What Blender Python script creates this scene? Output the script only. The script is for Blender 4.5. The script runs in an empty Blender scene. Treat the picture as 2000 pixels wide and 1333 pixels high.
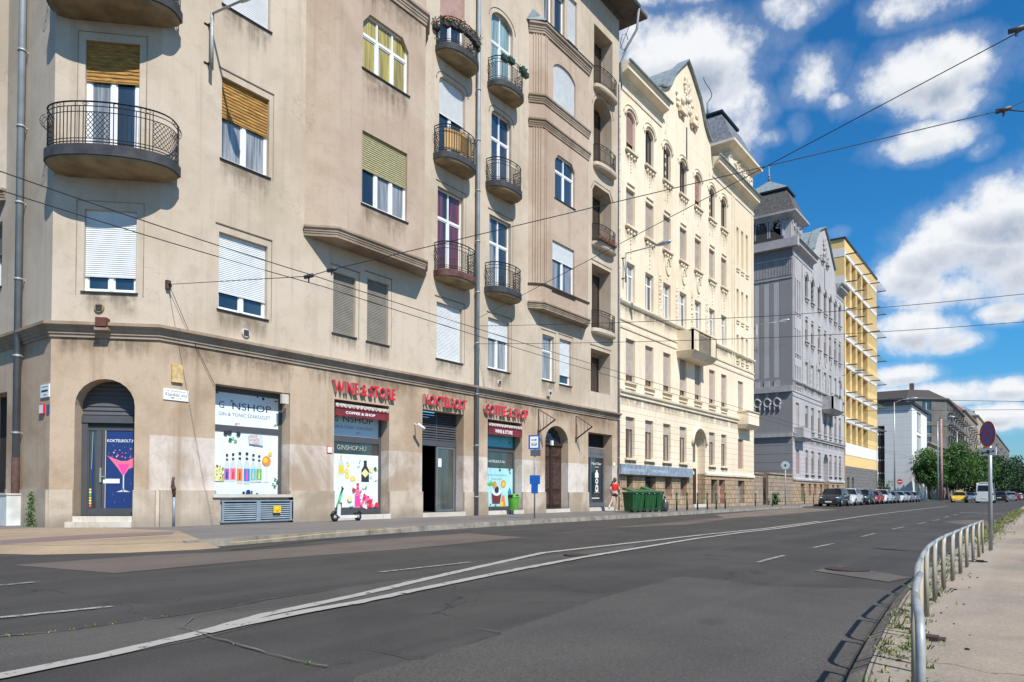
import bpy, bmesh, math, random
from mathutils import Vector, Matrix, geometry
random.seed(7)
R = math.radians
scene = bpy.context.scene
# ------------------------------------------------------------------ camera
F_PX, PHI, PITCH, ROLL, EYE = 1390.0, R(36.7), R(.95), R(.25), 1.12
HOR = 962.0
CYP = HOR - F_PX * math.tan(PITCH)
fw = Vector((math.cos(PHI)*math.cos(PITCH), math.sin(PHI)*math.cos(PITCH), math.sin(PITCH)))
r0 = Vector((math.sin(PHI), -math.cos(PHI), 0)); u0 = r0.cross(fw)
rt = r0*math.cos(ROLL) + u0*math.sin(ROLL); up = u0*math.cos(ROLL) - r0*math.sin(ROLL)
CAM = Vector((0, 0, EYE))
cd = bpy.data.cameras.new('camera'); co = bpy.data.objects.new('camera', cd)
scene.collection.objects.link(co)
co.matrix_world = Matrix(((rt.x, up.x, -fw.x, 0), (rt.y, up.y, -fw.y, 0), (rt.z, up.z, -fw.z, EYE), (0, 0, 0, 1)))
cd.sensor_fit = 'HORIZONTAL'; cd.sensor_width = 36; cd.lens = 36*F_PX/2000
cd.shift_y = (CYP - 666.5)/2000; cd.clip_start = .05; cd.clip_end = 6000
scene.camera = co
# ------------------------------------------------------------------ sun, sky, exposure
SUN_AZ, SUN_EL = R(68), R(49)
sd = Vector((math.cos(SUN_AZ)*math.cos(SUN_EL), math.sin(SUN_AZ)*math.cos(SUN_EL), -math.sin(SUN_EL)))
sl = bpy.data.lights.new('sun', 'SUN'); sl.energy = 4.7; sl.angle = R(.53); sl.color = (1, .95, .87)
so = bpy.data.objects.new('sun', sl); scene.collection.objects.link(so)
so.rotation_euler = sd.to_track_quat('-Z', 'Y').to_euler(); so.location = (0, -20, 60)
scene.view_settings.view_transform = 'Standard'; scene.view_settings.look = 'None'
scene.view_settings.exposure = 0.35; scene.view_settings.gamma = 1

def ray(x, y): return fw + rt*((x-1000)/F_PX) - up*((y-CYP)/F_PX)
def onz(x, y, z):
    d = ray(x, y); t = (z-EYE)/d.z; p = CAM + d*t; return (p.x, p.y)

class NT:
    def __init__(s, tree): s.t = tree; s.n = tree.nodes; s.l = tree.links
    def new(s, typ, **kw):
        nd = s.n.new(typ)
        for k, v in kw.items():
            if k.startswith('i_'):
                nd.inputs[k[2:].replace('_', ' ')].default_value = v
            else: setattr(nd, k, v)
        return nd
    def link(s, a, b): s.l.new(a, b)
    def val(s, inp, v):
        if hasattr(v, 'is_output') or isinstance(v, bpy.types.NodeSocket): s.l.new(v, inp)
        else: inp.default_value = v
    def math(s, op, a, b=0.0, c=None, clamp=False):
        nd = s.n.new('ShaderNodeMath'); nd.operation = op; nd.use_clamp = clamp
        s.val(nd.inputs[0], a); s.val(nd.inputs[1], b)
        if c is not None: s.val(nd.inputs[2], c)
        return nd.outputs[0]
    def mix(s, f, a, b, typ='MIX'):
        nd = s.n.new('ShaderNodeMix'); nd.data_type = 'RGBA'; nd.blend_type = typ; nd.clamp_factor = True
        s.val(nd.inputs[0], f)
        for i, v in ((6, a), (7, b)):
            if isinstance(v, (tuple, list)): nd.inputs[i].default_value = (*v[:3], 1)
            else: s.l.new(v, nd.inputs[i])
        return nd.outputs[2]
    def sstep(s, v, a, b, lo=0., hi=1.):
        nd = s.n.new('ShaderNodeMapRange'); nd.interpolation_type = 'SMOOTHSTEP'
        s.val(nd.inputs[0], v); nd.inputs[1].default_value = a; nd.inputs[2].default_value = b
        nd.inputs[3].default_value = lo; nd.inputs[4].default_value = hi
        return nd.outputs[0]
    def noise(s, vec, scale, detail=4, rough=.55, dist=0.):
        nd = s.n.new('ShaderNodeTexNoise'); s.l.new(vec, nd.inputs['Vector'])
        nd.inputs['Scale'].default_value = scale; nd.inputs['Detail'].default_value = detail
        nd.inputs['Roughness'].default_value = rough; nd.inputs['Distortion'].default_value = dist
        return nd.outputs['Fac']
    def vmul(s, vec, v):
        nd = s.n.new('ShaderNodeVectorMath'); nd.operation = 'MULTIPLY'; s.l.new(vec, nd.inputs[0]); nd.inputs[1].default_value = v
        return nd.outputs[0]

w = bpy.data.worlds.new('World'); scene.world = w; w.use_nodes = True
nt = NT(w.node_tree); nt.n.clear()
out = nt.new('ShaderNodeOutputWorld'); bg = nt.new('ShaderNodeBackground')
sky = nt.new('ShaderNodeTexSky', sky_type='NISHITA'); sky.sun_disc = False
sky.sun_elevation = SUN_EL; sky.sun_rotation = R(202); sky.air_density = 1.0; sky.dust_density = .35; sky.ozone_density = 2.5; sky.altitude = 200
tc = nt.new('ShaderNodeTexCoord'); vec = tc.outputs['Generated']
sep = nt.new('ShaderNodeSeparateXYZ'); nt.link(vec, sep.inputs[0])
az = nt.math('ARCTAN2', sep.outputs[1], sep.outputs[0]); el = nt.math('ARCSINE', sep.outputs[2])
# clouds: (x, y, half width, half height, weight) measured in the photograph, turned into sky azimuth and elevation
CL = [(1360,110,150,95,1.0),(1300,180,110,90,.9),(1440,210,70,110,.7),(1250,110,60,110,.6),(1370,-30,150,50,.75),(1540,10,90,55,.75),(1590,150,75,60,.62),(1640,195,40,25,.45),
      (1830,-10,130,55,.75),(1810,150,150,75,1.0),(1900,120,60,60,.8),(1735,185,60,50,.8),(1880,200,70,45,.7),(1790,280,110,40,.85),(1880,260,60,40,.6),(1920,290,40,30,.4),
      (1980,400,120,75,1.0),(1890,470,150,75,1.0),(1980,500,120,100,1.0),(1780,530,75,55,.95),(1860,570,140,45,.8),(1790,650,100,45,.95),(1860,670,70,25,.9),(1960,610,70,25,.8),
      (1760,735,80,25,.85),(1830,770,150,28,.9),(1980,760,90,25,.85),(1930,815,150,30,.7),(1640,455,30,18,.55),(1500,270,60,26,.35),(1560,250,30,40,.3),(1440,300,60,40,.4),
      (700,-150,400,200,.8),(2300,300,250,160,1.),(2500,600,300,120,1.),(-200,200,300,150,.9),(100,-300,260,160,.9)]
dens = None; vert = None
def puffs(v):
    n1 = nt.noise(v, 9, 15, .60); n2 = nt.noise(v, 26, 10, .62)
    return nt.math('ADD', nt.math('MULTIPLY', nt.math('SUBTRACT', n1, .5), 3.0), nt.math('MULTIPLY', nt.math('SUBTRACT', n2, .5), 1.0))
off = nt.new('ShaderNodeVectorMath'); off.operation = 'ADD'; nt.link(vec, off.inputs[0]); off.inputs[1].default_value = (-.003, -.005, .010)
puff = puffs(vec); puff2 = puffs(off.outputs[0])
def daz(x, y):
    d = ray(x, y).normalized(); return math.atan2(d.y, d.x), math.asin(d.z)
for (x, y, hw, hh, wt) in CL:
    a0, e0 = daz(x, y); a1, _ = daz(x-hw, y); a2, _ = daz(x+hw, y); _, e1 = daz(x, y-hh); _, e2 = daz(x, y+hh)
    ra = abs(a1-a2)/2; re = abs(e1-e2)/2
    dv = nt.math('MULTIPLY_ADD', el, 1/re, -e0/re)
    du = nt.math('MULTIPLY_ADD', az, 1/ra, -a0/ra)
    q = nt.math('MULTIPLY_ADD', du, du, nt.math('MULTIPLY', dv, dv))
    v = nt.math('MULTIPLY_ADD', q, -.70, wt*1.02)
    v = nt.math('MAXIMUM', v, -1.5)
    dens = v if dens is None else nt.math('MAXIMUM', dens, v)
    g = nt.math('MULTIPLY', nt.math('MAXIMUM', v, 0.), nt.math('MULTIPLY', dv, -1.))
    vert = g if vert is None else nt.math('MAXIMUM', vert, g)
d2 = nt.math('ADD', dens, puff)
cover = nt.sstep(d2, .0, .85)
wisp = nt.math('MULTIPLY', nt.sstep(d2, -.5, .45), .17)
cover = nt.math('MAXIMUM', cover, wisp)
# the hemisphere behind the camera gets loose clouds of its own
behind = nt.math('MULTIPLY', nt.sstep(nt.noise(vec, 4, 7, .55), .56, .68), nt.sstep(nt.math('ABSOLUTE', nt.math('SUBTRACT', az, PHI)), .85, 1.2))
cover = nt.math('MAXIMUM', cover, behind)
relief = nt.math('MULTIPLY', nt.math('SUBTRACT', puff2, puff), .9)
shade = nt.math('ADD', nt.math('ADD', nt.math('MULTIPLY', vert, 2.4), relief), nt.math('MULTIPLY', nt.math('SUBTRACT', d2, .8), .22))
shade = nt.math('MULTIPLY', nt.math('MAXIMUM', shade, 0.), nt.sstep(d2, .25, 1.3), clamp=True)
ccol = nt.mix(shade, (10.3, 10.5, 10.8), (4.4, 5.2, 6.6))
hs = nt.new('ShaderNodeHueSaturation'); hs.inputs['Saturation'].default_value = 1.25; nt.link(sky.outputs[0], hs.inputs['Color'])
blue = nt.mix(1.0, hs.outputs[0], nt.mix(nt.sstep(el, -.02, .25), (.62, .90, 1.20), (.54, 1.38, 1.66)), 'MULTIPLY')
col = nt.mix(cover, blue, ccol)
bg.inputs['Strength'].default_value = .07
nt.link(col, bg.inputs['Color']); nt.link(bg.outputs[0], out.inputs['Surface'])

# ------------------------------------------------------------------ materials
MC = {}
def prin(name):
    m = bpy.data.materials.new(name); m.use_nodes = True
    t = NT(m.node_tree); b = t.n.get('Principled BSDF'); return m, t, b
def mat(name, c, rough=.7, metal=0., var=.12, scale=3., bump=0., bscale=40., coat=0., spec=.5, stretch=None):
    if name in MC: return MC[name]
    m, t, b = prin(name)
    tc = t.new('ShaderNodeTexCoord'); v = tc.outputs['Object']
    if stretch: v = t.vmul(v, stretch)
    if var:
        n = t.noise(v, scale, 5)
        t.link(t.mix(t.sstep(n, .25, .75), tuple(x*(1-var) for x in c), tuple(min(1, x*(1+var)) for x in c)), b.inputs['Base Color'])
    else: b.inputs['Base Color'].default_value = (*c, 1)
    b.inputs['Roughness'].default_value = rough; b.inputs['Metallic'].default_value = metal
    b.inputs['Coat Weight'].default_value = coat; b.inputs['Specular IOR Level'].default_value = spec
    if bump:
        bp = t.new('ShaderNodeBump'); bp.inputs['Strength'].default_value = bump; bp.inputs['Distance'].default_value = .02
        t.link(t.noise(v, bscale, 4), bp.inputs['Height']); t.link(bp.outputs[0], b.inputs['Normal'])
    MC[name] = m; return m
def stucco(name, c, dark=.72, warm=(1, .93, .84), band=None, patch=None, joints=None, amt=1., damp=False, blot=.30):
    """weathered render: mottling, rain streaks, optional paint patch (z range, x from) and rustication joints"""
    if name in MC: return MC[name]
    m, t, b = prin(name)
    tc = t.new('ShaderNodeTexCoord'); v = tc.outputs['Object']
    sp = t.new('ShaderNodeSeparateXYZ'); t.link(v, sp.inputs[0]); z = sp.outputs[2]
    n1 = t.noise(v, blot, 6, .62, .4); n2 = t.noise(v, 1.7, 6, .65); st = t.noise(t.vmul(v, (3.2, 3.2, .14)), 1, 5, .6)
    base = c
    if patch:
        zz = t.math('ADD', z, t.math('MULTIPLY', t.math('SUBTRACT', t.noise(v, 3, 4), .5), .05))
        k = t.math('MULTIPLY', t.math('LESS_THAN', zz, patch[0]), t.math('GREATER_THAN', sp.outputs[0], patch[1]))
        base = t.mix(k, c, patch[2])
    dk = t.mix(t.math('MULTIPLY', t.sstep(n1, .40, .66), .75*amt), base, tuple(a*dark*w_ for a, w_ in zip(c, warm)))
    dk = t.mix(t.math('MULTIPLY', t.sstep(n2, .48, .72), .45*amt), dk, tuple(a*dark*.95 for a in c))
    dk = t.mix(t.math('MULTIPLY', t.sstep(st, .50, .74), .50*amt), dk, tuple(a*.62*w_ for a, w_ in zip(c, warm)))
    dk = t.mix(t.math('MULTIPLY', t.sstep(t.noise(v, .9, 5), .58, .8), .30), dk, tuple(min(1, a*1.12) for a in c))
    if damp:
        dd = t.math('ADD', z, t.math('MULTIPLY', t.math('SUBTRACT', n2, .5), .7))
        dk = t.mix(t.sstep(dd, .62, .12, 0, .62), dk, tuple(a*.45 for a in c))
    sp_ = t.noise(v, 15, 8, .75); gr_ = t.noise(v, 70, 3, .7)
    dk = t.mix(t.math('MULTIPLY', t.sstep(sp_, .50, .70), .30*amt), dk, tuple(a*.66*w_ for a, w_ in zip(c, warm)))
    dk = t.mix(t.math('MULTIPLY', t.sstep(gr_, .42, .30), .30), dk, tuple(min(1, a*1.15) for a in c))
    st2 = t.noise(t.vmul(v, (9, 9, .22)), 1, 6, .65)
    dk = t.mix(t.math('MULTIPLY', t.math('MULTIPLY', t.sstep(st2, .56, .72), t.sstep(n1, .40, .62)), .50*amt), dk, tuple(a*.55*w_ for a, w_ in zip(c, warm)))
    vo = t.new('ShaderNodeTexVoronoi'); vo.feature = 'DISTANCE_TO_EDGE'; vo.inputs['Scale'].default_value = .55
    wv = t.new('ShaderNodeVectorMath'); wv.operation = 'ADD'; t.link(v, wv.inputs[0]); nn = t.new('ShaderNodeTexNoise'); t.link(v, nn.inputs['Vector']); nn.inputs['Scale'].default_value = 1.1; nn.inputs['Detail'].default_value = 7; nn.inputs['Roughness'].default_value = .65
    t.link(t.vmul(nn.outputs['Color'], (1.6, 1.6, 1.6)), wv.inputs[1]); t.link(wv.outputs[0], vo.inputs['Vector'])
    ck = t.math('MULTIPLY', t.math('LESS_THAN', vo.outputs['Distance'], .006), t.sstep(t.noise(v, .5, 2), .54, .6))
    dk = t.mix(t.math('MULTIPLY', ck, .40*amt), dk, tuple(a*.35 for a in c))
    h = t.math('ADD', t.noise(v, 38, 5), t.math('MULTIPLY', sp_, 1.2))
    if joints:
        per, off, zmax, zmin, jc = joints
        fr = t.math('FRACT', t.math('MULTIPLY_ADD', z, 1/per, off))
        j = t.math('MULTIPLY', t.math('LESS_THAN', fr, .055), t.math('MULTIPLY', t.math('LESS_THAN', z, zmax), t.math('GREATER_THAN', z, zmin)))
        dk = t.mix(j, dk, tuple(a*jc for a in c)); h = t.math('SUBTRACT', h, t.math('MULTIPLY', j, 1.6))
    t.link(dk, b.inputs['Base Color']); b.inputs['Roughness'].default_value = .92; b.inputs['Specular IOR Level'].default_value = .2
    bp = t.new('ShaderNodeBump'); bp.inputs['Strength'].default_value = .35; bp.inputs['Distance'].default_value = .015
    t.link(h, bp.inputs['Height']); t.link(bp.outputs[0], b.inputs['Normal'])
    MC[name] = m; return m
def glass(name, c=(.02, .03, .045), curtain=0., cc=(.45, .47, .5), rough=.06, sc=9.):
    """a window pane with what hangs close behind it"""
    if name in MC: return MC[name]
    m, t, b = prin(name)
    tc = t.new('ShaderNodeTexCoord'); v = tc.outputs['Object']
    n = t.noise(t.vmul(v, (1, 1, .22)), 1.1, 3)
    fold = t.noise(t.vmul(v, (sc, sc, .35)), 1.6, 3)
    base = t.mix(t.sstep(n, .3, .7), tuple(a*.6 for a in c), tuple(a*1.8 for a in c))
    if curtain:
        k = t.math('MULTIPLY', t.sstep(t.noise(t.vmul(v, (1, 1, .1)), .8, 2), .62-curtain*.35, .68-curtain*.35), 1.)
        cur = t.mix(t.sstep(fold, .35, .68), tuple(a*.45 for a in cc), cc)
        base = t.mix(k, base, cur)
    t.link(base, b.inputs['Base Color']); b.inputs['Roughness'].default_value = rough
    b.inputs['Specular IOR Level'].default_value = .9; b.inputs['Coat Weight'].default_value = 1; b.inputs['Coat Roughness'].default_value = .02
    bp = t.new('ShaderNodeBump'); bp.inputs['Strength'].default_value = .06; bp.inputs['Distance'].default_value = .03
    t.link(t.noise(v, 1.3, 2), bp.inputs['Height']); t.link(bp.outputs[0], b.inputs['Normal'])
    MC[name] = m; return m
def stone(name, c1, c2, mort, sx=.7, sz=.35):
    if name in MC: return MC[name]
    m, t, b = prin(name)
    tc = t.new('ShaderNodeTexCoord'); v = tc.outputs['Object']
    sp = t.new('ShaderNodeSeparateXYZ'); t.link(v, sp.inputs[0])
    cb = t.new('ShaderNodeCombineXYZ'); t.link(t.math('ADD', sp.outputs[0], sp.outputs[1]), cb.inputs[0]); t.link(sp.outputs[2], cb.inputs[1])
    br = t.new('ShaderNodeTexBrick'); t.link(cb.outputs[0], br.inputs['Vector'])
    br.inputs['Color1'].default_value = (*c1, 1); br.inputs['Color2'].default_value = (*c2, 1); br.inputs['Mortar'].default_value = (*mort, 1)
    br.inputs['Scale'].default_value = 1; br.inputs['Brick Width'].default_value = sx; br.inputs['Row Height'].default_value = sz
    br.inputs['Mortar Size'].default_value = .02; br.inputs['Bias'].default_value = -.1
    n = t.noise(v, 2.2, 6, .65); n3 = t.noise(v, .7, 4)
    cc = t.mix(t.sstep(n, .38, .75), br.outputs['Color'], tuple(a*.42 for a in c1))
    cc = t.mix(t.sstep(n3, .5, .75, 0, .5), cc, c2)
    t.link(cc, b.inputs['Base Color']); b.inputs['Roughness'].default_value = .92
    bp = t.new('ShaderNodeBump'); bp.inputs['Strength'].default_value = .6; bp.inputs['Distance'].default_value = .03
    t.link(t.math('SUBTRACT', n, br.outputs['Fac']), bp.inputs['Height']); t.link(bp.outputs[0], b.inputs['Normal'])
    MC[name] = m; return m
def asphalt(name, c, speck=.35, crack=0., big=.25, warm=(1, .97, .93)):
    if name in MC: return MC[name]
    m, t, b = prin(name)
    tc = t.new('ShaderNodeTexCoord'); v = tc.outputs['Object']
    g = t.noise(v, 190, 3, .7); g2 = t.noise(v, 60, 3, .6); n1 = t.noise(v, .55, 6, .6, .3); n2 = t.noise(t.vmul(v, (.12, 1.6, 1)), 1, 5, .6)
    base = t.mix(t.sstep(n1, .3, .72), tuple(a*(1-big) for a in c), tuple(a*(1+big)*w_ for a, w_ in zip(c, warm)))
    base = t.mix(t.sstep(n2, .45, .72, 0, .6), base, tuple(a*(1-big*1.2) for a in c))
    lane = t.noise(t.vmul(v, (.03, 1.1, 1)), 1, 3, .5); base = t.mix(t.sstep(lane, .5, .64, 0, .5), base, tuple(min(1, a*(1+big*1.3)) for a in c))
    g3 = t.noise(v, 28, 4, .75); base = t.mix(t.math('MULTIPLY', t.sstep(g3, .52, .68), speck), base, tuple(min(1, a*1.6) for a in c))
    oil = t.sstep(t.noise(v, .8, 4, .6), .66, .74); base = t.mix(t.math('MULTIPLY', oil, .45), base, tuple(a*.45 for a in c))
    base = t.mix(t.math('MULTIPLY', t.sstep(g, .5, .72), speck), base, tuple(min(1, a*3.0) for a in c))
    base = t.mix(t.math('MULTIPLY', t.sstep(g2, .55, .35), speck), base, tuple(a*.5 for a in c))
    st = t.sstep(t.noise(v, 1.4, 2, .4), .68, .76)
    base = t.mix(t.math('MULTIPLY', st, .45), base, tuple(a*.5 for a in c))
    h = t.math('ADD', g, t.math('MULTIPLY', g2, .8))
    if crack:
        vo = t.new('ShaderNodeTexVoronoi'); vo.feature = 'DISTANCE_TO_EDGE'; vo.inputs['Scale'].default_value = crack
        dv = t.new('ShaderNodeVectorMath'); dv.operation = 'ADD'; t.link(v, dv.inputs[0])
        nn = t.new('ShaderNodeTexNoise'); t.link(v, nn.inputs['Vector']); nn.inputs['Scale'].default_value = 1.6; nn.inputs['Detail'].default_value = 5
        sc_ = t.vmul(nn.outputs['Color'], (.9, .9, 0)); t.link(sc_, dv.inputs[1]); t.link(dv.outputs[0], vo.inputs['Vector'])
        ck = t.math('MULTIPLY', t.math('LESS_THAN', vo.outputs['Distance'], .0045), t.sstep(t.noise(v, .35, 3), .5, .6))
        base = t.mix(t.math('MULTIPLY', ck, .75), base, tuple(a*.22 for a in c)); h = t.math('SUBTRACT', h, t.math('MULTIPLY', ck, 2.))
    t.link(base, b.inputs['Base Color']); b.inputs['Roughness'].default_value = .82; b.inputs['Specular IOR Level'].default_value = .35
    bp = t.new('ShaderNodeBump'); bp.inputs['Strength'].default_value = .4; bp.inputs['Distance'].default_value = .006
    t.link(h, bp.inputs['Height']); t.link(bp.outputs[0], b.inputs['Normal'])
    MC[name] = m; return m
def worn_paint(name, c, wear=.5, sc=7.):
    if name in MC: return MC[name]
    m, t, b = prin(name)
    tc = t.new('ShaderNodeTexCoord'); v = tc.outputs['Object']
    n = t.noise(v, sc, 7, .72); n2 = t.noise(v, 70, 3)
    k = t.sstep(t.math('ADD', n, t.math('MULTIPLY', n2, .25)), wear, wear+.1)
    b.inputs['Base Color'].default_value = (*c, 1); b.inputs['Roughness'].default_value = .8
    tr = t.new('ShaderNodeBsdfTransparent'); mx = t.new('ShaderNodeMixShader')
    t.link(k, mx.inputs[0]); t.link(tr.outputs[0], mx.inputs[1]); t.link(b.outputs[0], mx.inputs[2])
    t.link(mx.outputs[0], t.n['Material Output'].inputs['Surface'])
    MC[name] = m; return m

def stain_mat(name, c, k):
    """a film of dirt washed down from the edge above: dense at the top, breaking into streaks below"""
    m, t, b = prin(name); tc = t.new('ShaderNodeTexCoord'); g = t.new('ShaderNodeSeparateXYZ'); t.link(tc.outputs['Generated'], g.inputs[0])
    v = tc.outputs['Object']; st = t.noise(t.vmul(v, (7, 7, .5)), 1, 6, .65); n = t.noise(v, 3, 5)
    a = t.math('MULTIPLY', t.sstep(t.math('ADD', g.outputs[2], t.math('MULTIPLY', t.math('SUBTRACT', st, .5), 1.5)), .25, 1.15), t.sstep(n, .2, .6))
    sx = t.math('MULTIPLY', t.sstep(g.outputs[0], .0, .12), t.sstep(g.outputs[0], 1., .88))
    a = t.math('MULTIPLY', t.math('MULTIPLY', a, sx), k, clamp=True)
    b.inputs['Base Color'].default_value = (*c, 1); b.inputs['Roughness'].default_value = .95; b.inputs['Specular IOR Level'].default_value = .1
    tr = t.new('ShaderNodeBsdfTransparent'); mx = t.new('ShaderNodeMixShader'); t.link(a, mx.inputs[0]); t.link(tr.outputs[0], mx.inputs[1]); t.link(b.outputs[0], mx.inputs[2])
    t.link(mx.outputs[0], t.n['Material Output'].inputs['Surface']); return m
STAIN = stain_mat('dirt_streaks', (.13, .10, .07), .46); STAING = stain_mat('soot_streaks', (.07, .065, .06), .7)
def stain(T, fr, s0, s1, z, ln, n=0., m=None):
    b = MB(); b.face([fr.P(s0, z-ln, n+.004), fr.P(s1, z-ln, n+.004), fr.P(s1, z, n+.004), fr.P(s0, z, n+.004)], m or STAIN); b.build('rain_stain', T)
# ------------------------------------------------------------------ mesh helpers
class Thing:
    """an Empty at the thing's base; parts are built in world coordinates and stored relative to it"""
    def __init__(s, name, label, cat, loc=(0, 0, 0), group=None, kind=None):
        o = bpy.data.objects.new(name, None); scene.collection.objects.link(o)
        o.location = loc; o.empty_display_size = .3; o['label'] = label; o['category'] = cat
        if group: o['group'] = group
        if kind: o['kind'] = kind
        s.o = o; s.L = Vector(loc)
class MB:
    def __init__(s): s.v = []; s.f = []; s.m = []; s.mats = []; s.sm = []
    def mi(s, m):
        if m not in s.mats: s.mats.append(m)
        return s.mats.index(m)
    def face(s, pts, m, smooth=False):
        i = len(s.v); s.v.extend(Vector(p) for p in pts); s.f.append(list(range(i, i+len(pts)))); s.m.append(s.mi(m)); s.sm.append(smooth)
    def add(s, verts, faces, m, smooth=False):
        i = len(s.v); s.v.extend(Vector(p) for p in verts); k = s.mi(m)
        for f in faces: s.f.append([i+a for a in f]); s.m.append(k); s.sm.append(smooth)
    def hexa(s, p, m):
        s.add(p, [(0, 3, 2, 1), (4, 5, 6, 7), (0, 1, 5, 4), (1, 2, 6, 5), (2, 3, 7, 6), (3, 0, 4, 7)], m)
    def box(s, a, b, m):
        (x0, y0, z0), (x1, y1, z1) = a, b
        s.hexa([(x0, y0, z0), (x1, y0, z0), (x1, y1, z0), (x0, y1, z0), (x0, y0, z1), (x1, y0, z1), (x1, y1, z1), (x0, y1, z1)], m)
    def fbox(s, fr, s0, s1, z0, z1, n0, n1, m):
        P = fr.P
        s.hexa([P(s0, z0, n1), P(s1, z0, n1), P(s1, z0, n0), P(s0, z0, n0), P(s0, z1, n1), P(s1, z1, n1), P(s1, z1, n0), P(s0, z1, n0)], m)
    def prism(s, bot, top, m, smooth=False, caps=True):
        n = len(bot); fs = [(i, (i+1) % n, n+(i+1) % n, n+i) for i in range(n)]
        s.add(list(bot)+list(top), fs, m, smooth)
        if caps: s.face(list(reversed(bot)), m); s.face(top, m)
    def tube(s, pts, r, m, n=6, caps=True, smooth=True):
        pts = [Vector(p) for p in pts]; rs = r if isinstance(r, (list, tuple)) else [r]*len(pts)
        rings = []; ref = None
        for i, p in enumerate(pts):
            d = (pts[min(i+1, len(pts)-1)] - pts[max(i-1, 0)]).normalized()
            if ref is None: ref = Vector((0, 0, 1)) if abs(d.z) < .9 else Vector((1, 0, 0))
            a = d.cross(ref)
            if a.length < 1e-5: a = d.cross(Vector((1, 0, 0)))
            a.normalize(); b = d.cross(a); ref = a.cross(d) if a.cross(d).length else ref
            rings.append([p + (a*math.cos(2*math.pi*k/n) + b*math.sin(2*math.pi*k/n))*rs[i] for k in range(n)])
        vs = [q for rg in rings for q in rg]; fs = []
        for i in range(len(rings)-1):
            for k in range(n): fs.append((i*n+k, i*n+(k+1) % n, (i+1)*n+(k+1) % n, (i+1)*n+k))
        if caps: fs.append(tuple(range(n-1, -1, -1))); fs.append(tuple(range(len(vs)-n, len(vs))))
        s.add(vs, fs, m, smooth)
    def bar(s, a, b, r, m): s.tube([a, b], r, m, 4, True, False)
    def ball(s, c, r, m, n=8, k=6):
        c = Vector(c); r = Vector(r) if not isinstance(r, (int, float)) else Vector((r, r, r)); vs = []; fs = []
        for j in range(k+1):
            t = math.pi*j/k
            for i in range(n):
                a = 2*math.pi*i/n; vs.append((c.x+r.x*math.sin(t)*math.cos(a), c.y+r.y*math.sin(t)*math.sin(a), c.z+r.z*math.cos(t)))
        for j in range(k):
            for i in range(n): fs.append((j*n+i, (j+1)*n+i, (j+1)*n+(i+1) % n, j*n+(i+1) % n))
        s.add(vs, fs, m, True)
    def build(s, name, parent=None, label=None, bevel=0., sub=None):
        """parent: a Thing, or (Thing, part object) for a sub-part"""
        if not s.f: return None
        me = bpy.data.meshes.new(name); T = parent[0] if isinstance(parent, tuple) else parent
        L = T.L if T else Vector((0, 0, 0))
        me.from_pydata([tuple(v-L) for v in s.v], [], s.f)
        for m in s.mats: me.materials.append(m)
        me.polygons.foreach_set('material_index', s.m); me.polygons.foreach_set('use_smooth', s.sm)
        me.validate(); me.update()
        o = bpy.data.objects.new(name, me); scene.collection.objects.link(o)
        if parent: o.parent = parent[1] if isinstance(parent, tuple) else T.o
        if label: o['label'] = label
        if bevel:
            md = o.modifiers.new('bevel', 'BEVEL'); md.width = bevel; md.segments = 2; md.limit_method = 'ANGLE'
        return o
def tag(o, label, cat=None, group=None, kind=None):
    o['label'] = label
    if cat: o['category'] = cat
    if group: o['group'] = group
    if kind: o['kind'] = kind
    return o
def copy_tree(o, parent=None):
    c = o.copy(); scene.collection.objects.link(c); c.parent = parent
    for ch in o.children: copy_tree(ch, c)
    return c
class Fr:
    """a vertical plane: s runs along it, n out of it"""
    def __init__(s, O, sdir, ndir):
        s.O = Vector((*O, 0)); s.s = Vector((*sdir, 0)).normalized(); s.n = Vector((*ndir, 0)).normalized()
    def P(s, a, z, n=0.): return s.O + s.s*a + s.n*n + Vector((0, 0, z))
    def px(s, x, y, n=0.):
        d = ray(x, y); O = s.O + s.n*n; t = (O-CAM).dot(s.n)/d.dot(s.n); p = CAM + d*t
        return (p-O).dot(s.s), p.z
def shape(kind, s0, s1, z0, z1, r=.3):
    """outline of an opening, counter-clockwise seen from outside"""
    if kind == 'rect': return [(s0, z0), (s1, z0), (s1, z1), (s0, z1)]
    if kind == 'clip': return [(s0, z0), (s1, z0), (s1, z1-r*1.3), (s1-r, z1), (s0+r, z1), (s0, z1-r*1.3)]
    if kind == 'round':
        pts = [(s0, z0), (s1, z0)]
        for i in range(7): a = i*math.pi/12; pts.append((s1-r+r*math.cos(a), z1-r+r*math.sin(a)))
        for i in range(7): a = math.pi/2+i*math.pi/12; pts.append((s0+r+r*math.cos(a), z1-r+r*math.sin(a)))
        return pts
    if kind == 'arch':      # elliptical head of rise r
        pts = [(s0, z0), (s1, z0)]; c = (s0+s1)/2; h = (s1-s0)/2
        for i in range(13): a = i*math.pi/12; pts.append((c+h*math.cos(a), z1-r+r*math.sin(a)))
        return pts
def inside(p, poly):
    c = False; n = len(poly)
    for i in range(n):
        (x0, y0), (x1, y1) = poly[i], poly[i-1]
        if (y0 > p[1]) != (y1 > p[1]) and p[0] < (x1-x0)*(p[1]-y0)/(y1-y0)+x0: c = not c
    return c
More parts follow.
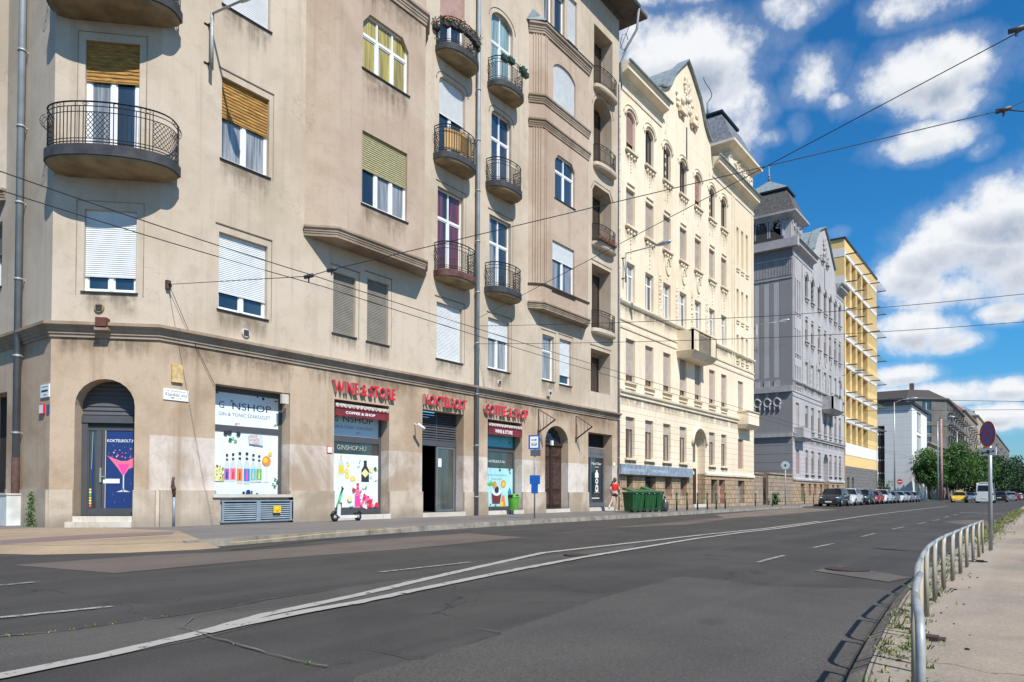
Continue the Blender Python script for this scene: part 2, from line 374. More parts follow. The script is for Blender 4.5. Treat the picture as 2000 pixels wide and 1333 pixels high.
def wall(mb, fr, outline, holes, m, n=0., mr=None):
    """flat wall with real openings; holes: (polygon, reveal depth)"""
    vs = []; es = []
    for lp in [outline]+[h[0] for h in holes]:
        k = len(vs); vs += [Vector(p) for p in lp]; es += [(k+i, k+(i+1) % len(lp)) for i in range(len(lp))]
    res = geometry.delaunay_2d_cdt(vs, es, [], 1, 1e-5)
    V = res[0]; keep = []
    for f in res[2]:
        c = sum((V[i] for i in f), Vector((0, 0)))/len(f)
        if inside(c, outline) and not any(inside(c, h[0]) for h in holes): keep.append(f)
    mb.add([fr.P(p[0], p[1], n) for p in V], keep, m)
    for poly, d in holes:
        if d <= 0: continue
        k = len(poly)
        for i in range(k):
            a, b = poly[i], poly[(i+1) % k]
            if abs(a[1]-b[1]) < 1e-4 and min(abs(a[1]-min(p[1] for p in outline)), abs(a[1]-max(p[1] for p in outline))) < .01: continue
            mb.face([fr.P(*a, n), fr.P(*b, n), fr.P(*b, n-d), fr.P(*a, n-d)], mr or m)
def sweep(mb, plan, prof, m, closed=False):
    """profile [(n, z)] carried along a plan polyline [(x, y)] with mitred corners; outward is to the right of travel"""
    n = len(plan); nor = []
    P = [Vector(p) for p in plan]
    for i in range(n):
        a = (P[i]-P[i-1]).normalized() if (i > 0 or closed) else None
        b = (P[(i+1) % n]-P[i]).normalized() if (i < n-1 or closed) else None
        na = Vector((a.y, -a.x)) if a else None; nb = Vector((b.y, -b.x)) if b else None
        if na is None: q = nb
        elif nb is None: q = na
        else: q = (na+nb).normalized(); q = q/max(.3, q.dot(na))
        nor.append(q)
    rows = [[(P[i].x+nor[i].x*o, P[i].y+nor[i].y*o, z) for (o, z) in prof] for i in range(n)]
    vs = [p for r_ in rows for p in r_]; k = len(prof); fs = []
    for i in range(n if closed else n-1):
        j = (i+1) % n
        for q in range(k-1): fs.append((i*k+q, j*k+q, j*k+q+1, i*k+q+1))
    if not closed: fs.append(tuple(range(k))); fs.append(tuple(range((n-1)*k+k-1, (n-1)*k-1, -1)))
    mb.add(vs, fs, m)
MOLD = lambda z0, z1, d: [(0, z0), (d*.30, z0), (d*.30, z0+(z1-z0)*.22), (d*.45, z0+(z1-z0)*.26), (d*.45, z0+(z1-z0)*.42), (d*.62, z0+(z1-z0)*.46), (d*.62, z0+(z1-z0)*.6), (d*.85, z0+(z1-z0)*.72), (d, z0+(z1-z0)*.76), (d, z0+(z1-z0)*.95), (0, z1)]
_txt = {}
def text(mb, fr, s, m, s0, s1, z0, z1, n=.01, ext=.0, bold=0.):
    """lettering fitted into the rectangle s0..s1, z0..z1 of a frame; ext is the letters' depth"""
    cu = bpy.data.curves.new('lettering', 'FONT'); cu.body = s; cu.offset = bold; cu.extrude = .05 if ext else 0; cu.resolution_u = 2
    ob = bpy.data.objects.new('lettering', cu); scene.collection.objects.link(ob)
    dg = bpy.context.evaluated_depsgraph_get(); me = ob.evaluated_get(dg).to_mesh()
    vs = [v.co.copy() for v in me.vertices]; fs = [tuple(p.vertices) for p in me.polygons]; ob.to_mesh_clear()
    bpy.data.objects.remove(ob); bpy.data.curves.remove(cu)
    if not vs: return
    x0 = min(v.x for v in vs); x1 = max(v.x for v in vs); y0 = min(v.y for v in vs); y1 = max(v.y for v in vs)
    out = []
    for v in vs:
        a = s0+(v.x-x0)/(x1-x0)*(s1-s0); z = z0+(v.y-y0)/(y1-y0)*(z1-z0); k = n+((v.z+.05)/.1*ext if ext else 0)
        out.append(fr.P(a, z, k))
    mb.add(out, fs, m)
# ------------------------------------------------------------------ shared materials
WHITE = mat('white_frame', (.74, .75, .76), .45, var=.05)
SHUT = mat('white_shutter', (.62, .64, .65), .5, var=.06)
SHUTG = mat('grey_shutter', (.20, .18, .15), .6, var=.12)
BAMB = mat('bamboo', (.33, .17, .035), .75, var=.85, scale=4, stretch=(1.0, 1.0, 20))
BAMBG = mat('pale_bamboo', (.34, .31, .17), .8, var=.5, scale=5, stretch=(1.2, 1.2, 22))
GL = glass('window_glass', (.018, .028, .042)); GLC = glass('curtained_glass', (.025, .032, .04), .6, (.36, .37, .37))
GLY = glass('yellow_curtain_glass', (.03, .03, .02), 1.25, (.52, .42, .09)); GLT = glass('teal_curtain_glass', (.03, .07, .08), 1., (.3, .45, .45))
GLR = glass('red_curtain_glass', (.02, .022, .028), .45, (.18, .05, .06))
IRON = mat('wrought_iron', (.014, .0135, .015), .7, .1, var=.3, scale=9)
SLABD = mat('dark_slab_edge', (.038, .04, .046), .8, var=.45, scale=2.5, bump=.4)
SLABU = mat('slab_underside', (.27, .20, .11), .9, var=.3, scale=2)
ZINC = mat('zinc_pipe', (.23, .26, .28), .55, .12, var=.15, scale=2)
ZINCD = mat('zinc_sheet', (.24, .28, .29), .6, .1, var=.2)
RUST = mat('rusty_pipe', (.075, .038, .032), .8, var=.4, scale=6)
DGREY = mat('dark_grey_metal', (.085, .088, .098), .5, .2, var=.08)
DARK = mat('dark_interior', (.012, .011, .011), .9, var=.3)
BROWNW = mat('brown_wood', (.045, .022, .013), .5, var=.3, scale=6, stretch=(1, 1, .2))
TILE = mat('slate_tile', (.05, .042, .038), .8, var=.3, scale=8)
GALV = mat('galvanised_steel', (.34, .36, .36), .58, .35, var=.3, scale=9)
RED = mat('red_letter', (.62, .012, .022), .4, var=0); REDS = mat('letter_side', (.42, .35, .33), .5, var=.2)
BLACK = mat('black_paint', (.012, .012, .013), .45, var=0); TXTG = mat('grey_print', (.08, .09, .12), .6, var=0)
WPRINT = mat('white_print', (.78, .80, .82), .5, var=.02)
UPC = (.565, .478, .38)
W1U = stucco('render_upper', UPC, .72, (1, .95, .87), blot=.22)
W1B = stucco('render_oriel', (.49, .385, .30), .72, (1, .93, .86), amt=.9, blot=.3)
W1G = stucco('render_ground_floor', (.50, .39, .285), .66, (1, .9, .8), patch=(2.66, -.25, (.66, .595, .535)), amt=1.1, damp=True, blot=.35)
W1P = stucco('render_plinth', (.52, .44, .35), .62, (1, .94, .86), amt=1.2, damp=True, blot=.6)
MOLDM = stucco('cornice_render', (.36, .29, .225), .6, amt=1.3)
STEP = stucco('pale_stone_step', (.60, .56, .50), .75, damp=False)

DARKG = glass('dark_door_glass', (.012, .010, .010))
def slats(mb, fr, s0, s1, z0, z1, n, pitch, m, amp=.012):
    k = max(2, int((z1-z0)/pitch)); h = (z1-z0)/k; vs = []; fs = []
    for i in range(k):
        za = z1-i*h
        for (z, d) in ((za, 0), (za-h*.75, amp), (za-h, amp*.2)):
            vs += [fr.P(s0, z, n+d), fr.P(s1, z, n+d)]
    for i in range(len(vs)//2-1): fs.append((2*i, 2*i+1, 2*i+3, 2*i+2))
    mb.add(vs, fs, m)
def window(T, fr, s0, s1, z0, z1, dep=.2, n=0., leaves=2, transom=0., fm=None, gm=None, blind=None, bf=0., bm=None, fwid=.065, pitch=.055, sill=True, box=True, label=None, light=False, name='window', sillm=None):
    fm = fm or WHITE; gm = gm or GL; a, b = n-dep, n-dep+.06; mb = MB()
    mb.fbox(fr, s0, s0+fwid, z0, z1, a, b, fm); mb.fbox(fr, s1-fwid, s1, z0, z1, a, b, fm)
    mb.fbox(fr, s0+fwid, s1-fwid, z0, z0+fwid, a, b, fm); mb.fbox(fr, s0+fwid, s1-fwid, z1-fwid, z1, a, b, fm)
    zt = z1-transom*(z1-z0) if transom else z1-fwid
    if transom: mb.fbox(fr, s0+fwid, s1-fwid, zt-.05, zt+.05, a, b+.006, fm)
    w_ = (s1-s0)/leaves
    for i in range(1, leaves):
        c = s0+w_*i; mb.fbox(fr, c-.06, c+.06, z0+fwid, zt-.05, a, b+.012, fm)
        if transom: mb.fbox(fr, c-.035, c+.035, zt+.05, z1-fwid, a, b+.003, fm)
    if not light:      # sash rims inside the frame
        for i in range(leaves):
            l = s0+w_*i+(.06 if i else fwid); r_ = s0+w_*(i+1)-(.06 if i < leaves-1 else fwid)
            t_ = (zt-.05 if transom else zt)
            for q in ((l, l+.035, z0+fwid, t_), (r_-.035, r_, z0+fwid, t_), (l+.035, r_-.035, z0+fwid, z0+fwid+.045), (l+.035, r_-.035, t_-.045, t_)):
                mb.fbox(fr, q[0], q[1], q[2], q[3], a+.01, b-.015, fm)
    W = mb.build(name, T, label)
    g = MB(); g.fbox(fr, s0+.02, s1-.02, z0+.02, z1-.02, a-.01, a+.018, gm); g.build('pane', (T, W))
    if blind:
        s_ = MB(); zb = z1-bf*(z1-z0)
        slats(s_, fr, s0+.01, s1-.01, zb, z1, b+.02, pitch, bm or SHUT, .012 if blind == 'shutter' else .02)
        s_.fbox(fr, s0+.01, s1-.01, zb-.03, zb, b+.01, b+.04, bm or SHUT)
        s_.build('bamboo_blind' if blind == 'bamboo' else 'shutter', (T, W))
    if sill:
        q = MB(); q.fbox(fr, s0-.06, s1+.06, z0-.035, z0-.002, a+.02, n+.05, sillm or SLABD); q.build('sill', (T, W))
    return W

def balcony(T, fr, sc, a, b, zt, th=.3, rail=.95, p=.55, label=None, under=None, band=None, lattice=((.0, .16), (.42, .56), (.84, 1.)), spacing=.115, curl=True, fill=None, n0=0.):
    N = 36
    def at(t, k=1., off=0.): 
        q = math.pi*t; return (sc-(a-off)*k*math.cos(q), n0+(b-off)*k*(max(0, math.sin(q))**p))
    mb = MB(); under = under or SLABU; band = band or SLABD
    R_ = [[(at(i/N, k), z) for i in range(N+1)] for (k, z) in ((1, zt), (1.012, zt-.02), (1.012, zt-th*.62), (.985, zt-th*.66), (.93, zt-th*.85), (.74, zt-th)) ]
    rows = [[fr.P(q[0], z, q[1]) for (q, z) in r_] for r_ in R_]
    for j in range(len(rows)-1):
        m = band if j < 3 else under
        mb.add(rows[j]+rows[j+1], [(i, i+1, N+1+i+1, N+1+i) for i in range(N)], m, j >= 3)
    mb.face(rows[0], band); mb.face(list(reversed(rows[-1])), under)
    B = mb.build('balcony', T, label)
    r = MB(); z0 = zt
    dens = [at(i/200., 1, .05) for i in range(201)]
    L = [0.]
    for i in range(200): L.append(L[-1]+math.hypot(dens[i+1][0]-dens[i][0], dens[i+1][1]-dens[i][1]))
    def arc(f):
        d = f*L[-1]; i = 0
        while i < 199 and L[i+1] < d: i += 1
        k = (d-L[i])/max(1e-6, L[i+1]-L[i]); return (dens[i][0]*(1-k)+dens[i+1][0]*k, dens[i][1]*(1-k)+dens[i+1][1]*k)
    def P(f, z): q = arc(f); return fr.P(q[0], z0+z, q[1])
    K = 26
    for (z, rr) in ((.07, .015), (.15, .012), (rail-.27, .012), (rail-.12, .014), (rail, .024)):
        r.tube([P(i/K, z) for i in range(K+1)], rr, IRON, 4, True, False)
    n = int(L[-1]/spacing)
    for i in range(n+1):
        f = i/n
        if any(l0 < f < l1 for l0, l1 in lattice): continue
        r.bar(P(f, 0), P(f, rail-(.12 if i % 3 else 0)), .0135, IRON)
    for l0, l1 in lattice:
        r.bar(P(l0, 0), P(l0, rail), .013, IRON); r.bar(P(l1, 0), P(l1, rail), .013, IRON)
        cols = max(2, round((l1-l0)*L[-1]/.11)); rowsn = 5
        for i in range(cols):
            fa, fb = l0+(l1-l0)*i/cols, l0+(l1-l0)*(i+1)/cols
            for j in range(rowsn):
                za, zb = .15+(rail-.42)*j/rowsn, .15+(rail-.42)*(j+1)/rowsn
                r.bar(P(fa, za), P(fb, zb), .009, IRON); r.bar(P(fb, za), P(fa, zb), .009, IRON)
    for k in range(6):      # small diamonds in the top band
        f = .08+k*.168
        q = [P(f-.018, rail-.06), P(f, rail-.01), P(f+.018, rail-.06), P(f, rail-.11)]
        for i in range(4): r.bar(q[i], q[(i+1) % 4], .007, IRON)
    if curl:
        for sg, f in ((-1, .05), (1, .95)):
            s_, nn = arc(f)
            for dn in (0, .11, .22):
                pts = []
                for i in range(9):
                    t = i/8*math.pi*1.25
                    pts.append(fr.P(s_+sg*(.02+.13*math.sin(t)), z0+rail-.30+.17*math.cos(t), max(.05, nn+dn)))
                r.tube(pts, .008, IRON, 4, True, False)
            for i in (1, 3, 5):
                t = i/8*math.pi*1.25
                r.bar(fr.P(s_+sg*(.02+.13*math.sin(t)), z0+rail-.30+.17*math.cos(t), max(.05, nn)), fr.P(s_+sg*(.02+.13*math.sin(t)), z0+rail-.30+.17*math.cos(t), nn+.22), .007, IRON)
    r.build('railing', (T, B))
    if fill:
        f = MB(); pts = [arc(.16+.5*i/16) for i in range(17)]
        for i in range(16):
            a0, a1 = pts[i], pts[i+1]
            f.face([fr.P(a0[0], zt+.08, a0[1]-.03), fr.P(a1[0], zt+.08, a1[1]-.03), fr.P(a1[0], zt+rail-.14, a1[1]-.03), fr.P(a0[0], zt+rail-.14, a0[1]-.03)], fill)
        f.build('screen', (T, B))
    return B
class Draw:
    """flat printed shapes in unit coordinates of a panel, each layer a hair above the last"""
    def __init__(s, mb, fr, s0, s1, z0, z1, n): s.mb = mb; s.fr = fr; s.r = (s0, s1, z0, z1); s.n = n
    def p(s, u, v): s0, s1, z0, z1 = s.r; return s0+(s1-s0)*u, z0+(z1-z0)*v
    def poly(s, pts, m):
        s.n += .0006; s.mb.face([s.fr.P(*s.p(u, v), s.n) for u, v in pts], m)
    def rect(s, u0, u1, v0, v1, m): s.poly([(u0, v0), (u1, v0), (u1, v1), (u0, v1)], m)
    def circ(s, u, v, r, m, sq=1., k=12):
        s0, s1, z0, z1 = s.r; asp = (s1-s0)/(z1-z0)
        s.poly([(u+r*math.cos(i*2*math.pi/k), v+r*asp*sq*math.sin(i*2*math.pi/k)) for i in range(k)], m)
    def txt(s, t, u0, u1, v0, v1, m, bold=0.):
        a, b = s.p(u0, v0); c, d = s.p(u1, v1); s.n += .0006; text(s.mb, s.fr, t, m, a, c, b, d, s.n, 0, bold)
    def bottle(s, u, w_, v0, v1, glassm, lab, cap):
        h = v1-v0; a = w_/2; n_ = w_*.19
        s.poly([(u-a, v0), (u+a, v0), (u+a, v0+h*.55), (u+n_, v0+h*.76), (u+n_, v1), (u-n_, v1), (u-n_, v0+h*.76), (u-a, v0+h*.55)], glassm)
        if lab: s.rect(u-a*.92, u+a*.92, v0+h*.08, v0+h*.48, lab)
        if cap: s.rect(u-n_*1.1, u+n_*1.1, v1-h*.1, v1, cap); s.rect(u-n_*1.1, u+n_*1.1, v1-h*.24, v1-h*.17, cap)
    def leaf(s, u, v, r, m, seed=0):
        rr = random.Random(seed); 
        for k in range(3):
            t = rr.uniform(0, 6.28); c, d = math.cos(t)*r, math.sin(t)*r
            s.poly([(u, v), (u+c*.6-d*.3, v+d*.6+c*.3), (u+c*1.3, v+d*1.3), (u+c*.6+d*.3, v+d*.6-c*.3)], m)
PC = {k: mat('print_'+k, c, .35, var=.03, coat=.3) for k, c in dict(paper=(.72, .80, .84), pblue=(.55, .70, .78), green=(.12, .42, .08), dgreen=(.03, .14, .05), yellow=(.75, .55, .05), orange=(.72, .25, .04), pink=(.75, .16, .28), red=(.6, .03, .05), purple=(.35, .14, .42), blue=(.05, .2, .5), teal=(.10, .48, .58), navy=(.012, .035, .16), lglass=(.55, .62, .62), dglass=(.03, .03, .035), cream=(.72, .68, .35), brown=(.16, .03, .03), magenta=(.85, .06, .35), lav=(.6, .45, .7)).items()}

# ================================================================== corner building
FA = Fr((0, 19.6), (1, 0), (0, -1)); FC = Fr((7.95, 21.55), (1, -1), (-1, -1)); FB = Fr((7.95, 40), (0, -1), (-1, 0))
CW = 1.95*math.sqrt(2)
T1 = Thing('apartment_building', 'beige corner apartment building with curved iron balconies above the shops', 'building', (10, 19.6, 0))
def op(fr, xl, xr, yt, yb, n=0.):
    s0, z1 = fr.px(xl, yt, n); s1 = fr.px(xr, yt, n)[0]; z0 = fr.px(xl, yb, n)[1]; return s0, s1, z0, z1
ZC = 5.35; ZTOP = 28.9
upo = []           # facade A: (polygon, depth)
def op2(fr, kind, r, *a, **k):
    q = op(fr, *a, **k)
    return (q[0], q[1], q[2], q[3]+(r if kind in ('arch', 'round') else 0))
def hole(lst, kind, q, d, r=.3): lst.append((shape(kind, *q, r), d))
# first-floor openings and columns of windows on the long facade
wins = []
def aw(xl, xr, yt, yb, kind='rect', dep=.2, r=.3, door=False, **kw):
    q = op2(FA, kind, r, xl, xr, yt, yb); hole(upo, kind, q, dep+.03, r); wins.append((q, dep, kw)); return q
aw(428, 523, 452, 603.5, blind='shutter', bf=.76)
aw(434, 527, 148.5, 310, blind='bamboo', bf=.47, bm=BAMB, gm=GLC, pitch=.09)
aw(438, 530, -150, 9, blind='shutter', bf=.98)
aw(651, 695, 530, 650, leaves=1, blind='shutter', bf=.97, bm=SHUTG)
aw(717.5, 759, 543.5, 666, leaves=1, blind='shutter', bf=.97, bm=SHUTG)
aw(853, 903, 589, 699.5, blind='shutter', bf=.97)
c2 = aw(855, 905.5, 363, 536, dep=.22, transom=.33, gm=GLR, sill=False)
c3 = aw(858, 909, 159, 312, 'round', dep=.22, r=.3, blind='shutter', bf=.42, sill=False)
c4 = aw(860, 908, -60, 100, 'round', dep=.22, blind='shutter', bf=.55, bm=mat('pink_shutter', (.50, .33, .28), .6), sill=False)
aw(953.5, 995, 619, 719, gm=GLC, blind='shutter', bf=.38)
d2_ = aw(956, 998, 417.5, 572, dep=.22, transom=.33, gm=GLC, sill=False)
d3_ = aw(960, 999, 224, 368, 'round', dep=.22, r=.3, transom=.33, sill=False)
d4_ = aw(960, 1002, 35, 172, 'arch', dep=.22, r=.55, transom=.38, gm=GLT, sill=False)
aw(1059.5, 1082, 652, 741.5, leaves=1, transom=.33, gm=GLC)
aw(1093, 1115.7, 661, 750, leaves=1, blind='shutter', bf=.78)
aw(1063, 1079, -50, 41, leaves=1, gm=GLC); aw(1083, 1103, -20, 63, leaves=1); aw(1109, 1127, -12, 79, leaves=1, blind='shutter', bf=.9)
logg = []
def lg(xl, xr, yt, yb, kind='rect', r=.3):
    q = op2(FA, kind, r, xl, xr, yt, yb); hole(upo, kind, q, .76, r); logg.append(q); return q
l1 = lg(1154, 1191.7, 680, 764); l2 = lg(1156, 1193, 514, 642); l3 = lg(1157, 1194, 357, 473, 'clip', .28)
l4 = lg(1159.6, 1194.7, 206.7, 318, 'arch', .75); l5 = lg(1160.3, 1196.4, 45.5, 166)
mb = MB()
wall(mb, FA, [(9.9, ZC), (36.55, ZC), (36.55, ZTOP), (9.9, ZTOP)], upo, W1U)
# ground-floor openings
g1 = op(FA, 421, 567, 749.5, 985); g2 = op(FA, 653, 760.5, 779.5, 1012); g3 = op(FA, 825, 906, 799, 1004)
g4 = op(FA, 952.5, 1020, 818.5, 999); g5 = op(FA, 1065, 1110, 829, 996); g6 = op(FA, 1149, 1195.5, 844, 989)
g1 = (g1[0], g1[1], 1.02, g1[3])
g5 = (g5[0], g5[1], .30, g5[3]); g2 = (g2[0], g2[1], .3, g2[3]); g3 = (g3[0], g3[1], .3, g3[3]); g4 = (g4[0], g4[1], .3, g4[3]); g6 = (g6[0], g6[1], .32, g6[3])
vg = (FA.px(431, 1000)[0], FA.px(567, 1000)[0], .22, .80)
G = [(shape('rect', *g1), .5), (shape('rect', *g2), .5), (shape('rect', *g3), .5), (shape('rect', *g4), .5), (shape('arch', *g5, .82), .55), (shape('rect', *g6), .6), (shape('rect', *vg), .12)]
wall(mb, FA, [(9.9, 0), (36.55, 0), (36.55, ZC), (9.9, ZC)], G, W1G)
# chamfered corner
cS = op(FC, 165, 267.6, 408, 569); cD = op(FC, 167.5, 273.6, 78, 302); cA = op(FC, 147, 264, 739, 1018)
cA = (cA[0], cA[1], .42, cA[3]); cS = (cS[0], cS[1], cS[2], cS[3])
cT = (cD[0], cD[1], 14.6, 17.4); cr = (cA[1]-cA[0])/2*.95
wall(mb, FC, [(0, ZC), (CW, ZC), (CW, ZTOP), (0, ZTOP)], [(shape('rect', *cS), .2), (shape('rect', *cD), .2), (shape('rect', *cT), .2)], W1U)
wall(mb, FC, [(0, 0), (CW, 0), (CW, ZC), (0, ZC)], [(shape('arch', *cA, cr), .5)], W1G)
# side-street face
SB = 18.45
bW = (13.1, 14.75, 7.3, 9.3); bD = (12.6, 15.35, .25, 4.05); bW2 = (9.0, 10.6, 7.3, 9.3)
bW3 = (13.2, 14.6, 10.7, 13.0)
wall(mb, FB, [(0, ZC), (SB, ZC), (SB, ZTOP), (0, ZTOP)], [(shape('rect', *bW), .25), (shape('rect', *bW2), .25)], W1U)
wall(mb, FB, [(0, 0), (SB, 0), (SB, ZC), (0, ZC)], [(shape('rect', *bD), .5)], W1G)
# closing faces at the back, right flank above the neighbour, roof deck
mb.face([(36.55, 19.6, 0), (36.55, 34, 0), (36.55, 34, ZTOP), (36.55, 19.6, ZTOP)], W1U)
mb.face([(7.95, 40, ZTOP), (7.95, 21.55, ZTOP), (9.9, 19.6, ZTOP), (36.55, 19.6, ZTOP), (36.55, 40, ZTOP)], SLABD)
mb.face([(7.95, 40, 0), (36.55, 40, 0), (36.55, 40, ZTOP), (7.95, 40, ZTOP)], W1U)
mb.build('wall', T1)
b = MB()
plan = [(7.95, 39), (7.95, 21.55), (9.9, 19.6), (36.55, 19.6)]
sweep(b, plan, [(0, ZC-.06), (.05, ZC-.06), (.05, ZC+.02), (.085, ZC+.03), (.085, ZC+.1), (.13, ZC+.12), (.13, ZC+.19), (.20, ZC+.24), (.24, ZC+.25), (.24, ZC+.33), (0, ZC+.39)], MOLDM)
b.build('cornice', T1)
# plinth, broken at every doorway
b = MB(); PZ = 1.14
for x0, x1, zt in ((9.96, g1[0], PZ), (g1[0], vg[0]-.06, .93), (vg[1]+.06, g1[1], .93), (g1[1], g2[0], PZ), (g2[1], g3[0], PZ), (g3[1], g4[0], PZ), (g4[1], g5[0], PZ), (g5[1], g6[0], PZ), (g6[1], 36.55, PZ)):
    b = MB(); b.fbox(FA, x0, x1, 0, zt, -.01, .07, W1P); b.build('plinth', T1)
for fr_, x0, x1 in ((FC, .03, cA[0]), (FC, cA[1], CW-.03), (FB, bD[1]+.15, SB-.03), (FB, 2, bD[0])): b = MB(); b.fbox(fr_, x0, x1, 0, PZ, -.01, .07, W1P); b.build('plinth', T1)
for (q, dep, kw) in wins: window(T1, FA, *q, dep=dep, **kw)
for (q, dep, kw) in wins:
    if kw.get('sill', True): stain(T1, FA, q[0]-.12, q[1]+.12, q[2]-.03, min(1.5, 1.1+.3*math.sin(q[0]*7)))
for x0, x1 in ((10.2, 14.4), (14.6, 20.2), (20.6, 23.4), (24, 29), (29.4, 36.4)): stain(T1, FA, x0, x1, ZC-.06, .95)
stain(T1, FC, .05, CW-.05, ZC-.06, .8); stain(T1, FC, cS[0]-.1, cS[1]+.1, cS[2]-.03, 1.)
window(T1, FC, *cS, dep=.17, blind='shutter', bf=.80, sill=True)
window(T1, FC, *cD, dep=.17, blind='bamboo', bf=.34, bm=BAMB, gm=GLC, pitch=.1, fwid=.12, sill=False)
window(T1, FC, *cT, dep=.17, blind='shutter', bf=.5, sill=False)
window(T1, FB, *bW, dep=.22, blind='shutter', bf=.45, bm=SHUTG)
window(T1, FB, *bW2, dep=.22)
# thin incised surrounds above and beside windows
b = MB()
for (q, dep, kw) in wins[:2]+wins[3:7]+wins[9:11]+wins[13:15]:
    b = MB()
    b.fbox(FA, q[0]-.12, q[1]+.16, q[3]+.22, q[3]+.25, -.01, .03, MOLDM)
    b.fbox(FA, q[1]+.14, q[1]+.16, q[2]-.05, q[3]+.22, -.01, .012, MOLDM); b.build('window_surround', T1)
for q in (cS, cD):
    b = MB()
    for x in (q[0]-.2, q[1]+.18): b.fbox(FC, x, x+.02, q[2]-.1, q[3]+.24, -.01, .012, MOLDM)
    b.fbox(FC, q[0]-.2, q[1]+.2, q[3]+.22, q[3]+.24, -.01, .012, MOLDM); b.build('window_surround', T1)
def hoodline(fr, q, kind, r, off=.18):
    o = shape(kind, q[0]-off, q[1]+off, q[2], q[3]+off, r+off*.6)[2:]
    b = MB(); b.tube([fr.P(a, z, .008) for a, z in o], .022, MOLDM, 4); b.build('window_surround', T1)
hoodline(FA, c3, 'round', .3); hoodline(FA, d3_, 'round', .3); hoodline(FA, d4_, 'arch', .55); hoodline(FA, l4, 'arch', .75); hoodline(FA, l3, 'clip', .28)
for q in (l1, l2): b = MB(); b.fbox(FA, q[0]-.1, q[1]+.1, q[3]+.2, q[3]+.23, -.01, .03, MOLDM); b.build('window_surround', T1)
# loggias: dark doors at the back of each recess
for i, q in enumerate(logg):
    b = MB(); b.fbox(FA, q[0], q[1], q[2], q[3], -.80, -.75, W1B); b.build('recess_wall', T1)
    window(T1, FA, q[0]+.35, q[1]-.12, q[2]+.02, q[3]-.2, dep=.73, leaves=2, gm=DARKG, fm=BROWNW, sill=False, name='balcony_door')
    if i:
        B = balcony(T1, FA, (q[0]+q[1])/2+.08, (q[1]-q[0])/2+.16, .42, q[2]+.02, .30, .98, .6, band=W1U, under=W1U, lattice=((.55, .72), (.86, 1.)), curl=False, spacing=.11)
# balconies: (left px, right tangent px, slab-top y at left, rail-top y at left, depth)
def bal(xl, width, yslab, yrail, depth, th=.42, label=None, **kw):
    s0, zs = FA.px(xl, yslab, .05); zr = FA.px(xl, yrail, .05)[1]
    return balcony(T1, FA, s0+width/2, width/2, depth, zs, th, zr-zs, label=label, **kw)
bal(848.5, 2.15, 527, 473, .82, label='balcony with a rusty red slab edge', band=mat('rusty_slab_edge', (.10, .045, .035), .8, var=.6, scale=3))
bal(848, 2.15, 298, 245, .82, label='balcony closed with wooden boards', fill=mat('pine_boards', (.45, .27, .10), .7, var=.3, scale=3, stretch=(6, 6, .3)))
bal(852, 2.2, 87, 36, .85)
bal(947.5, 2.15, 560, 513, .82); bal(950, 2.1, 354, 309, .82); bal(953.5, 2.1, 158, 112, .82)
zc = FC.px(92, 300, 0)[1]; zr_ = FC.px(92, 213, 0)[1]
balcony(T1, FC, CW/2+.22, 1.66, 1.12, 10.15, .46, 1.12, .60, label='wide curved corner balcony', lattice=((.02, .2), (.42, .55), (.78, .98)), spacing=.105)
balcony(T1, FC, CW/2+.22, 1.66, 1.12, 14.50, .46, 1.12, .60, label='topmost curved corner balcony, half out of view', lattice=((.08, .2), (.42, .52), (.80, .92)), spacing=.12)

# oriels
def oriel(name, fr, sL, sR, a, d, z0, z1, m, holes, wl, mold=(), label=None, flute=False):
    plan = [(sL, 0), (sL+a, d), (sR-a, d), (sR, 0)]
    W = [fr.P(p[0], 0, p[1]) for p in plan]; pl = [(p.x, p.y) for p in W]
    mb = MB(); fo = Fr(pl[1], (fr.s.x, fr.s.y), (fr.n.x, fr.n.y))
    wall(mb, fr, [(sL+a, z0), (sR-a, z0), (sR-a, z1), (sL+a, z1)], holes, m, n=d)
    for i in (0, 2): mb.face([(*pl[i], z0), (*pl[i+1], z0), (*pl[i+1], z1), (*pl[i], z1)], m)
    mb.face([(*p, z0) for p in reversed(pl)], m); mb.face([(*p, z1) for p in pl], m)
    O = mb.build(name, T1, label)
    for (za, zb, o) in mold:
        q = MB(); sweep(q, pl, MOLD(za, zb, o), MOLDM); q.face([(*p, za+.001) for p in pl], MOLDM); q.build('moulding', (T1, O))
    if flute:
        q = MB()
        ang = Vector((a, d)).normalized()
        f2 = Fr((W[0].x, W[0].y), (W[1].x-W[0].x, W[1].y-W[0].y), (-abs(d), -abs(a)))
        ln = math.hypot(a, d)
        for (za, zb) in flute:
            for k in range(4): q.fbox(f2, ln*(.35+.17*k)-.04, ln*(.35+.17*k)+.02, za, zb, -.01, .035, m)
            for k in range(2): q.fbox(fr, sL+a+.08+.16*k, sL+a+.14+.16*k, za, zb, d-.01, d+.035, m)
        q.build('fluting', (T1, O))
    return O
D1 = .74
w2 = op(FA, 708, 796, 254, 397.5, D1); w3 = op(FA, 709.7, 799, 19, 132.5, D1)
zb1 = 9.66; ztop1 = FA.px(832, 52, D1)[1]
oriel('oriel', FA, 14.69, 20.40, .76, D1, zb1, ztop1+3.2, W1B, [(shape('rect', *w2), .2), (shape('clip', *w3, .32), .2)], None,
      mold=((zb1-.05, zb1+.30, .14), (ztop1, ztop1+.5, .16)), label='large three-sided oriel over the wine shop')
window(T1, FA, *w2, dep=.17, n=D1, leaves=3, blind='bamboo', bf=.5, bm=BAMBG, gm=GLC, pitch=.075)
window(T1, FA, *w3, dep=.17, n=D1, leaves=3, transom=.37, gm=GLY)
stain(T1, FA, w2[0]-.1, w2[1]+.1, w2[2]-.03, 1.2, D1); stain(T1, FA, w3[0]-.1, w3[1]+.1, w3[2]-.03, 1.5, D1); stain(T1, FA, 15.5, 19.6, ztop1, 1.3, D1)
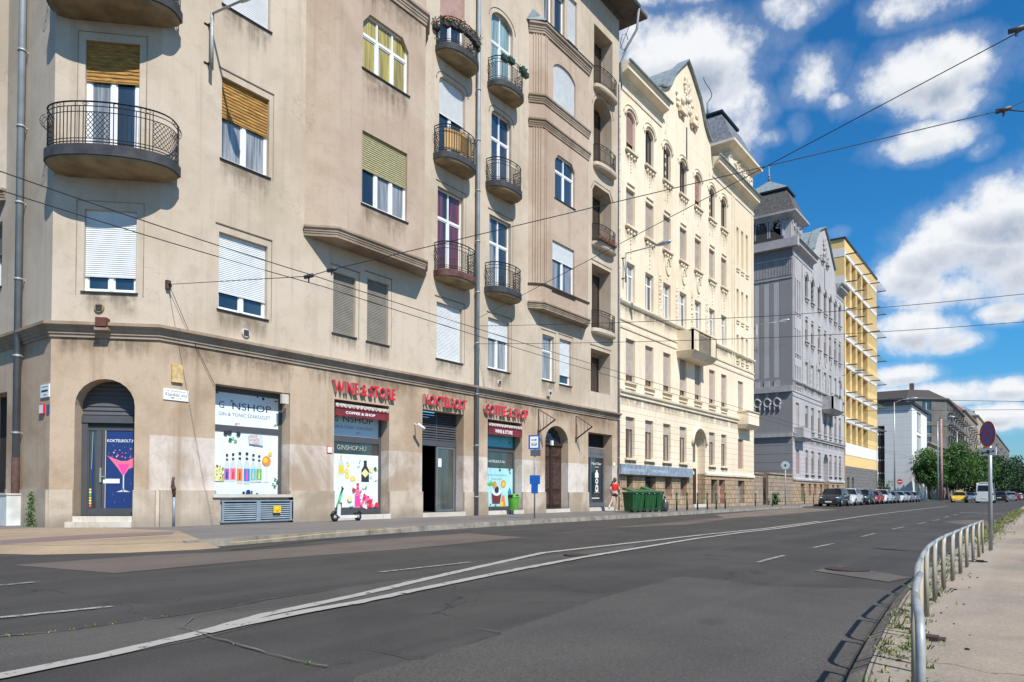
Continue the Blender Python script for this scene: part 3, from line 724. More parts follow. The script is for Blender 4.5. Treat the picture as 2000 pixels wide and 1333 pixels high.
# second oriel with fluted edges, string courses and a small metal roof
s2L, zz2 = FA.px(1031, 601); x_, y_ = onz(1054, 604, zz2); D2 = 19.6-y_; A2 = x_-s2L
D2 = min(max(D2, .5), .95); A2 = min(max(A2, .4), 1.1)
s2R = FA.px(1150, 500, D2)[0]+A2*.9
v2 = op(FA, 1079, 1122, 468, 568, D2); v3 = op(FA, 1084, 1122.6, 298, 386, D2); v4 = op2(FA, 'arch', .5, 1080.7, 1124.5, 133, 205, D2)
m1 = FA.px(1032, 229.4)[1]; m2 = FA.px(1032, 182)[1]; mt = FA.px(1032, 42)[1]; mp = FA.px(1031, 552)[1]
O2 = oriel('oriel', FA, s2L, s2R, A2, D2, zz2, mt, W1B, [(shape('rect', *v2), .2), (shape('clip', *v3, .28), .2), (shape('arch', *v4, .5), .2)], None,
      mold=((zz2-.02, zz2+.32, .14), (m1-.42, m1, .14), (m2-.42, m2, .14), (mt-.5, mt, .2), (mp-.1, mp, .1)), label='narrower oriel with a parapet band and sheet-metal roof', flute=((mp+.02, m1-.44), (m2+.02, mt-.52)))
window(T1, FA, *v2, dep=.17, n=D2, blind='shutter', bf=.35, gm=GLC); window(T1, FA, *v3, dep=.17, n=D2, transom=.36); window(T1, FA, *v4, dep=.17, n=D2, blind='shutter', bf=.98)
b = MB(); e = .24
pl = [(s2L-e, 0), (s2L+A2-e*.6, D2+e), (s2R-A2+e*.6, D2+e), (s2R+e, 0)]
pl[0] = (pl[0][0], .02); pl[3] = (pl[3][0], .02); lo = [FA.P(p[0], mt+.02, p[1]) for p in pl]; hi = [FA.P(p[0], mt+.8, .03) for p in ((s2L+.3, 0), (s2L+A2+.4, 0), (s2R-A2-.4, 0), (s2R-.3, 0))]
for i in range(3): b.face([lo[i], lo[i+1], hi[i+1], hi[i]], ZINCD)
b.face(list(reversed(lo)), ZINCD); b.build('oriel_roof', T1)
# side-street oriel, mostly out of view
b = MB(); OB = [(8.0, 0), (9.2, .85), (13.6, .85), (15.0, 0)]
pl = [FB.P(p[0], 0, p[1]) for p in OB]; pl = [(p.x, p.y) for p in pl]
bo = (11.2, 13.1, 11.0, 13.3)
wall(b, FB, [(9.2, 9.9), (13.6, 9.9), (13.6, 27), (9.2, 27)], [(shape('rect', *bo), .2), (shape('rect', 11.2, 13.1, 14.8, 17.1), .2)], W1U, n=.85)
for i in (0, 2): b.face([(*pl[i], 9.9), (*pl[i+1], 9.9), (*pl[i+1], 27), (*pl[i], 27)], W1U)
b.face([(*p, 9.9) for p in reversed(pl)], W1U); OBo = b.build('oriel', T1, 'side-street oriel cut by the left edge')
q = MB(); sweep(q, pl, MOLD(9.85, 10.2, .14), MOLDM); lo2 = [FB.P(p[0]*.8+11.3*.2, 9.35, p[1]*.35) for p in OB]
for i in range(3): q.face([lo2[i], lo2[i+1], (*pl[i+1], 9.86), (*pl[i], 9.86)], MOLDM)
q.build('moulding', (T1, OBo))
window(T1, FB, *bo, dep=.17, n=.85, gm=GLC); window(T1, FB, 11.2, 13.1, 14.8, 17.1, dep=.17, n=.85, gm=GLC)
# eaves above the loggia end and round the roof
b = MB()
sweep(b, [(7.95, 39), (7.95, 21.55), (9.9, 19.6), (36.6, 19.6), (36.6, 30)], [(0, ZTOP-.3), (.15, ZTOP-.28), (.15, ZTOP-.05), (1.15, ZTOP+.0), (1.2, ZTOP+.05), (1.2, ZTOP+.22), (0, ZTOP+.9)], mat('eaves_timber', (.10, .08, .065), .8, var=.2))
E = b.build('eaves', T1)
b = MB(); b.tube([FA.P(9.5, ZTOP+.16, 1.25), FA.P(36.7, ZTOP+.16, 1.25)], .09, ZINCD, 6)
b.tube([FA.P(36.7, ZTOP+.1, 1.2), FA.P(36.72, ZTOP-1.1, 1.05), FA.P(36.7, ZTOP-2.0, .35), FA.P(36.62, ZTOP-2.7, .12), FA.P(36.62, ZTOP-4.2, .1)], .07, ZINCD, 8)
b.tube([FA.P(36.6, ZTOP-1.6+.5*math.sin(i), .3+.25*math.cos(i)) for i in range(7)], .02, IRON, 4)
b.bar(FA.P(36.6, ZTOP-.1, 1.0), FA.P(36.6, ZTOP-1.9, .05), .02, IRON)
b.build('gutter', (T1, E))
# ------------------------------------------------------------------ shopfronts
def fpx(fr, n): return lambda x, y: fr.px(x, y, n)
def panel(fr, q, n): 
    mb = MB(); d = Draw(mb, fr, *q, n)
    def uv(x, y):
        a, z = fr.px(x, y, d.n); return (a-q[0])/(q[1]-q[0]), (z-q[2])/(q[3]-q[2])
    d.uv = uv
    def ptxt(t, x0, x1, yt, yb, m, bold=0.):
        u0, v1 = uv(x0, yt); u1 = uv(x1, yt)[0]; v0 = uv(x0, yb)[1]; d.txt(t, u0, u1, v0, v1, m, bold)
    d.ptxt = ptxt
    return mb, d
def zat(fr, x, y, n): return fr.px(x, y, n)[1]
SG = glass('shop_glass', (.03, .035, .033), 0); N_ = -.46
# gin shop window
s0, s1, z0, z1 = g1; zm0, zm1 = zat(FA, 421, 841, N_), zat(FA, 421, 829, N_); zb_ = zat(FA, 421, 969, N_)
b = MB()
for q in ((s0, s0+.08, z0, z1), (s1-.12, s1, z0, z1), (s0+.08, s1-.12, z0, zb_), (s0+.08, s1-.12, zm0, zm1), (s0+.08, s1-.12, z1-.16, z1)): b.fbox(FA, *q, -.5, -.43, DGREY)
W = b.build('shop_window', T1, 'gin shop window with six bottles on a white poster')
b = MB(); b.fbox(FA, s0+.05, s1-.1, z0+.05, z1-.1, -.49, -.47, SG); b.build('pane', (T1, W))
mb, d = panel(FA, (s0+.08, s1-.12, zm1, z1-.16), N_); d.rect(0, 1, 0, 1, PC['paper'])
d.ptxt('G', 427.5, 438, 783, 797, BLACK); d.ptxt('NSHOP', 454, 529.5, 786, 800, BLACK)
d.ptxt('GIN & TONIC SZAKÜZLET', 427, 528, 802.5, 811, TXTG)
for (x, y, r) in ((450, 783, .03), (424, 765, .04), (541, 786, .035), (543, 792, .03)): d.leaf(*d.uv(x, y), r*1.3, PC['dgreen'], int(x))
for (x, y, r) in ((503, 776, .012), (509, 774, .013), (514, 779.5, .02), (520.5, 773.5, .012), (525, 777.5, .01)): d.circ(*d.uv(x, y), r, PC['navy'])
d.leaf(*d.uv(541, 832), .05, PC['green'], 3); d.ptxt('gin', 459, 469, 825, 830.5, PC['red'])
mb.build('poster', (T1, W))
mb, d = panel(FA, (s0+.08, s1-.12, zb_, zm0), N_); d.rect(0, 1, 0, 1, PC['paper'])
L1 = ['purple', 'pink', 'orange', 'blue', 'teal', 'green']; FG = ['navy', 'red', 'red', 'magenta', 'yellow', 'cream']
for i, (x, yt, yb, wd) in enumerate(((443.4, 887, 942, 11), (455.4, 885.5, 942, 11.5), (468.6, 883.5, 945, 12), (482.4, 884, 945.5, 12.5), (495, 887, 943, 11), (506.4, 889.5, 942, 10.5))):
    u, v1 = d.uv(x, yt); _, v0 = d.uv(x, yb); wu = d.uv(x+wd/2, yt)[0]-d.uv(x-wd/2, yt)[0]
    d.bottle(u, wu, v0, v1, PC['lglass'], PC[L1[i]], PC['dglass'])
    d.circ(u, v0+(v1-v0)*.41, wu*.12, PC[FG[i]]); d.poly([(u-wu*.15, v0+(v1-v0)*.12), (u+wu*.12, v0+(v1-v0)*.12), (u+wu*.14, v0+(v1-v0)*.36), (u-wu*.1, v0+(v1-v0)*.36)], PC[FG[i]])
u, v = d.uv(520.5, 901); d.circ(u, v, .068, PC['orange']); d.circ(u-.015, v+.01, .035, PC['yellow']); ux, vx = d.uv(528, 887); d.circ(ux, vx, .03, PC['yellow'])
_, vb = d.uv(519, 941); d.rect(u-.004, u+.004, vb, v-.07, PC['lglass']); d.rect(u-.045, u+.045, vb-.008, vb, PC['lglass'])
rr = random.Random(5)
u0_, v0_ = d.uv(427, 925)
d.poly([(u0_-.05, v0_-.12), (u0_+.05, v0_-.12), (u0_+.075, v0_+.09), (u0_-.075, v0_+.09)], PC['cream'])
for k in range(26): d.circ(u0_+rr.uniform(-.065, .065), v0_+rr.uniform(-.11, .15), .011, PC[rr.choice(['yellow', 'green', 'red', 'dgreen', 'cream', 'orange'])], k=7)
for (x, y, r, m) in ((441, 846, .03, 'dglass'), (449, 845, .03, 'dglass'), (466, 848, .03, 'dglass'), (450, 859, .025, 'dgreen'), (459, 858, .045, 'green'), (536, 947, .04, 'dgreen'), (541, 938, .05, 'dgreen'), (476, 963, .02, 'navy'), (485, 962, .035, 'navy'), (492, 961, .015, 'navy'), (418, 962, .03, 'dgreen'), (502, 966, .02, 'dgreen')):
    (d.leaf if r > .034 and m != 'navy' else d.circ)(*d.uv(x, y), r, PC[m])
a = d.uv(487, 849); c = d.uv(513, 870)
d.poly([(a[0], c[1]+.01), (c[0]+.01, c[1]-.01), (c[0], a[1]), (a[0]-.01, a[1]+.01)], PC['lglass'])
d.ptxt('HAVE', 488, 503, 850, 855.5, PC['red']); d.ptxt('A NICE', 488, 506, 857, 862, PC['red']); d.ptxt('GIN', 494, 506, 864, 869, PC['red'])
mb.build('poster', (T1, W))
# sill and cellar grille with the yellow gas box
b = MB(); b.fbox(FA, g1[0]-.1, g1[1]+.02, .93, 1.02, -.46, .13, STEP); b.build('window_sill', T1)
VENT = mat('vent_blue_grey', (.26, .32, .37), .5, .2, var=.12)
b = MB(); v0, v1, v2, v3 = vg; mid = (v0+v1)/2
b.fbox(FA, v0-.04, v1+.04, v2-.04, v2, -.1, .08, VENT); b.fbox(FA, v0-.04, v1+.04, v3, v3+.04, -.1, .08, VENT)
for x in (v0, mid-.06, mid+.01, v1-.06): b.fbox(FA, x, x+.07, v2, v3, -.1, .075, VENT)
for k in range(8):
    z = v2+.04+k*(v3-v2-.06)/8; P = FA.P
    for x0, x1 in ((v0+.07, mid-.06), (mid+.08, v1-.06)):
        b.hexa([P(x0, z, .06), P(x1, z, .06), P(x1, z-.01, .05), P(x0, z-.01, .05), P(x0, z+.045, .02), P(x1, z+.045, .02), P(x1, z+.045, .01), P(x0, z+.045, .01)], VENT)
b.fbox(FA, v0, v1, v2, v3, -.11, -.09, BLACK); b.build('cellar_grille', T1)
gx = FA.px(537, 1005)[0]; b = MB(); b.fbox(FA, gx-.13, gx+.13, .44, .66, .08, .13, mat('gas_yellow', (.72, .48, .02), .5)); b.ball(FA.P(gx, .55, .13), (.07, .02, .07), mat('gas_yellow', (0, 0, 0))); b.build('gas_box', T1)
# second window: bottles and fruit
def shopframe(q, bars, label, poster_top):
    s0, s1, z0, z1 = q; b = MB()
    b.fbox(FA, s0, s0+.07, z0, z1, -.5, -.43, DGREY); b.fbox(FA, s1-.12, s1, z0, z1, -.5, -.43, DGREY); b.fbox(FA, s0+.07, s1-.12, z1-.1, z1, -.5, -.43, DGREY)
    b.fbox(FA, s0+.07, s1-.12, z0, bars[0], -.5, -.43, DGREY)
    for i in range(1, len(bars), 2): b.fbox(FA, s0+.07, s1-.12, bars[i], bars[i+1], -.5, -.43, DGREY)
    W = b.build('shop_window', T1, label)
    b = MB(); b.fbox(FA, s0+.05, s1-.1, z0+.05, z1-.05, -.49, -.47, SG); b.build('pane', (T1, W)); return W
zz = lambda x, y: zat(FA, x, y, N_)
W = shopframe(g2, [zz(652, 993), zz(652, 862), zz(652, 850)], 'shop window with a bottle-and-fruit poster behind the parked scooter', 0)
s0, s1 = g2[0]+.07, g2[1]-.12
mb, d = panel(FA, (s0, s1, zz(652, 850), g2[3]-.1), N_); d.rect(0, 1, 0, 1, PC['pblue'])
d.ptxt('G', 653, 660, 811, 823, BLACK); d.ptxt('NSHOP', 670, 729, 812, 824, BLACK); d.ptxt('GIN & TONIC SZAKÜZLET', 652, 729, 828, 835, TXTG); d.ptxt('gin', 695, 704, 843, 849, PC['red']); mb.build('poster', (T1, W))
mb, d = panel(FA, (s0, s1, zz(652, 885), zz(652, 862)), N_); d.ptxt('GINSHOP.HU', 658, 715, 868.5, 878, mat('pale_green_print', (.40, .47, .40))); mb.build('lettering', (T1, W))
mb, d = panel(FA, (s0, s1, zz(652, 992), zz(652, 886)), N_); d.rect(0, 1, 0, 1, PC['paper'])
def bt(x, wd, yt, yb, *ms):
    u, v1 = d.uv(x, yt); _, v0 = d.uv(x, yb); wu = d.uv(x+wd/2, yt)[0]-d.uv(x-wd/2, yt)[0]; d.bottle(u, wu, v0, v1, *ms); return u, (v0+v1)/2, wu
bt(666.5, 11, 889, 928, PC['lglass'], PC['yellow'], PC['yellow'])
u, v, wu = bt(713.5, 15, 900, 942, PC['dglass'], None, PC['dglass'])
vv = v-.02; d.poly([(u, vv-.10), (u+wu*.5, vv-.02), (u, vv+.07), (u-wu*.5, vv-.02)], PC['cream'])
for (x, y, r) in ((677, 921, .045), (678, 931, .04), (680, 909, .03), (688, 935, .045), (692, 936, .03)): d.circ(*d.uv(x, y), r, PC['yellow']); d.circ(*d.uv(x, y), r*.5, PC['cream'])
for (x, y, r) in ((702, 902, .035), (701, 912, .03), (678, 905, .02), (734, 918, .035), (735, 940, .03)): d.leaf(*d.uv(x, y), r, PC['green'], int(x))
d.circ(*d.uv(733, 916), .03, PC['dgreen']); d.circ(*d.uv(725, 918), .05, PC['cream']); d.circ(*d.uv(725, 932), .03, PC['lglass'])
bt(699, 11, 944, 993, PC['pink'], PC['magenta'], PC['red'])
for k in range(46):
    x, y = 707+rr.uniform(-3, 20), 991-abs(rr.gauss(0, 11)); d.circ(*d.uv(x, y), rr.uniform(.015, .04), PC[rr.choice(['red', 'pink', 'pink', 'magenta', 'paper', 'red'])], k=8)
d.poly([d.uv(688, 952), d.uv(697, 957), d.uv(690, 963)], PC['red']); d.circ(*d.uv(736, 987), .045, PC['red']); d.leaf(*d.uv(713, 952), .04, PC['green'], 2); d.leaf(*d.uv(687, 992), .04, PC['dgreen'], 9); d.circ(*d.uv(684, 974), .05, PC['cream'])
mb.build('poster', (T1, W))
# coffee window
W = shopframe(g4, [zz(952, 991), zz(952, 881), zz(952, 872)], 'coffee shop window with a light blue poster beside the green bin', 0)
s0, s1 = g4[0]+.07, g4[1]-.12
mb, d = panel(FA, (s0, s1, zz(952, 872), g4[3]-.1), N_); d.rect(0, 1, 0, 1, PC['teal']); 
for (x, y, r, m) in ((966, 868, .06, 'green'), (976, 861, .05, 'blue'), (995, 866, .06, 'navy'), (974, 868, .03, 'dgreen')): d.leaf(*d.uv(x, y), r, PC[m], int(x))
mb.build('poster', (T1, W))
mb, d = panel(FA, (s0, s1, zz(952, 913), zz(952, 881)), N_); d.ptxt('KOKTÉLBOLT.HU', 951, 986, 897, 903, WPRINT); mb.build('lettering', (T1, W))
mb, d = panel(FA, (s0, s1, zz(952, 990), zz(952, 914)), N_); d.rect(0, 1, 0, 1, mat('print_sky', (.38, .66, .72), .35, var=.1))
d.ptxt('KOKTÉL ALAPANYAGOK', 951, 990, 925, 930, PC['dgreen']); d.ptxt('SZAKÜZLET', 961, 981, 933, 937.5, PC['dgreen'])
u, v = d.uv(970, 972); d.poly([(u-.13, v-.17), (u+.1, v-.17), (u+.15, v+.12), (u-.16, v+.12)], PC['brown']); d.circ(u, v+.14, .14, PC['paper'], .5); d.circ(u, v+.2, .07, PC['dglass'])
d.circ(*d.uv(983, 946), .08, PC['orange']); d.circ(*d.uv(983, 946), .045, PC['yellow']); d.circ(*d.uv(966, 947), .07, PC['orange']); d.leaf(*d.uv(958, 950), .13, PC['green'], 4)
d.poly([d.uv(977, 990), d.uv(988, 990), d.uv(985, 968), d.uv(981, 968)], PC['orange']); d.circ(*d.uv(980, 985), .05, PC['yellow']); d.poly([d.uv(993, 990), d.uv(999, 990), d.uv(999, 962), d.uv(995, 952), d.uv(992, 962)], PC['blue'])
for (x, y) in ((956, 989), (968, 991), (995, 921), (976, 915)): d.leaf(*d.uv(x, y), .07, PC['dgreen'], int(x))
mb.build('poster', (T1, W))
# steps of the shops
for q, zt in ((g2, .30), (g3, .30), (g4, .30), (g5, .30), (g6, .32)): b = MB(); b.fbox(FA, q[0]-.03, q[1]+.03, .12, zt, -.62, .10, STEP); b.build('doorstep', T1)
b = MB()
b.fbox(FC, cA[0]-.12, cA[1]+.02, .12, .27, -.5, .22, STEP); b.fbox(FC, cA[0]-.05, cA[1]-.02, .27, .42, -.55, .05, STEP); b.build('doorstep', T1); b = MB()
b.fbox(FB, bD[0], bD[1], .1, .25, -.6, .05, STEP)
b.build('doorstep', T1)
# cocktail shop doorway: louvres above, dark interior, one glass leaf ajar
s0, s1, z0, z1 = g3; N3 = -.48; zl = zat(FA, 825, 870, N3); zl2 = zat(FA, 825, 859, N3)
b = MB(); b.fbox(FA, s0, s1, zl, zl2, -.5, -.4, DGREY); b.fbox(FA, s0, s0+.06, zl2, z1, -.5, -.42, DGREY); b.fbox(FA, s1-.06, s1, z0, z1, -.5, -.42, DGREY); b.fbox(FA, (s0+s1)/2-.03, (s0+s1)/2+.03, zl2, z1, -.5, -.41, DGREY)
k = 11
for i in range(k):
    z = zl2+.03+i*(z1-zl2-.05)/k; P = FA.P; h = (z1-zl2)/k
    b.hexa([P(s0+.06, z, -.41), P(s1-.06, z, -.41), P(s1-.06, z-.015, -.42), P(s0+.06, z-.015, -.42), P(s0+.06, z+h*.75, -.47), P(s1-.06, z+h*.75, -.47), P(s1-.06, z+h*.72, -.48), P(s0+.06, z+h*.72, -.48)], DGREY)
D = b.build('shop_door', T1, 'open cocktail shop doorway with louvres above')
b = MB(); b.fbox(FA, s0, s1, z0, z1, -3.0, -2.9, DARK); b.fbox(FA, s0-.05, s0, z0, z1, -3, -.5, DARK); b.fbox(FA, s1, s1+.05, z0, z1, -3, -.5, DARK); b.fbox(FA, s0, s1, z0-.05, z0+.005, -3, -.5, DARK)
b.fbox(FA, s0, s1, zl, zl+.05, -3, -.5, DARK); b.fbox(FA, s0+.5, s0+.9, z0+.01, z0+.4, -1.5, -1.0, mat('red_bag', (.35, .02, .02))); b.build('interior', (T1, D))
gl0 = FA.px(851, 900, -.45)[0]; gl1 = s1-.08
b = MB()
for q in ((gl0, gl0+.09, z0, zl), (gl1-.09, gl1, z0, zl), (gl0+.09, gl1-.09, zl-.09, zl), (gl0+.09, gl1-.09, z0, z0+.1)): b.fbox(FA, *q, -.48, -.42, mat('alu_grey', (.20, .21, .23), .45, .4))
b.fbox(FA, gl0+.09, gl1-.09, z0+.1, zl-.09, -.46, -.44, glass('door_glass', (.06, .07, .065), .5, (.18, .2, .17)))
b.fbox(FA, gl0+.13, gl0+.33, zl-.85, zl-.5, -.435, -.43, WPRINT); b.build('glass_leaf', (T1, D))
# arched wooden street door
s0, s1, z0, z1 = g5; cx = (s0+s1)/2; b = MB()
zs_ = z1-.95
b.fbox(FA, s0, s1, z0, zs_, -.5, -.42, BROWNW); b.fbox(FA, s0-.02, s1+.02, zs_-.02, zs_+.12, -.5, -.33, BROWNW)
for k in range(2):
    l = s0+.08+k*(s1-s0)/2; r_ = l+(s1-s0)/2-.16
    for (za, zb2) in ((z0+.12, z0+.8), (z0+.9, zs_-.75), (zs_-.65, zs_-.1)):
        b.fbox(FA, l, r_, za, zb2, -.42, -.40, BROWNW); b.fbox(FA, l+.08, r_-.08, za+.08, zb2-.08, -.40, -.37, mat('carved_wood', (.06, .03, .02), .5, var=.7, scale=9))
b.fbox(FA, cx-.03, cx+.03, z0, zs_, -.42, -.37, BROWNW)
D = b.build('entrance_door', T1, 'carved dark wooden door under the arch')
b = MB(); b.fbox(FA, s0, s1, zs_+.1, z1, -.5, -.47, GL)
for i in range(9): t = math.pi*i/8; b.bar(FA.P(cx, zs_+.1, -.45), FA.P(cx+(s1-s0)/2*math.cos(t), zs_+.1+.9*math.sin(t), -.45), .012, IRON)
for r_ in (.3, .6): b.tube([FA.P(cx+(s1-s0)/2*r_*math.cos(math.pi*i/10), zs_+.1+.9*r_*math.sin(math.pi*i/10), -.44) for i in range(11)], .012, IRON, 4)
b.fbox(FA, cx-.1, cx+.06, zs_-.02, zs_+.22, -.33, -.25, WPRINT)
b.build('fanlight', (T1, D))
# dark shop door near the end
s0, s1, z0, z1 = g6; N6 = -.58; zl = zat(FA, 1150, 894, N6); zl2 = zat(FA, 1150, 886, N6); b = MB()
BG = mat('blue_grey_frame', (.12, .14, .165), .5, .2)
b.fbox(FA, s0, s1, zl, zl2, -.6, -.5, BG); b.fbox(FA, s0, s1, z0, z0+.25, -.6, -.5, BG); b.fbox(FA, s0, s1, z1-.75, z1, -.62, -.58, DARK)
for i in range(7):
    z = zl2+.03+i*(z1-.75-zl2)/7; h = (z1-.75-zl2)/7; P = FA.P
    b.hexa([P(s0, z, -.5), P(s1, z, -.5), P(s1, z-.015, -.52), P(s0, z-.015, -.52), P(s0, z+h*.75, -.56), P(s1, z+h*.75, -.56), P(s1, z+h*.72, -.57), P(s0, z+h*.72, -.57)], mat('louvre_grey', (.28, .27, .27), .5))
for x in (s0, s0+.42*(s1-s0)-.03, s1-.12): b.fbox(FA, x, x+.09, z0+.25, zl, -.6, -.49, BG)
D = b.build('shop_door', T1, 'dark glazed shop door with white printing, nearest the cream building')
b = MB(); b.fbox(FA, s0+.02, s1-.02, z0+.2, zl, -.58, -.56, glass('dark_shop_glass', (.008, .014, .02))); b.build('pane', (T1, D))
mb, d = panel(FA, (s0+.5*(s1-s0), s1-.2, z0+.3, zl-.05), -.555)
d.txt('Nail Bar', .0, .98, .86, .92, WPRINT); d.rect(.3, .7, .805, .815, WPRINT)
d.bottle(.5, .34, .56, .74, WPRINT, None, None); d.circ(.5, .48, .14, WPRINT); d.circ(.5, .48, .07, BLACK); d.circ(.5, .31, .15, WPRINT, 1.3); d.circ(.5, .31, .07, BLACK, 1.3); d.rect(.32, .68, .25, .26, WPRINT); d.rect(.25, .75, .215, .222, WPRINT); d.rect(.0, .75, .07, .09, WPRINT)
mb.build('lettering', (T1, D))
# corner door: rolling louvre in the arch, grey frame, poster
s0, s1, z0, z1 = cA; NA = -.46; ca = MB()
zl = zat(FC, 165, 826, NA); zl2 = zat(FC, 165, 812, NA)
zd = zat(FC, 165, 836, NA)
ca.fbox(FC, s0, s1, zl, zl2, -.5, -.40, DGREY); slats(ca, FC, s0, s1, zl2, z1, -.49, .115, DGREY, .03)
ca.fbox(FC, s0, s0+.16, z0, zl, -.5, -.43, DGREY); ca.fbox(FC, s1-.05, s1, z0, zl, -.5, -.43, DGREY); ca.fbox(FC, s0+.16, s1-.05, zd-.06, zd, -.5, -.45, DGREY); ca.fbox(FC, s0+.16, s1-.05, z0, z0+.2, -.5, -.45, DGREY)
ca.fbox(FC, s0+.16, s1-.05, zd, zl, -.5, -.48, BLACK)
xa, xb, xc, xd = (FC.px(x, 900, NA)[0] for x in (174, 188, 199, 207))
for q in ((s0+.16, xa), (xb, xc-.01), (xc+.01, xd)): ca.fbox(FC, *q, z0+.2, zd-.06, -.5, -.455, DGREY)
D = ca.build('shop_door', T1, 'grey corner shop door under a rolling arch shutter')
b = MB(); b.fbox(FC, s0+.1, s1, z0+.1, zd-.03, -.498, -.485, SG); b.build('pane', (T1, D))
mb, d = panel(FC, (FC.px(206, 900, NA)[0], s1-.07, zat(FC, 206, 998, NA), zat(FC, 206, 838, NA)), -.475)
d.poly([(0, 0.03), (.95, 0), (1, .97), (.04, 1)], PC['navy']); d.txt('KOKTELBOLT.HU', .04, .97, .84, .875, WPRINT, .01)
u, v = .56, .53
d.poly([(u-.5, v+.14), (u-.1, v+.08), (u+.1, v+.08), (u+.5, v+.16), (u+.4, v+.02), (u+.15, v-.02), (u+.02, v-.10), (u-.02, v-.10), (u-.2, v)], PC['pink']); d.poly([(u-.17, v+.04), (u+.17, v+.04), (u+.02, v-.09), (u-.02, v-.09)], PC['magenta'])
d.rect(u-.02, u+.02, v-.28, v-.09, PC['lglass']); d.poly([(u-.22, v-.30), (u+.22, v-.30), (u, v-.27)], PC['lglass'])
for k in range(22): d.circ(u+rr.gauss(-.05, .2), v+.12+abs(rr.gauss(0, .07)), rr.uniform(.008, .03), PC[rr.choice(['pink', 'magenta', 'lav'])], k=6)
for (x, y) in ((.1, .7), (.75, .75), (.8, .33), (.55, .25), (.25, .2), (.6, .13), (.3, .1), (.9, .2)): d.poly([(x, y-.03), (x+.03, y), (x, y+.03), (x-.01, y)], mat('print_dim', (.05, .09, .22)))
for q in ((0, .012, .03, .99), (.965, .98, .0, .97)): d.rect(*q, WPRINT)
d.rect(-.06, .45, .335, .39, PC['paper']); mb.build('poster', (T1, D))
mb, d = panel(FC, (xa, xb, z0+.2, zd-.06), -.475)
d.poly([(.35, .1), (.65, .1), (.7, .5), (.55, .98), (.45, .98), (.3, .5)], PC['navy']); d.poly([(.3, .5), (.34, .5), (.5, .98), (.46, .98)], PC['lglass'])
for k in range(7): d.circ(.2, .03+.035*k, .18, PC[['magenta', 'yellow', 'cream', 'yellow', 'green', 'cream', 'yellow'][k]])
mb.build('poster', (T1, D))
b = MB(); hx = FC.px(197, 935, NA)[0]; b.bar(FC.P(hx, 1.35, -.44), FC.P(hx, 1.75, -.44), .03, GALV); b.bar(FC.P(hx, 1.5, -.42), FC.P(hx+.14, 1.5, -.4), .015, GALV); b.build('handle', (T1, D))
# side-street doorway
b = MB(); b.fbox(FB, bD[0]+.9, bD[1], bD[2], bD[3], -.5, -.42, DARK); b.fbox(FB, bD[0], bD[0]+.9, bD[2], bD[3], -.5, -.42, W1G); b.build('shop_door', T1, 'dark side-street doorway')

# ------------------------------------------------------------------ things fixed to the corner building
def letters(name, txt, x0, x1, yt, yb, label, n=.14):
    s0, z1 = FA.px(x0, yt, n); s1 = FA.px(x1, yt, n)[0]; z0 = FA.px(x0, yb, n)[1]
    T = Thing(name, label, 'sign', FA.P(s0, z0), group='red shop letters over the windows')
    b = MB(); text(b, FA, txt, RED, s0, s1, z0, z1, n, 0, .016); text(b, FA, txt, REDS, s0, s1, z0, z1, n-.11, .105, .014); b.build('letters', T)
    for k in range(6): b = MB(); x = s0+(s1-s0)*(k+.5)/6; b.bar(FA.P(x, z0+.2, 0), FA.P(x, z0+.2, n-.08), .012, REDS); b.build('bracket', T)
letters('shop_letters', 'WINE & STORE', 652, 773, 741, 765.5, 'red WINE & STORE letters over the second shop window')
letters('shop_letters', 'KOKTÉLBOLT', 830, 912, 764, 790, 'red KOKTÉLBOLT letters over the open doorway')
letters('shop_letters', 'COFFEE & SHOP', 948, 1032, 788, 808.5, 'red COFFEE & SHOP letters left of the arched wooden door')
MAR = mat('maroon_cloth', (.17, .018, .026), .8, var=.2, scale=6); LIN = mat('cream_lace', (.45, .42, .38), .8, var=.5, scale=14)
def awning(q, txt, yt, yb, xl, label, x0, x1):
    n = .05; s0, s1 = q[0]+.02, q[1]-.06; z1 = FA.px(xl, yt, n)[1]; z0 = FA.px(xl, yb, n)[1]
    T = Thing('shop_awning', label, 'awning', FA.P(s0, z0), group='maroon awnings over the shop windows'); P = FA.P
    b = MB(); b.hexa([P(s0, z0, n), P(s1, z0, n), P(s1, z0, n-.02), P(s0, z0, n-.02), P(s0, z1, n), P(s1, z1, n), P(s1, z1, n-.02), P(s0, z1, n-.02)], MAR)
    b.hexa([P(s0, z1, n), P(s1, z1, n), P(s1, z1-.02, n), P(s0, z1-.02, n), P(s0, q[3]-.12, -.35), P(s1, q[3]-.12, -.35), P(s1, q[3]-.16, -.35), P(s0, q[3]-.16, -.35)], MAR); b.build('canopy', T)
    b = MB(); k = 14
    for i in range(k): x = s0+(s1-s0)*i/k; w_ = (s1-s0)/k; b.face([P(x, z1+.17, n+.003), P(x+w_, z1+.17, n+.003), P(x+w_, z1+.09, n+.004), P(x+w_/2, z1+.02, n+.004), P(x, z1+.09, n+.003)], LIN)
    b.build('valance', T)
    b = MB(); text(b, FA, txt, WPRINT, FA.px(x0, yt, n)[0], FA.px(x1, yt, n)[0], z0+.09, z1-.08, n+.006, 0, .03); b.build('lettering', T)
    b = MB(); b.bar(P(s0+.05, z1, n-.02), P(s0+.05, q[3]-.5, -.4), .015, IRON); b.bar(P(s1-.05, z1, n-.02), P(s1-.05, q[3]-.5, -.4), .015, IRON); b.build('arm', T)
awning(g2, 'COFFEE & SHOP', 796, 811, 653.5, 'maroon awning lettered COFFEE & SHOP', 675, 733)
awning(g4, 'WINE & STORE', 833, 848, 952.5, 'maroon awning lettered WINE & STORE', 967, 1001)
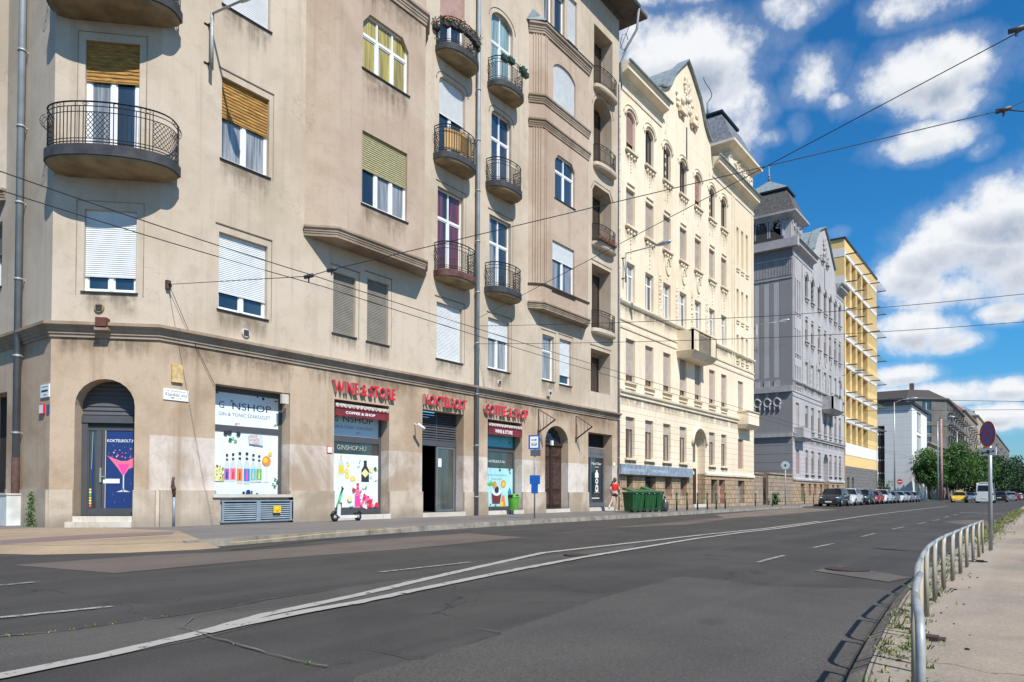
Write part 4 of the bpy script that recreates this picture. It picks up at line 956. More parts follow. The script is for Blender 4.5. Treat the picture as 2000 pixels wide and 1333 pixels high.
def plaque(name, fr, x0, x1, yt, yb, m, label, cat, lines=(), n=.03, rim=None):
    s0, z1 = fr.px(x0, yt, n); s1 = fr.px(x1, yt, n)[0]; z0 = fr.px(x0, yb, n)[1]
    T = Thing(name, label, cat, fr.P(s0, z0)); b = MB()
    if rim: b.fbox(fr, s0-.02, s1+.02, z0-.02, z1+.02, 0, n-.003, rim)
    b.fbox(fr, s0, s1, z0, z1, 0.001, n, m); b.build('plate', T)
    if lines:
        mb = MB(); d = Draw(mb, fr, s0, s1, z0, z1, n+.001)
        for (t, u0, u1, v0, v1) in lines:
            if t is None: d.rect(u0, u1, v0, v1, BLACK)
            else: d.txt(t, u0, u1, v0, v1, BLACK)
        mb.build('lettering', T)
    return T
WP = mat('white_enamel', (.78, .8, .8), .35, var=.04)
plaque('street_sign', FA, 319.5, 368.5, 758, 780, WP, 'white Közraktár utca street name sign beside the arched corner door', 'sign', (('IX. Ferencváros', .13, .86, .76, .88), ('Közraktár utca', .08, .93, .36, .66), (None, .3, .42, .16, .24), (None, .66, .7, .16, .22), (None, .2, .8, .195, .205)))
plaque('street_sign', FB, 79, 95.5, 753, 778, WP, 'white street name sign round the corner by the downpipe', 'sign', ((None, .15, .85, .78, .83), (None, .12, .88, .42, .58), (None, .4, .7, .16, .22)))
plaque('alarm_box', FB, 76, 83.5, 792, 808, WPRINT, 'small red-rimmed box under the corner street sign', 'box', (), .06, RED)
plaque('house_number', FB, 90.5, 95, 791, 809, PC['navy'], 'small dark blue house number plate by the corner', 'sign', (), .02)
plaque('memorial_plaque', FA, 336.5, 357.5, 711, 746, mat('sandstone', (.55, .40, .19), .9, var=.25, scale=9), 'small sandstone relief plaque above the street sign', 'plaque', (), .07)
plaque('notice_plate', FA, 640, 648.5, 873, 884, WPRINT, 'small red-framed notice left of the second shop window', 'sign', (), .03, RED)
plaque('notice_plate', FA, 1198, 1201.5, 904, 910, WPRINT, 'tiny white notice at the end of the beige wall', 'sign', (), .03)
plaque('utility_box', FA, 551, 564, 769.5, 788, STEP, 'small beige box at the top right of the gin shop window', 'box', (), .1)
def vent(fr, x, y, r, m, label):
    a, z = fr.px(x, y, .02); T = Thing('wall_vent', label, 'vent', fr.P(a, z), group='round wall vents')
    b = MB(); ring = lambda rr_, n: [fr.P(a+rr_*math.cos(i*math.pi/8), z+rr_*math.sin(i*math.pi/8), n) for i in range(16)]
    b.prism(ring(r, 0), ring(r*.95, .05), m); b.build('rim', T); b = MB()
    for k in range(-2, 3): b.fbox(fr, a-r*.6, a+r*.6, z+k*r*.26-.012, z+k*r*.26+.012, .052, .065, SLABD)
    b.build('grille', T)
vent(FC, 194, 602, .13, mat('brass_vent', (.26, .19, .08), .7), 'brownish round vent under the corner window')
vent(FA, 480, 651, .14, STEP, 'pale round vent under the second first-floor window')
vent(FA, 975.5, 748, .13, STEP, 'round vent above the COFFEE & SHOP letters')
vent(FA, 1091, 410, .13, STEP, 'round vent high on the narrower oriel')
a, z = FA.px(1073, 768, .1); T = Thing('alarm_siren', 'small beige siren box on the wall above the arched door', 'box', FA.P(a, z)); b = MB(); b.fbox(FA, a-.13, a+.13, z-.17, z+.17, 0, .15, STEP); b.build('case', T); b = MB(); b.ball(FA.P(a, z, .16), .07, SLABD); b.build('horn', T)
a, z = FC.px(204, 634, .1); T = Thing('floodlight', 'small rusty red lamp box on the corner cornice', 'lamp', FC.P(a, z)); b = MB(); b.fbox(FC, a-.14, a+.14, z-.1, z+.14, .1, .35, mat('rust_red', (.12, .035, .025), .7)); b.build('case', T); b = MB(); b.fbox(FC, a-.18, a+.18, z-.2, z-.12, .0, .32, MOLDM); b.build('bracket', T)
a, z = FA.px(821, 833, .4); T = Thing('security_camera', 'white security camera beside the open doorway', 'camera', FA.P(a, z)); b = MB()
b.tube([FA.P(a-.10, z+.08, .36), FA.P(a+.14, z-.1, .5)], .06, WP, 8); b.build('camera_body', T); b = MB(); b.bar(FA.P(a, z, .4), FA.P(a+.1, z+.12, 0), .02, WP); b.build('arm', T)
# triangular iron sign brackets either side of the arched door
for (x, yt, yb, lab) in ((1051, 800, 845, 'triangular iron sign bracket left of the arched door'), (1124.5, 813, 858, 'triangular iron sign bracket right of the arched door')):
    s_, z1 = FA.px(x, yt); z0 = FA.px(x, yb)[1]; T = Thing('sign_bracket', lab, 'bracket', FA.P(s_, z0), group='iron sign brackets'); b = MB(); zm = z0+(z1-z0)*.42
    A_, B_, C_ = FA.P(s_, z1, .03), FA.P(s_, zm+.1, 1.0), FA.P(s_, z0, .03)
    for p, q, r_ in ((A_, B_, .022), (B_, C_, .04), (A_, C_, .03)): b.bar(p, q, r_, RUST)
    for k in (.3, .5, .7): b.bar(A_.lerp(B_, k), C_.lerp(B_, k), .012, RUST)
    b.build('frame', T); b = MB(); b.fbox(FA, s_-.06, s_+.06, z0-.15, z0+.12, 0, .05, RUST); b.build('wall_plate', T)
# downpipes
def downpipe(fr, xs, n, z0, z1, r, label, joints=2.2, base=None, m=ZINC):
    s0 = xs; T = Thing('downpipe', label, 'drainpipe', fr.P(s0, z0, n)); b = MB()
    zb = base or z0; b.tube([fr.P(s0, zb, n), fr.P(s0, z1, n)], r, m, 12); b.build('pipe', T)
    z = zb+.8
    while z < z1: b = MB(); b.tube([fr.P(s0, z-.03, n), fr.P(s0, z+.03, n)], r*1.22, GALV, 12); b.fbox(fr, s0-.02, s0+.02, z-.02, z+.02, 0, n, GALV); b.build('clamp', T); z += joints
    if base: b = MB(); b.tube([fr.P(s0, z0, n), fr.P(s0, base+.1, n)], r*1.08, RUST, 10); b.build('cast_iron_foot', T)
sp = FA.px(930, 800, .15)[0]
downpipe(FA, sp+.05, .16, .12, ZTOP, .085, 'tall zinc downpipe between the balcony columns')
sb = FB.px(36, 600, .15)[0]
downpipe(FB, sb, .16, .12, ZTOP, .095, 'blue-grey downpipe with a rusty foot at the left corner', base=1.95)
a = FA.px(1206, 800, .1)[0]
downpipe(FA, 36.45, .1, .12, ZTOP-4, .05, 'thin downpipe where the beige and cream buildings meet', m=GALV)
# standpipe
a, _ = FA.px(339, 960, .1); T = Thing('gas_standpipe', 'short blue-grey gas pipe with rusty valve on the plinth', 'pipe', FA.P(a, .12, .12)); b = MB(); b.tube([FA.P(a, .12, .13), FA.P(a, .95, .13)], .035, VENT, 8); b.build('pipe', T)
b = MB(); b.tube([FA.P(a, .95, .13), FA.P(a, 1.2, .13), FA.P(a-.03, 1.35, .1), FA.P(a, 1.5, .1)], .04, RUST, 8); b.ball(FA.P(a-.01, 1.18, .15), .06, RUST); b.build('valve', T)
# cable duct box on the left
T = Thing('utility_cabinet', 'low white marble block at the foot of the side-street downpipe', 'box', FB.P(13, .12)); b = MB(); x1_ = FB.px(22, 1000, .3)[0]
b.fbox(FB, 12.6, x1_, .12, .98, .02, .42, mat('white_marble', (.62, .64, .62), .5, var=.2, scale=1.5)); b.build('block', T); b = MB(); b.fbox(FB, 12.58, x1_+.02, .98, 1.03, .02, .44, STEP); b.build('coping', T)
# flowers on the top small balcony
s_, z_ = FA.px(856, 31, .6); T = Thing('flower_box', 'red and pink geraniums along the highest small balcony', 'flowers', FA.P(s_+1, z_))
b = MB(); LEAF = mat('geranium_leaf', (.05, .12, .03), .6, var=.4, scale=12); FL1 = mat('flower_red', (.6, .02, .03), .5, var=.2); FL2 = mat('flower_pink', (.7, .22, .25), .5, var=.2)
def tuft(b, c, r, n, m, size, rnd=random):
    c = Vector(c)
    for _ in range(n):
        p = c+Vector((rnd.gauss(0, r[0]), rnd.gauss(0, r[1]), rnd.gauss(0, r[2]))); a = Vector((rnd.gauss(0, 1), rnd.gauss(0, 1), rnd.gauss(0, 1))).normalized()*size; c2 = a.cross(Vector((rnd.gauss(0, 1), rnd.gauss(0, 1), rnd.gauss(0, 1)))).normalized()*size*.7
        b.face([p-a, p-c2, p+a, p+c2], m)
b2 = MB(); s_l = FA.px(849, 90, .05)[0]
for k in range(9):
    t = k/8*math.pi; c = FA.P(s_l+1.1-1.05*math.cos(t), z_+.08, .05+.8*math.sin(t)**.55); b.box((c.x-.16, c.y-.09, c.z-.2), (c.x+.16, c.y+.09, c.z-.04), SLABD); b.build('planter', T); b = MB()
    tuft(b2, c+Vector((0, 0, .06)), (.12, .08, .07), 60, LEAF, .045); tuft(b2, c+Vector((0, 0, .14)), (.12, .08, .06), 26, FL1 if k % 3 else FL2, .04); b2.build('plants', T); b2 = MB()
s_, z_ = FA.px(1157, 468, .4); T = Thing('flower_box', 'reddish flowers along the loggia balcony at mid height', 'flowers', FA.P(s_+1, z_)); b2 = MB(); b = MB()
for k in range(10):
    c = FA.P(l3[0]-.1+k*.2, l3[2]+.12, .48); b.box((c.x-.1, c.y-.06, c.z-.08), (c.x+.1, c.y+.06, c.z+.04), RUST); b.build('planter', T); b = MB(); tuft(b2, c+Vector((0, 0, .1)), (.08, .06, .06), 24, FL1 if k % 2 else LEAF, .04); b2.build('plants', T); b2 = MB()
# green plants on the fourth-floor balcony
s_, z_ = FA.px(1000, 140, .7); T = Thing('flower_box', 'dark green planters hooked on the balcony right of the pipe', 'planter', FA.P(s_, z_)); b = MB(); b2 = MB()
PG = mat('planter_green', (.02, .055, .04), .5)
for f in (-.75, -.45, .45, .75):
    t = math.acos(-f); c = FA.P(d4_[0]+.95+1.02*f, FA.px(953.5, 112, .05)[1]+.02, .78*math.sin(t)**.55); b.box((c.x-.18, c.y-.1, c.z-.16), (c.x+.18, c.y+.1, c.z+.05), PG); b.build('planter', T); b = MB(); tuft(b2, c+Vector((0, 0, .08)), (.12, .06, .04), 20, LEAF, .04); b2.build('plants', T); b2 = MB()
# ================================================================== cream and grey twin palaces
CRW = (.81, .695, .53)
CREAM = stucco('cream_render', CRW, .80, (1, .95, .85), joints=(.42, 0, 6.6, 2.5, .55), amt=.8, blot=.12)
CREAMT = stucco('cream_trim', (.77, .67, .515), .7, (1, .93, .8), amt=.7, blot=.5)
GRW = (.455, .44, .445)
GREY = stucco('grey_render', GRW, .78, (1, 1, 1), joints=(.42, 0, 6.6, 2.7, .45), amt=.9, blot=.15)
GREYT = stucco('grey_trim', (.445, .43, .435), .62, (1, 1, 1), amt=1., blot=.5)
GREYD = stucco('grey_render_shaded', (.27, .26, .265), .8, (1, 1, 1), joints=(.85, .1, 6.6, 2.2, .4), amt=.5, blot=.15)  # the front's grey darkened: the flank's shade is put into the colour
STONE = stone('basement_stone', (.47, .33, .20), (.33, .23, .15), (.10, .085, .07))
STONE2 = stone('grey_brown_stone', (.40, .31, .22), (.27, .21, .16), (.08, .07, .06))
SHB = mat('brown_grey_shutter', (.43, .36, .31), .7, var=.12); SHP = mat('rose_shutter', (.36, .22, .19), .7, var=.15)
WOODF = mat('oak_frame', (.16, .075, .03), .6, var=.3, scale=5)
FZ = dict(g=(3.2, 5.62), f1=(7.72, 10.25), f2=(12.45, 14.8), f3=(16.97, 19.22), f4=(21.5, 23.85))

def console(b, fr, s0, s1, z, m, k=3, drop=True):
    b.fbox(fr, s0-.18, s1+.18, z-.13, z-.01, 0, .17, m)
    b.fbox(fr, s0-.12, s1+.12, z-.2, z-.14, 0, .10, m)
    w_ = (s1-s0)/k
    for i in range(k): b.ball(fr.P(s0+w_*(i+.5), z-.34, .04), (.13, .09, .12), m, 6, 4)
    if drop:
        for i in range(4): b.ball(fr.P((s0+s1)/2, z-.62-.2*i, .02), (.05, .05, .08), m, 5, 3)
def palace(T, x0, x1, cols, cw, door, tower, gable, wallm, trim, basem, sh, base_holes, left_tower, dk):
    fr = FA; holes = []; wn = []
    zc = 25.5
    for i, c in enumerate(cols):
        for f, (a, z) in FZ.items():
            if f == 'g' and i == door: continue
            q = (c, c+cw, a, z); kind = 'arch' if f == 'f4' else 'rect'
            holes.append((shape(kind, *q, .45), .28)); wn.append((f, i, q))
    zt0, zt1 = tower; tw = (zt1-zt0)
    lights = []
    for (a, z) in ((9.0 if 0 else 11.9, 13.9), (15.2, 17.6), (19.4, 22.6)):
        for k in range(3):
            l = zt0+tw*.22+k*tw*.21; q = (l, l+tw*.10, a, z); holes.append((shape('rect', *q), .22)); lights.append(q)
    tq = (zt0+tw*.28, zt0+tw*.28+1.25, 7.72, 10.2); holes.append((shape('rect', *tq), .25)); tg = (tq[0], tq[1], 3.1, 5.5); holes.append((shape('rect', *tg), .25))
    dq = (cols[door]-.35, cols[door]+cw+.75, .35, 5.6); holes.append((shape('arch', dq[0], dq[1], 2.502, dq[3], 1.1), .6))
    mb = MB()
    wall(mb, fr, [(x0, 2.5), (x1, 2.5), (x1, zc), (x0, zc)], holes, wallm)
    bh = [(shape('rect', a, b_, .35 if d else .9, 2.15), .4) for (a, b_, d) in base_holes]+[(shape('rect', dq[0], dq[1], .35, 2.498), .6)]
    wall(mb, fr, [(x0, 0), (x1, 0), (x1, 2.5), (x0, 2.5)], bh, basem)
    for xx in (x0, x1): mb.face([(xx, 19.6, 0), (xx, 33, 0), (xx, 33, zc), (xx, 19.6, zc)], wallm)
    # gable wall with thickness
    gp = [(a, z) for a, z in gable]
    mb.prism([fr.P(a, z, 0.004) for a, z in gp], [fr.P(a, z, -.5) for a, z in gp], wallm)
    mb.build('wall', T)
    for (f, i, q) in wn:
        if f == 'g': window(T, fr, *q, dep=.25, leaves=2, fm=WOODF, gm=GLC, blind='shutter', bf=.28, bm=SHB, light=True, sill=False)
        elif f == 'f1': window(T, fr, *q, dep=.25, leaves=2, fm=WOODF, blind='shutter', bf=.83 if not dk else .3, bm=sh, light=True, sill=False)
        elif f == 'f2': window(T, fr, *q, dep=.25, leaves=2, transom=.3, fm=WHITE, gm=GLC, light=True, sill=False)
        elif f == 'f3': window(T, fr, *q, dep=.25, leaves=2, fm=WOODF, blind='shutter', bf=.96 if not dk else .4, bm=SHB, light=True, sill=False)
        else: window(T, fr, *q, dep=.25, leaves=2, fm=BROWNW, gm=GL, blind='shutter' if (i in (0, 4) and not dk) else None, bf=.75, bm=SHP, light=True, sill=False)
    window(T, fr, *tq, dep=.22, blind='shutter', bf=.98, bm=SHB, light=True, sill=False); window(T, fr, *tg, dep=.22, blind='shutter', bf=.98, bm=SHP, light=True, sill=False)
    for q in lights: b = MB(); b.fbox(fr, q[0], q[1], q[2], q[3], -.22, -.2, trim if not dk else GL); b.build('slit_window', T)
    # trim
    P2 = [(x0, 19.6), (x1, 19.6)]; dr = [(x0, dq[0]), (dq[1], x1)]; gr_ = [(x0, gable[0][0]), (gable[-1][0], x1)]
    for prof_, runs in (([(0, 6.75), (.1, 6.78), (.1, 6.95), (.2, 7.0), (.22, 7.12), (0, 7.2)], [(x0, x1)]), ([(0, 10.75), (.05, 10.75), (.06, 10.9), (0, 10.92)], [(x0, x1)]), ([(0, 11.2), (.06, 11.2), (.07, 11.32), (0, 11.34)], [(x0, x1)]),
                        ([(0, 12.15), (.1, 12.2), (.16, 12.3), (.16, 12.4), (0, 12.44)], [(x0, x1)]), ([(0, 2.4), (.1, 2.42), (.12, 2.56), (0, 2.7)], dr), ([(0, 24.75), (.05, 24.75), (.06, 24.9), (0, 24.93)], gr_)):
        for u0_, u1_ in runs: b = MB(); sweep(b, [(u0_, 19.6), (u1_, 19.6)], prof_, trim); b.build('string_course', T)
    for (f, i, q) in wn:
        a_, e_, l, h = q; b = MB()
        if f in ('f3', 'f4'): console(b, fr, a_, e_, l, trim, 3, True)
        elif f == 'f1': b.fbox(fr, a_-.15, e_+.15, l-.14, l-.01, 0, .14, trim); b.fbox(fr, a_-.08, e_+.08, l-.42, l-.36, 0, .07, trim)
        elif f == 'g': b.fbox(fr, a_-.15, e_+.15, l-.14, l-.01, 0, .15, trim)
        else: b.fbox(fr, a_-.1, e_+.1, l-.1, l-.01, 0, .1, trim)
        b.build('window_sill', T); stain(T, fr, a_-.2, e_+.2, l-(.12 if f != 'f1' else .4), 1.3, 0., STAIN if not dk else STAING); b = MB()
        if f == 'f4':
            o = shape('arch', a_-.16, e_+.16, l, h+.18, .58)[2:]; b.tube([fr.P(s_, z_, .03) for s_, z_ in o], .07, trim, 5)
            o = shape('arch', a_-.34, e_+.34, l, h+.4, .66)[2:]; b.tube([fr.P(s_, z_, .02) for s_, z_ in o], .035, trim, 5)
        if f == 'f3': b.fbox(fr, a_+.1, e_-.1, h+.24, h+.32, 0, .08, trim)
        if f == 'f2':
            for k in range(6): b.ball(fr.P((a_+e_)/2, h+.35+.26*k, .02), (.05, .05, .08), trim, 5, 3)
        b.build('window_ornament', T)
    for k in range(3):
        l = zt0+tw*.22+k*tw*.21
        for z in (11.85, 15.1, 19.3): b = MB(); b.fbox(fr, l-.08, l+tw*.10+.08, z-.14, z-.01, 0, .12, trim); b.fbox(fr, l-.03, l+tw*.10+.03, z-.34, z-.22, 0, .07, trim); b.build('slit_sill', T)
    for x in (zt0, zt0+.5, zt1-.5): b = MB(); b.fbox(fr, x, x+.12, 11.4, 24.7, 0, .08, trim); b.build('pilaster', T)
    for k in range(8): w_ = (x1-x0)/8; stain(T, fr, x0+k*w_, x0+(k+1)*w_, 6.74, .9, 0., STAIN if not dk else STAING); stain(T, fr, x0+k*w_, x0+(k+1)*w_, 12.14, .7, 0., STAIN if not dk else STAING)
    # carved relief round the middle windows
    rr = random.Random(int(x0))
    for i in (2, 3, 4, 5):
        b = MB()
        c = cols[i] if not left_tower else cols[len(cols)-1-i]
        for sx in (-.55,):
            b.fbox(fr, c+sx-.2, c+sx+.2, 12.5, 15.3, 0, .04, trim)
            for _ in range(20): b.ball(fr.P(c+sx+rr.uniform(-.14, .14), rr.uniform(12.7, 15.1), .05), (rr.uniform(.05, .11), .06, rr.uniform(.06, .14)), trim, 5, 4)
        b.build('carved_relief', T); b = MB()
        if i < 5:
            cc = c+cw/2+.1; pts = [fr.P(cc+.32*math.cos(t*math.pi/8), 15.95+.55*math.sin(t*math.pi/8), .03) for t in range(17)]; b.tube(pts, .06, trim, 5)
        b.build('medallion', T)
    b = MB()
    gx = sum(p[0] for p in gp)/len(gp); gt = max(p[1] for p in gp); ga = [p for p in gp if p[1] == gt][0][0]; gb = zc+.3
    for _ in range(34): 
        z = rr.uniform(gt-3.6, gt-1.2); hw = (gt-z)*.28; b.ball(fr.P(ga+rr.uniform(-hw, hw), z, .08), (rr.uniform(.1, .24), .12, rr.uniform(.12, .3)), trim, 6, 4)
    b.build('gable_relief', T)
    for sg in (-1, 1):
        b = MB()
        for k in (.75, 1.25): b.fbox(fr, ga+sg*k-.09, ga+sg*k+.09, zc+1.2, gt-4.0, .05, .14, trim)
        b.fbox(fr, ga+sg*1.0-.5, ga+sg*1.0+.5, gt-4.1, gt-3.75, .05, .3, trim)
        for _ in range(7): b.ball(fr.P(ga+sg*1.6+rr.uniform(-.3, .3), zc+rr.uniform(1.5, 2.6), .06), (.15, .08, .16), trim, 6, 4)
        b.build('pilaster', T)
    b = MB()
    b.fbox(fr, ga-.09, ga+.09, gt-7.6, gt-4.6, .0, .02, mat('slit_dark', (.05, .045, .04), .9))  # dark strip for the narrow gable window
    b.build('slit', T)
    for xg in (gp[0][0]+.5, gp[-1][0]-.6):
        b = MB()
        for i in range(9): z = 20.2+.55*i; b.fbox(fr, xg, xg+.08, z, z+.22, 0, .05, trim)
        b.build('bead_chain', T)
    # gable coping
    b = MB(); pts = [fr.P(a, z+.04, -.2) for a, z in gp[1:-1]]
    for i in range(len(pts)-1):
        p, q = pts[i], pts[i+1]; o = Vector((0, .42, 0)); u_ = Vector((0, 0, .09))
        b.hexa([p-o, q-o, q+o, p+o, p-o+u_, q-o+u_, q+o+u_, p+o+u_], ZINCD)
    b.build('coping', T)
    # cornice in two runs either side of the gable
    prof = [(0, zc-.15), (.12, zc-.1), (.16, zc+.05), (.5, zc+.18), (.55, zc+.22), (.55, zc+.42), (.62, zc+.5), (.66, zc+.62), (0, zc+.75)]
    b = MB(); sweep(b, [(x0, 19.6), (gp[0][0], 19.6)], prof, trim); b.build('cornice', T); b = MB(); sweep(b, [(gp[-1][0], 19.6), (x1, 19.6)], prof, trim)
    b.build('cornice', T)
    b = MB(); b.tube([(x0, 18.92, zc+.66), (gp[0][0]+.2, 18.92, zc+.66)], .09, ZINCD, 6); b.build('gutter', T); b = MB(); b.tube([(gp[-1][0]-.2, 18.92, zc+.66), (x1, 18.92, zc+.66)], .09, ZINCD, 6); b.build('gutter', T)
    # roofs
    b = MB(); ry, rz = 25., 30.5
    b.face([(x0, 20.12, zc+.7), (x1, 20.12, zc+.7), (x1, ry, rz), (x0, ry, rz)], TILE)
    for u0_, u1_ in gr_: b.face([(u0_, 19.5, zc+.69), (u1_, 19.5, zc+.69), (u1_, 20.12, zc+.73), (u0_, 20.12, zc+.73)], ZINCD); b.face([(x0, 33, zc+.5), (x1, 33, zc+.5), (x1, ry, rz), (x0, ry, rz)], TILE)
    for xx in (x0, x1): b.face([(xx, 20.12, zc+.7), (xx, ry, rz), (xx, 33, zc+.5)], TILE)
    for i in range(1, len(gp)-2):
        (a, z), (c, y) = gp[i], gp[i+1]
        b.face([(a, 19.9, z-.1), (c, 19.9, y-.1), (c, 24.5, y-.1), (a, 24.5, z-.1)], ZINCD if a < ga else TILE)
    R0 = b.build('roof', T); return R0
def turret(T, xa, xb, ya, yb, z0, ze, zp, zap, wallm, trim, roofm, over=.6, arches=True, rr=None, curve=.85):
    """square tower storey with eaves, flared mansard roof, flat cap and low pyramid"""
    b = MB(); c = [(xa, ya), (xb, ya), (xb, yb), (xa, yb)]
    f1 = Fr((xa, ya), (1, 0), (0, -1)); f2 = Fr((xa, yb), (0, -1), (-1, 0)); W1, W2 = xb-xa, yb-ya
    def lights(W, k=3): 
        return [(shape('arch', W*.14+i*W*.26, W*.14+i*W*.26+W*.15, z0+.55, z0+2.2, W*.075), .5) for i in range(k)] if arches else []
    wall(b, f1, [(0, z0), (W1, z0), (W1, ze), (0, ze)], lights(W1), wallm); wall(b, f2, [(0, z0), (W2, z0), (W2, ze), (0, ze)], lights(W2), wallm)
    b.face([(xb, ya, z0), (xb, yb, z0), (xb, yb, ze), (xb, ya, ze)], wallm); b.face([(xa, yb, z0), (xb, yb, z0), (xb, yb, ze), (xa, yb, ze)], wallm)
    if arches: b.box((xa+.9, ya+.9, z0), (xb-.9, yb-.9, ze), DARK)
    O = b.build('tower', T)
    b = MB(); pl = [(xa, yb), (xa, ya), (xb, ya), (xb, yb)]
    sweep(b, pl, [(0, ze-.5), (.1, ze-.5), (.12, ze-.35), (over*.9, ze-.12), (over, ze-.08), (over, ze+.12), (0, ze+.2)], trim, closed=True)
    sweep(b, pl, [(0, z0-.05), (.15, z0), (.15, z0+.18), (0, z0+.25)], trim, closed=True)
    r_ = random.Random(3)
    for fr_, W in ((f1, W1), (f2, W2)):
        for _ in range(50): b.ball(fr_.P(r_.uniform(.1, W-.1), r_.uniform(ze-1.3, ze-.6), .03), (r_.uniform(.06, .13), .1, r_.uniform(.07, .15)), trim, 6, 4)
        if arches:
            for i in range(3):
                c0 = W*.14+i*W*.26+W*.075; b.tube([fr_.P(c0+W*.11*math.cos(t*math.pi/8), z0+2.2-W*.075+W*.11*math.sin(t*math.pi/8), .06) for t in range(9)], .08, trim, 5)
                for s_ in (-W*.12, W*.12): b.fbox(fr_, c0+s_-.09, c0+s_+.09, z0+.5, z0+2.0, 0, .12, trim)
    b.build('cornice', (T, O))
    b = MB(); rows = []
    for k in range(7):
        t = k/6; ins = -over*.75+(over*.75+W1*.2)*(1-(1-t)**.75*1)**curve; z = ze+.18+(zp-ze-.18)*t
        rows.append([(xa+ins, ya+ins, z), (xb-ins, ya+ins, z), (xb-ins, yb-ins, z), (xa+ins, yb-ins, z)])
    for k in range(6):
        for i in range(4): b.face([rows[k][i], rows[k][(i+1) % 4], rows[k+1][(i+1) % 4], rows[k+1][i]], roofm)
    T_ = rows[-1]; e = .28
    tp = [(T_[0][0]-e, T_[0][1]-e), (T_[1][0]+e, T_[1][1]-e), (T_[2][0]+e, T_[2][1]+e), (T_[3][0]-e, T_[3][1]+e)]
    b.prism([(*p, zp-.08) for p in tp], [(*p, zp+.1) for p in tp], BLACK)
    ap = ((xa+xb)/2, (ya+yb)/2, zap)
    for i in range(4): b.face([(*tp[i], zp+.11), (*tp[(i+1) % 4], zp+.11), ap], ZINCD)
    R_ = b.build('tower_roof', (T, O)); return O, ap
T2 = Thing('apartment_building', 'cream five-storey building with a carved gable and a square corner tower', 'building', (48.5, 19.6, 0))
g_px = [(1292, 205), (1290, 170), (1298, 173), (1306, 170), (1313, 157), (1318, 144), (1330, 131), (1341, 121), (1348, 139), (1357, 167), (1366, 196), (1370, 217), (1374, 240), (1380, 262), (1387, 280), (1391, 300)]
gab = []
for x, y in g_px:
    gab.append(FA.px(x, y))
gab = [(gab[0][0], 25.3)]+gab[1:-1]+[(gab[-1][0], 25.3)]
ccols = [37.45, 40.0, 42.6, 45.2, 47.8, 50.5, 52.95]
def bx(x0, x1): return FA.px(x0, 950)[0], FA.px(x1, 950)[0]
bh = [(*bx(1224, 1236), 0), (*bx(1260, 1281), 1), (*bx(1299, 1312), 0), (*bx(1329, 1342), 0), (*bx(1389, 1401.5), 1), (*bx(1404, 1416), 1), (*bx(1441.5, 1454), 1)]
palace(T2, 36.62, 60.6, ccols, 1.15, 4, (55.2, 60.5), gab, CREAM, CREAMT, STONE, SHB, bh, False, False)
for i, (a, e, d) in enumerate(bh): b = MB(); b.fbox(FA, a, e, .35 if d else .9, 2.15, -.42, -.38, [GLC, GL, SHUTG, SHUTG, GL, mat('pink_door', (.5, .2, .22), .6, var=.3), mat('metal_door', (.17, .19, .21), .6, var=.4, scale=2)][i]); b.build('basement_door' if d else 'basement_window', T2)
dq = (ccols[4]-.35, ccols[4]+1.15+.75); b = MB(); b.fbox(FA, *dq, .35, 5.6, -.62, -.58, CREAMT); b.fbox(FA, dq[0]+.15, dq[1]-.4, .35, 2.9, -.58, -.5, BROWNW); b.fbox(FA, dq[0]+.2, dq[1]-.5, 3.4, 5.1, -.58, -.54, GL); b.build('entrance_door', T2)
b = MB(); o = shape('arch', dq[0]-.15, dq[1]+.15, 2.5, 5.75, 1.2)[2:]; b.tube([FA.P(s_, z_, .05) for s_, z_ in o], .12, CREAMT, 6); b.build('portal', T2); b = MB(); b.fbox(FA, dq[0], dq[1], .12, .35, -.6, .15, STEP); b.build('doorstep', T2)
x0b, x1b = FA.px(1322, 650)[0], FA.px(1369, 650)[0]
b = MB(); P = FA.P
b.prism([P(x0b, 10.2, 0), P(x0b+.25, 10.2, .9), P(x1b-.25, 10.2, .9), P(x1b, 10.2, 0)], [P(x0b-.15, 10.62, 0), P(x0b-.05, 10.62, 1.25), P(x1b+.05, 10.62, 1.25), P(x1b+.15, 10.62, 0)], CREAMT)
b.fbox(FA, x0b, x0b+.14, 10.62, 12.0, 0, 1.15, CREAMT); b.fbox(FA, x1b-.14, x1b, 10.62, 12.0, 0, 1.15, CREAMT); b.fbox(FA, x0b, x0b+1.0, 10.62, 12.0, 1.02, 1.15, CREAMT); b.fbox(FA, x1b-1.0, x1b, 10.62, 12.0, 1.02, 1.15, CREAMT); b.fbox(FA, x0b-.05, x1b+.05, 12.0, 12.1, .98, 1.2, CREAMT)
B_ = b.build('balcony', T2, 'stone balcony in the middle of the front'); b = MB()
for k in range(16): x = x0b+1.05+k*(x1b-x0b-2.1)/15; b.bar(P(x, 10.62, 1.1), P(x, 12, 1.1), .02, IRON)
b.build('railing', (T2, B_)); b = MB(); b.fbox(FA, x0b+1.0, x1b-1.0, 10.62, 11.8, .98, 1.03, CREAMT); b.build('parapet', (T2, B_))
x0b, x1b = FA.px(1440, 800)[0], FA.px(1463, 800)[0]-.2
b = MB(); b.prism([P(x0b+.1, 6.35, 0), P(x0b+.1, 6.35, .7), P(x1b-.1, 6.35, .7), P(x1b-.1, 6.35, 0)], [P(x0b, 6.65, 0), P(x0b, 6.65, .95), P(x1b, 6.65, .95), P(x1b, 6.65, 0)], CREAMT); b.fbox(FA, x0b, x1b, 6.65, 7.65, 0, .9, CREAM); b.fbox(FA, x0b-.05, x1b+.05, 7.65, 7.74, 0, .97, CREAMT); b.build('balcony', T2, 'small closed balcony at the corner')
ze_ = FA.px(1431, 272, .5)[1]; zp_ = FA.px(1418, 226, -.9)[1]
xa_ = FA.px(1425, 400)[0]-.1
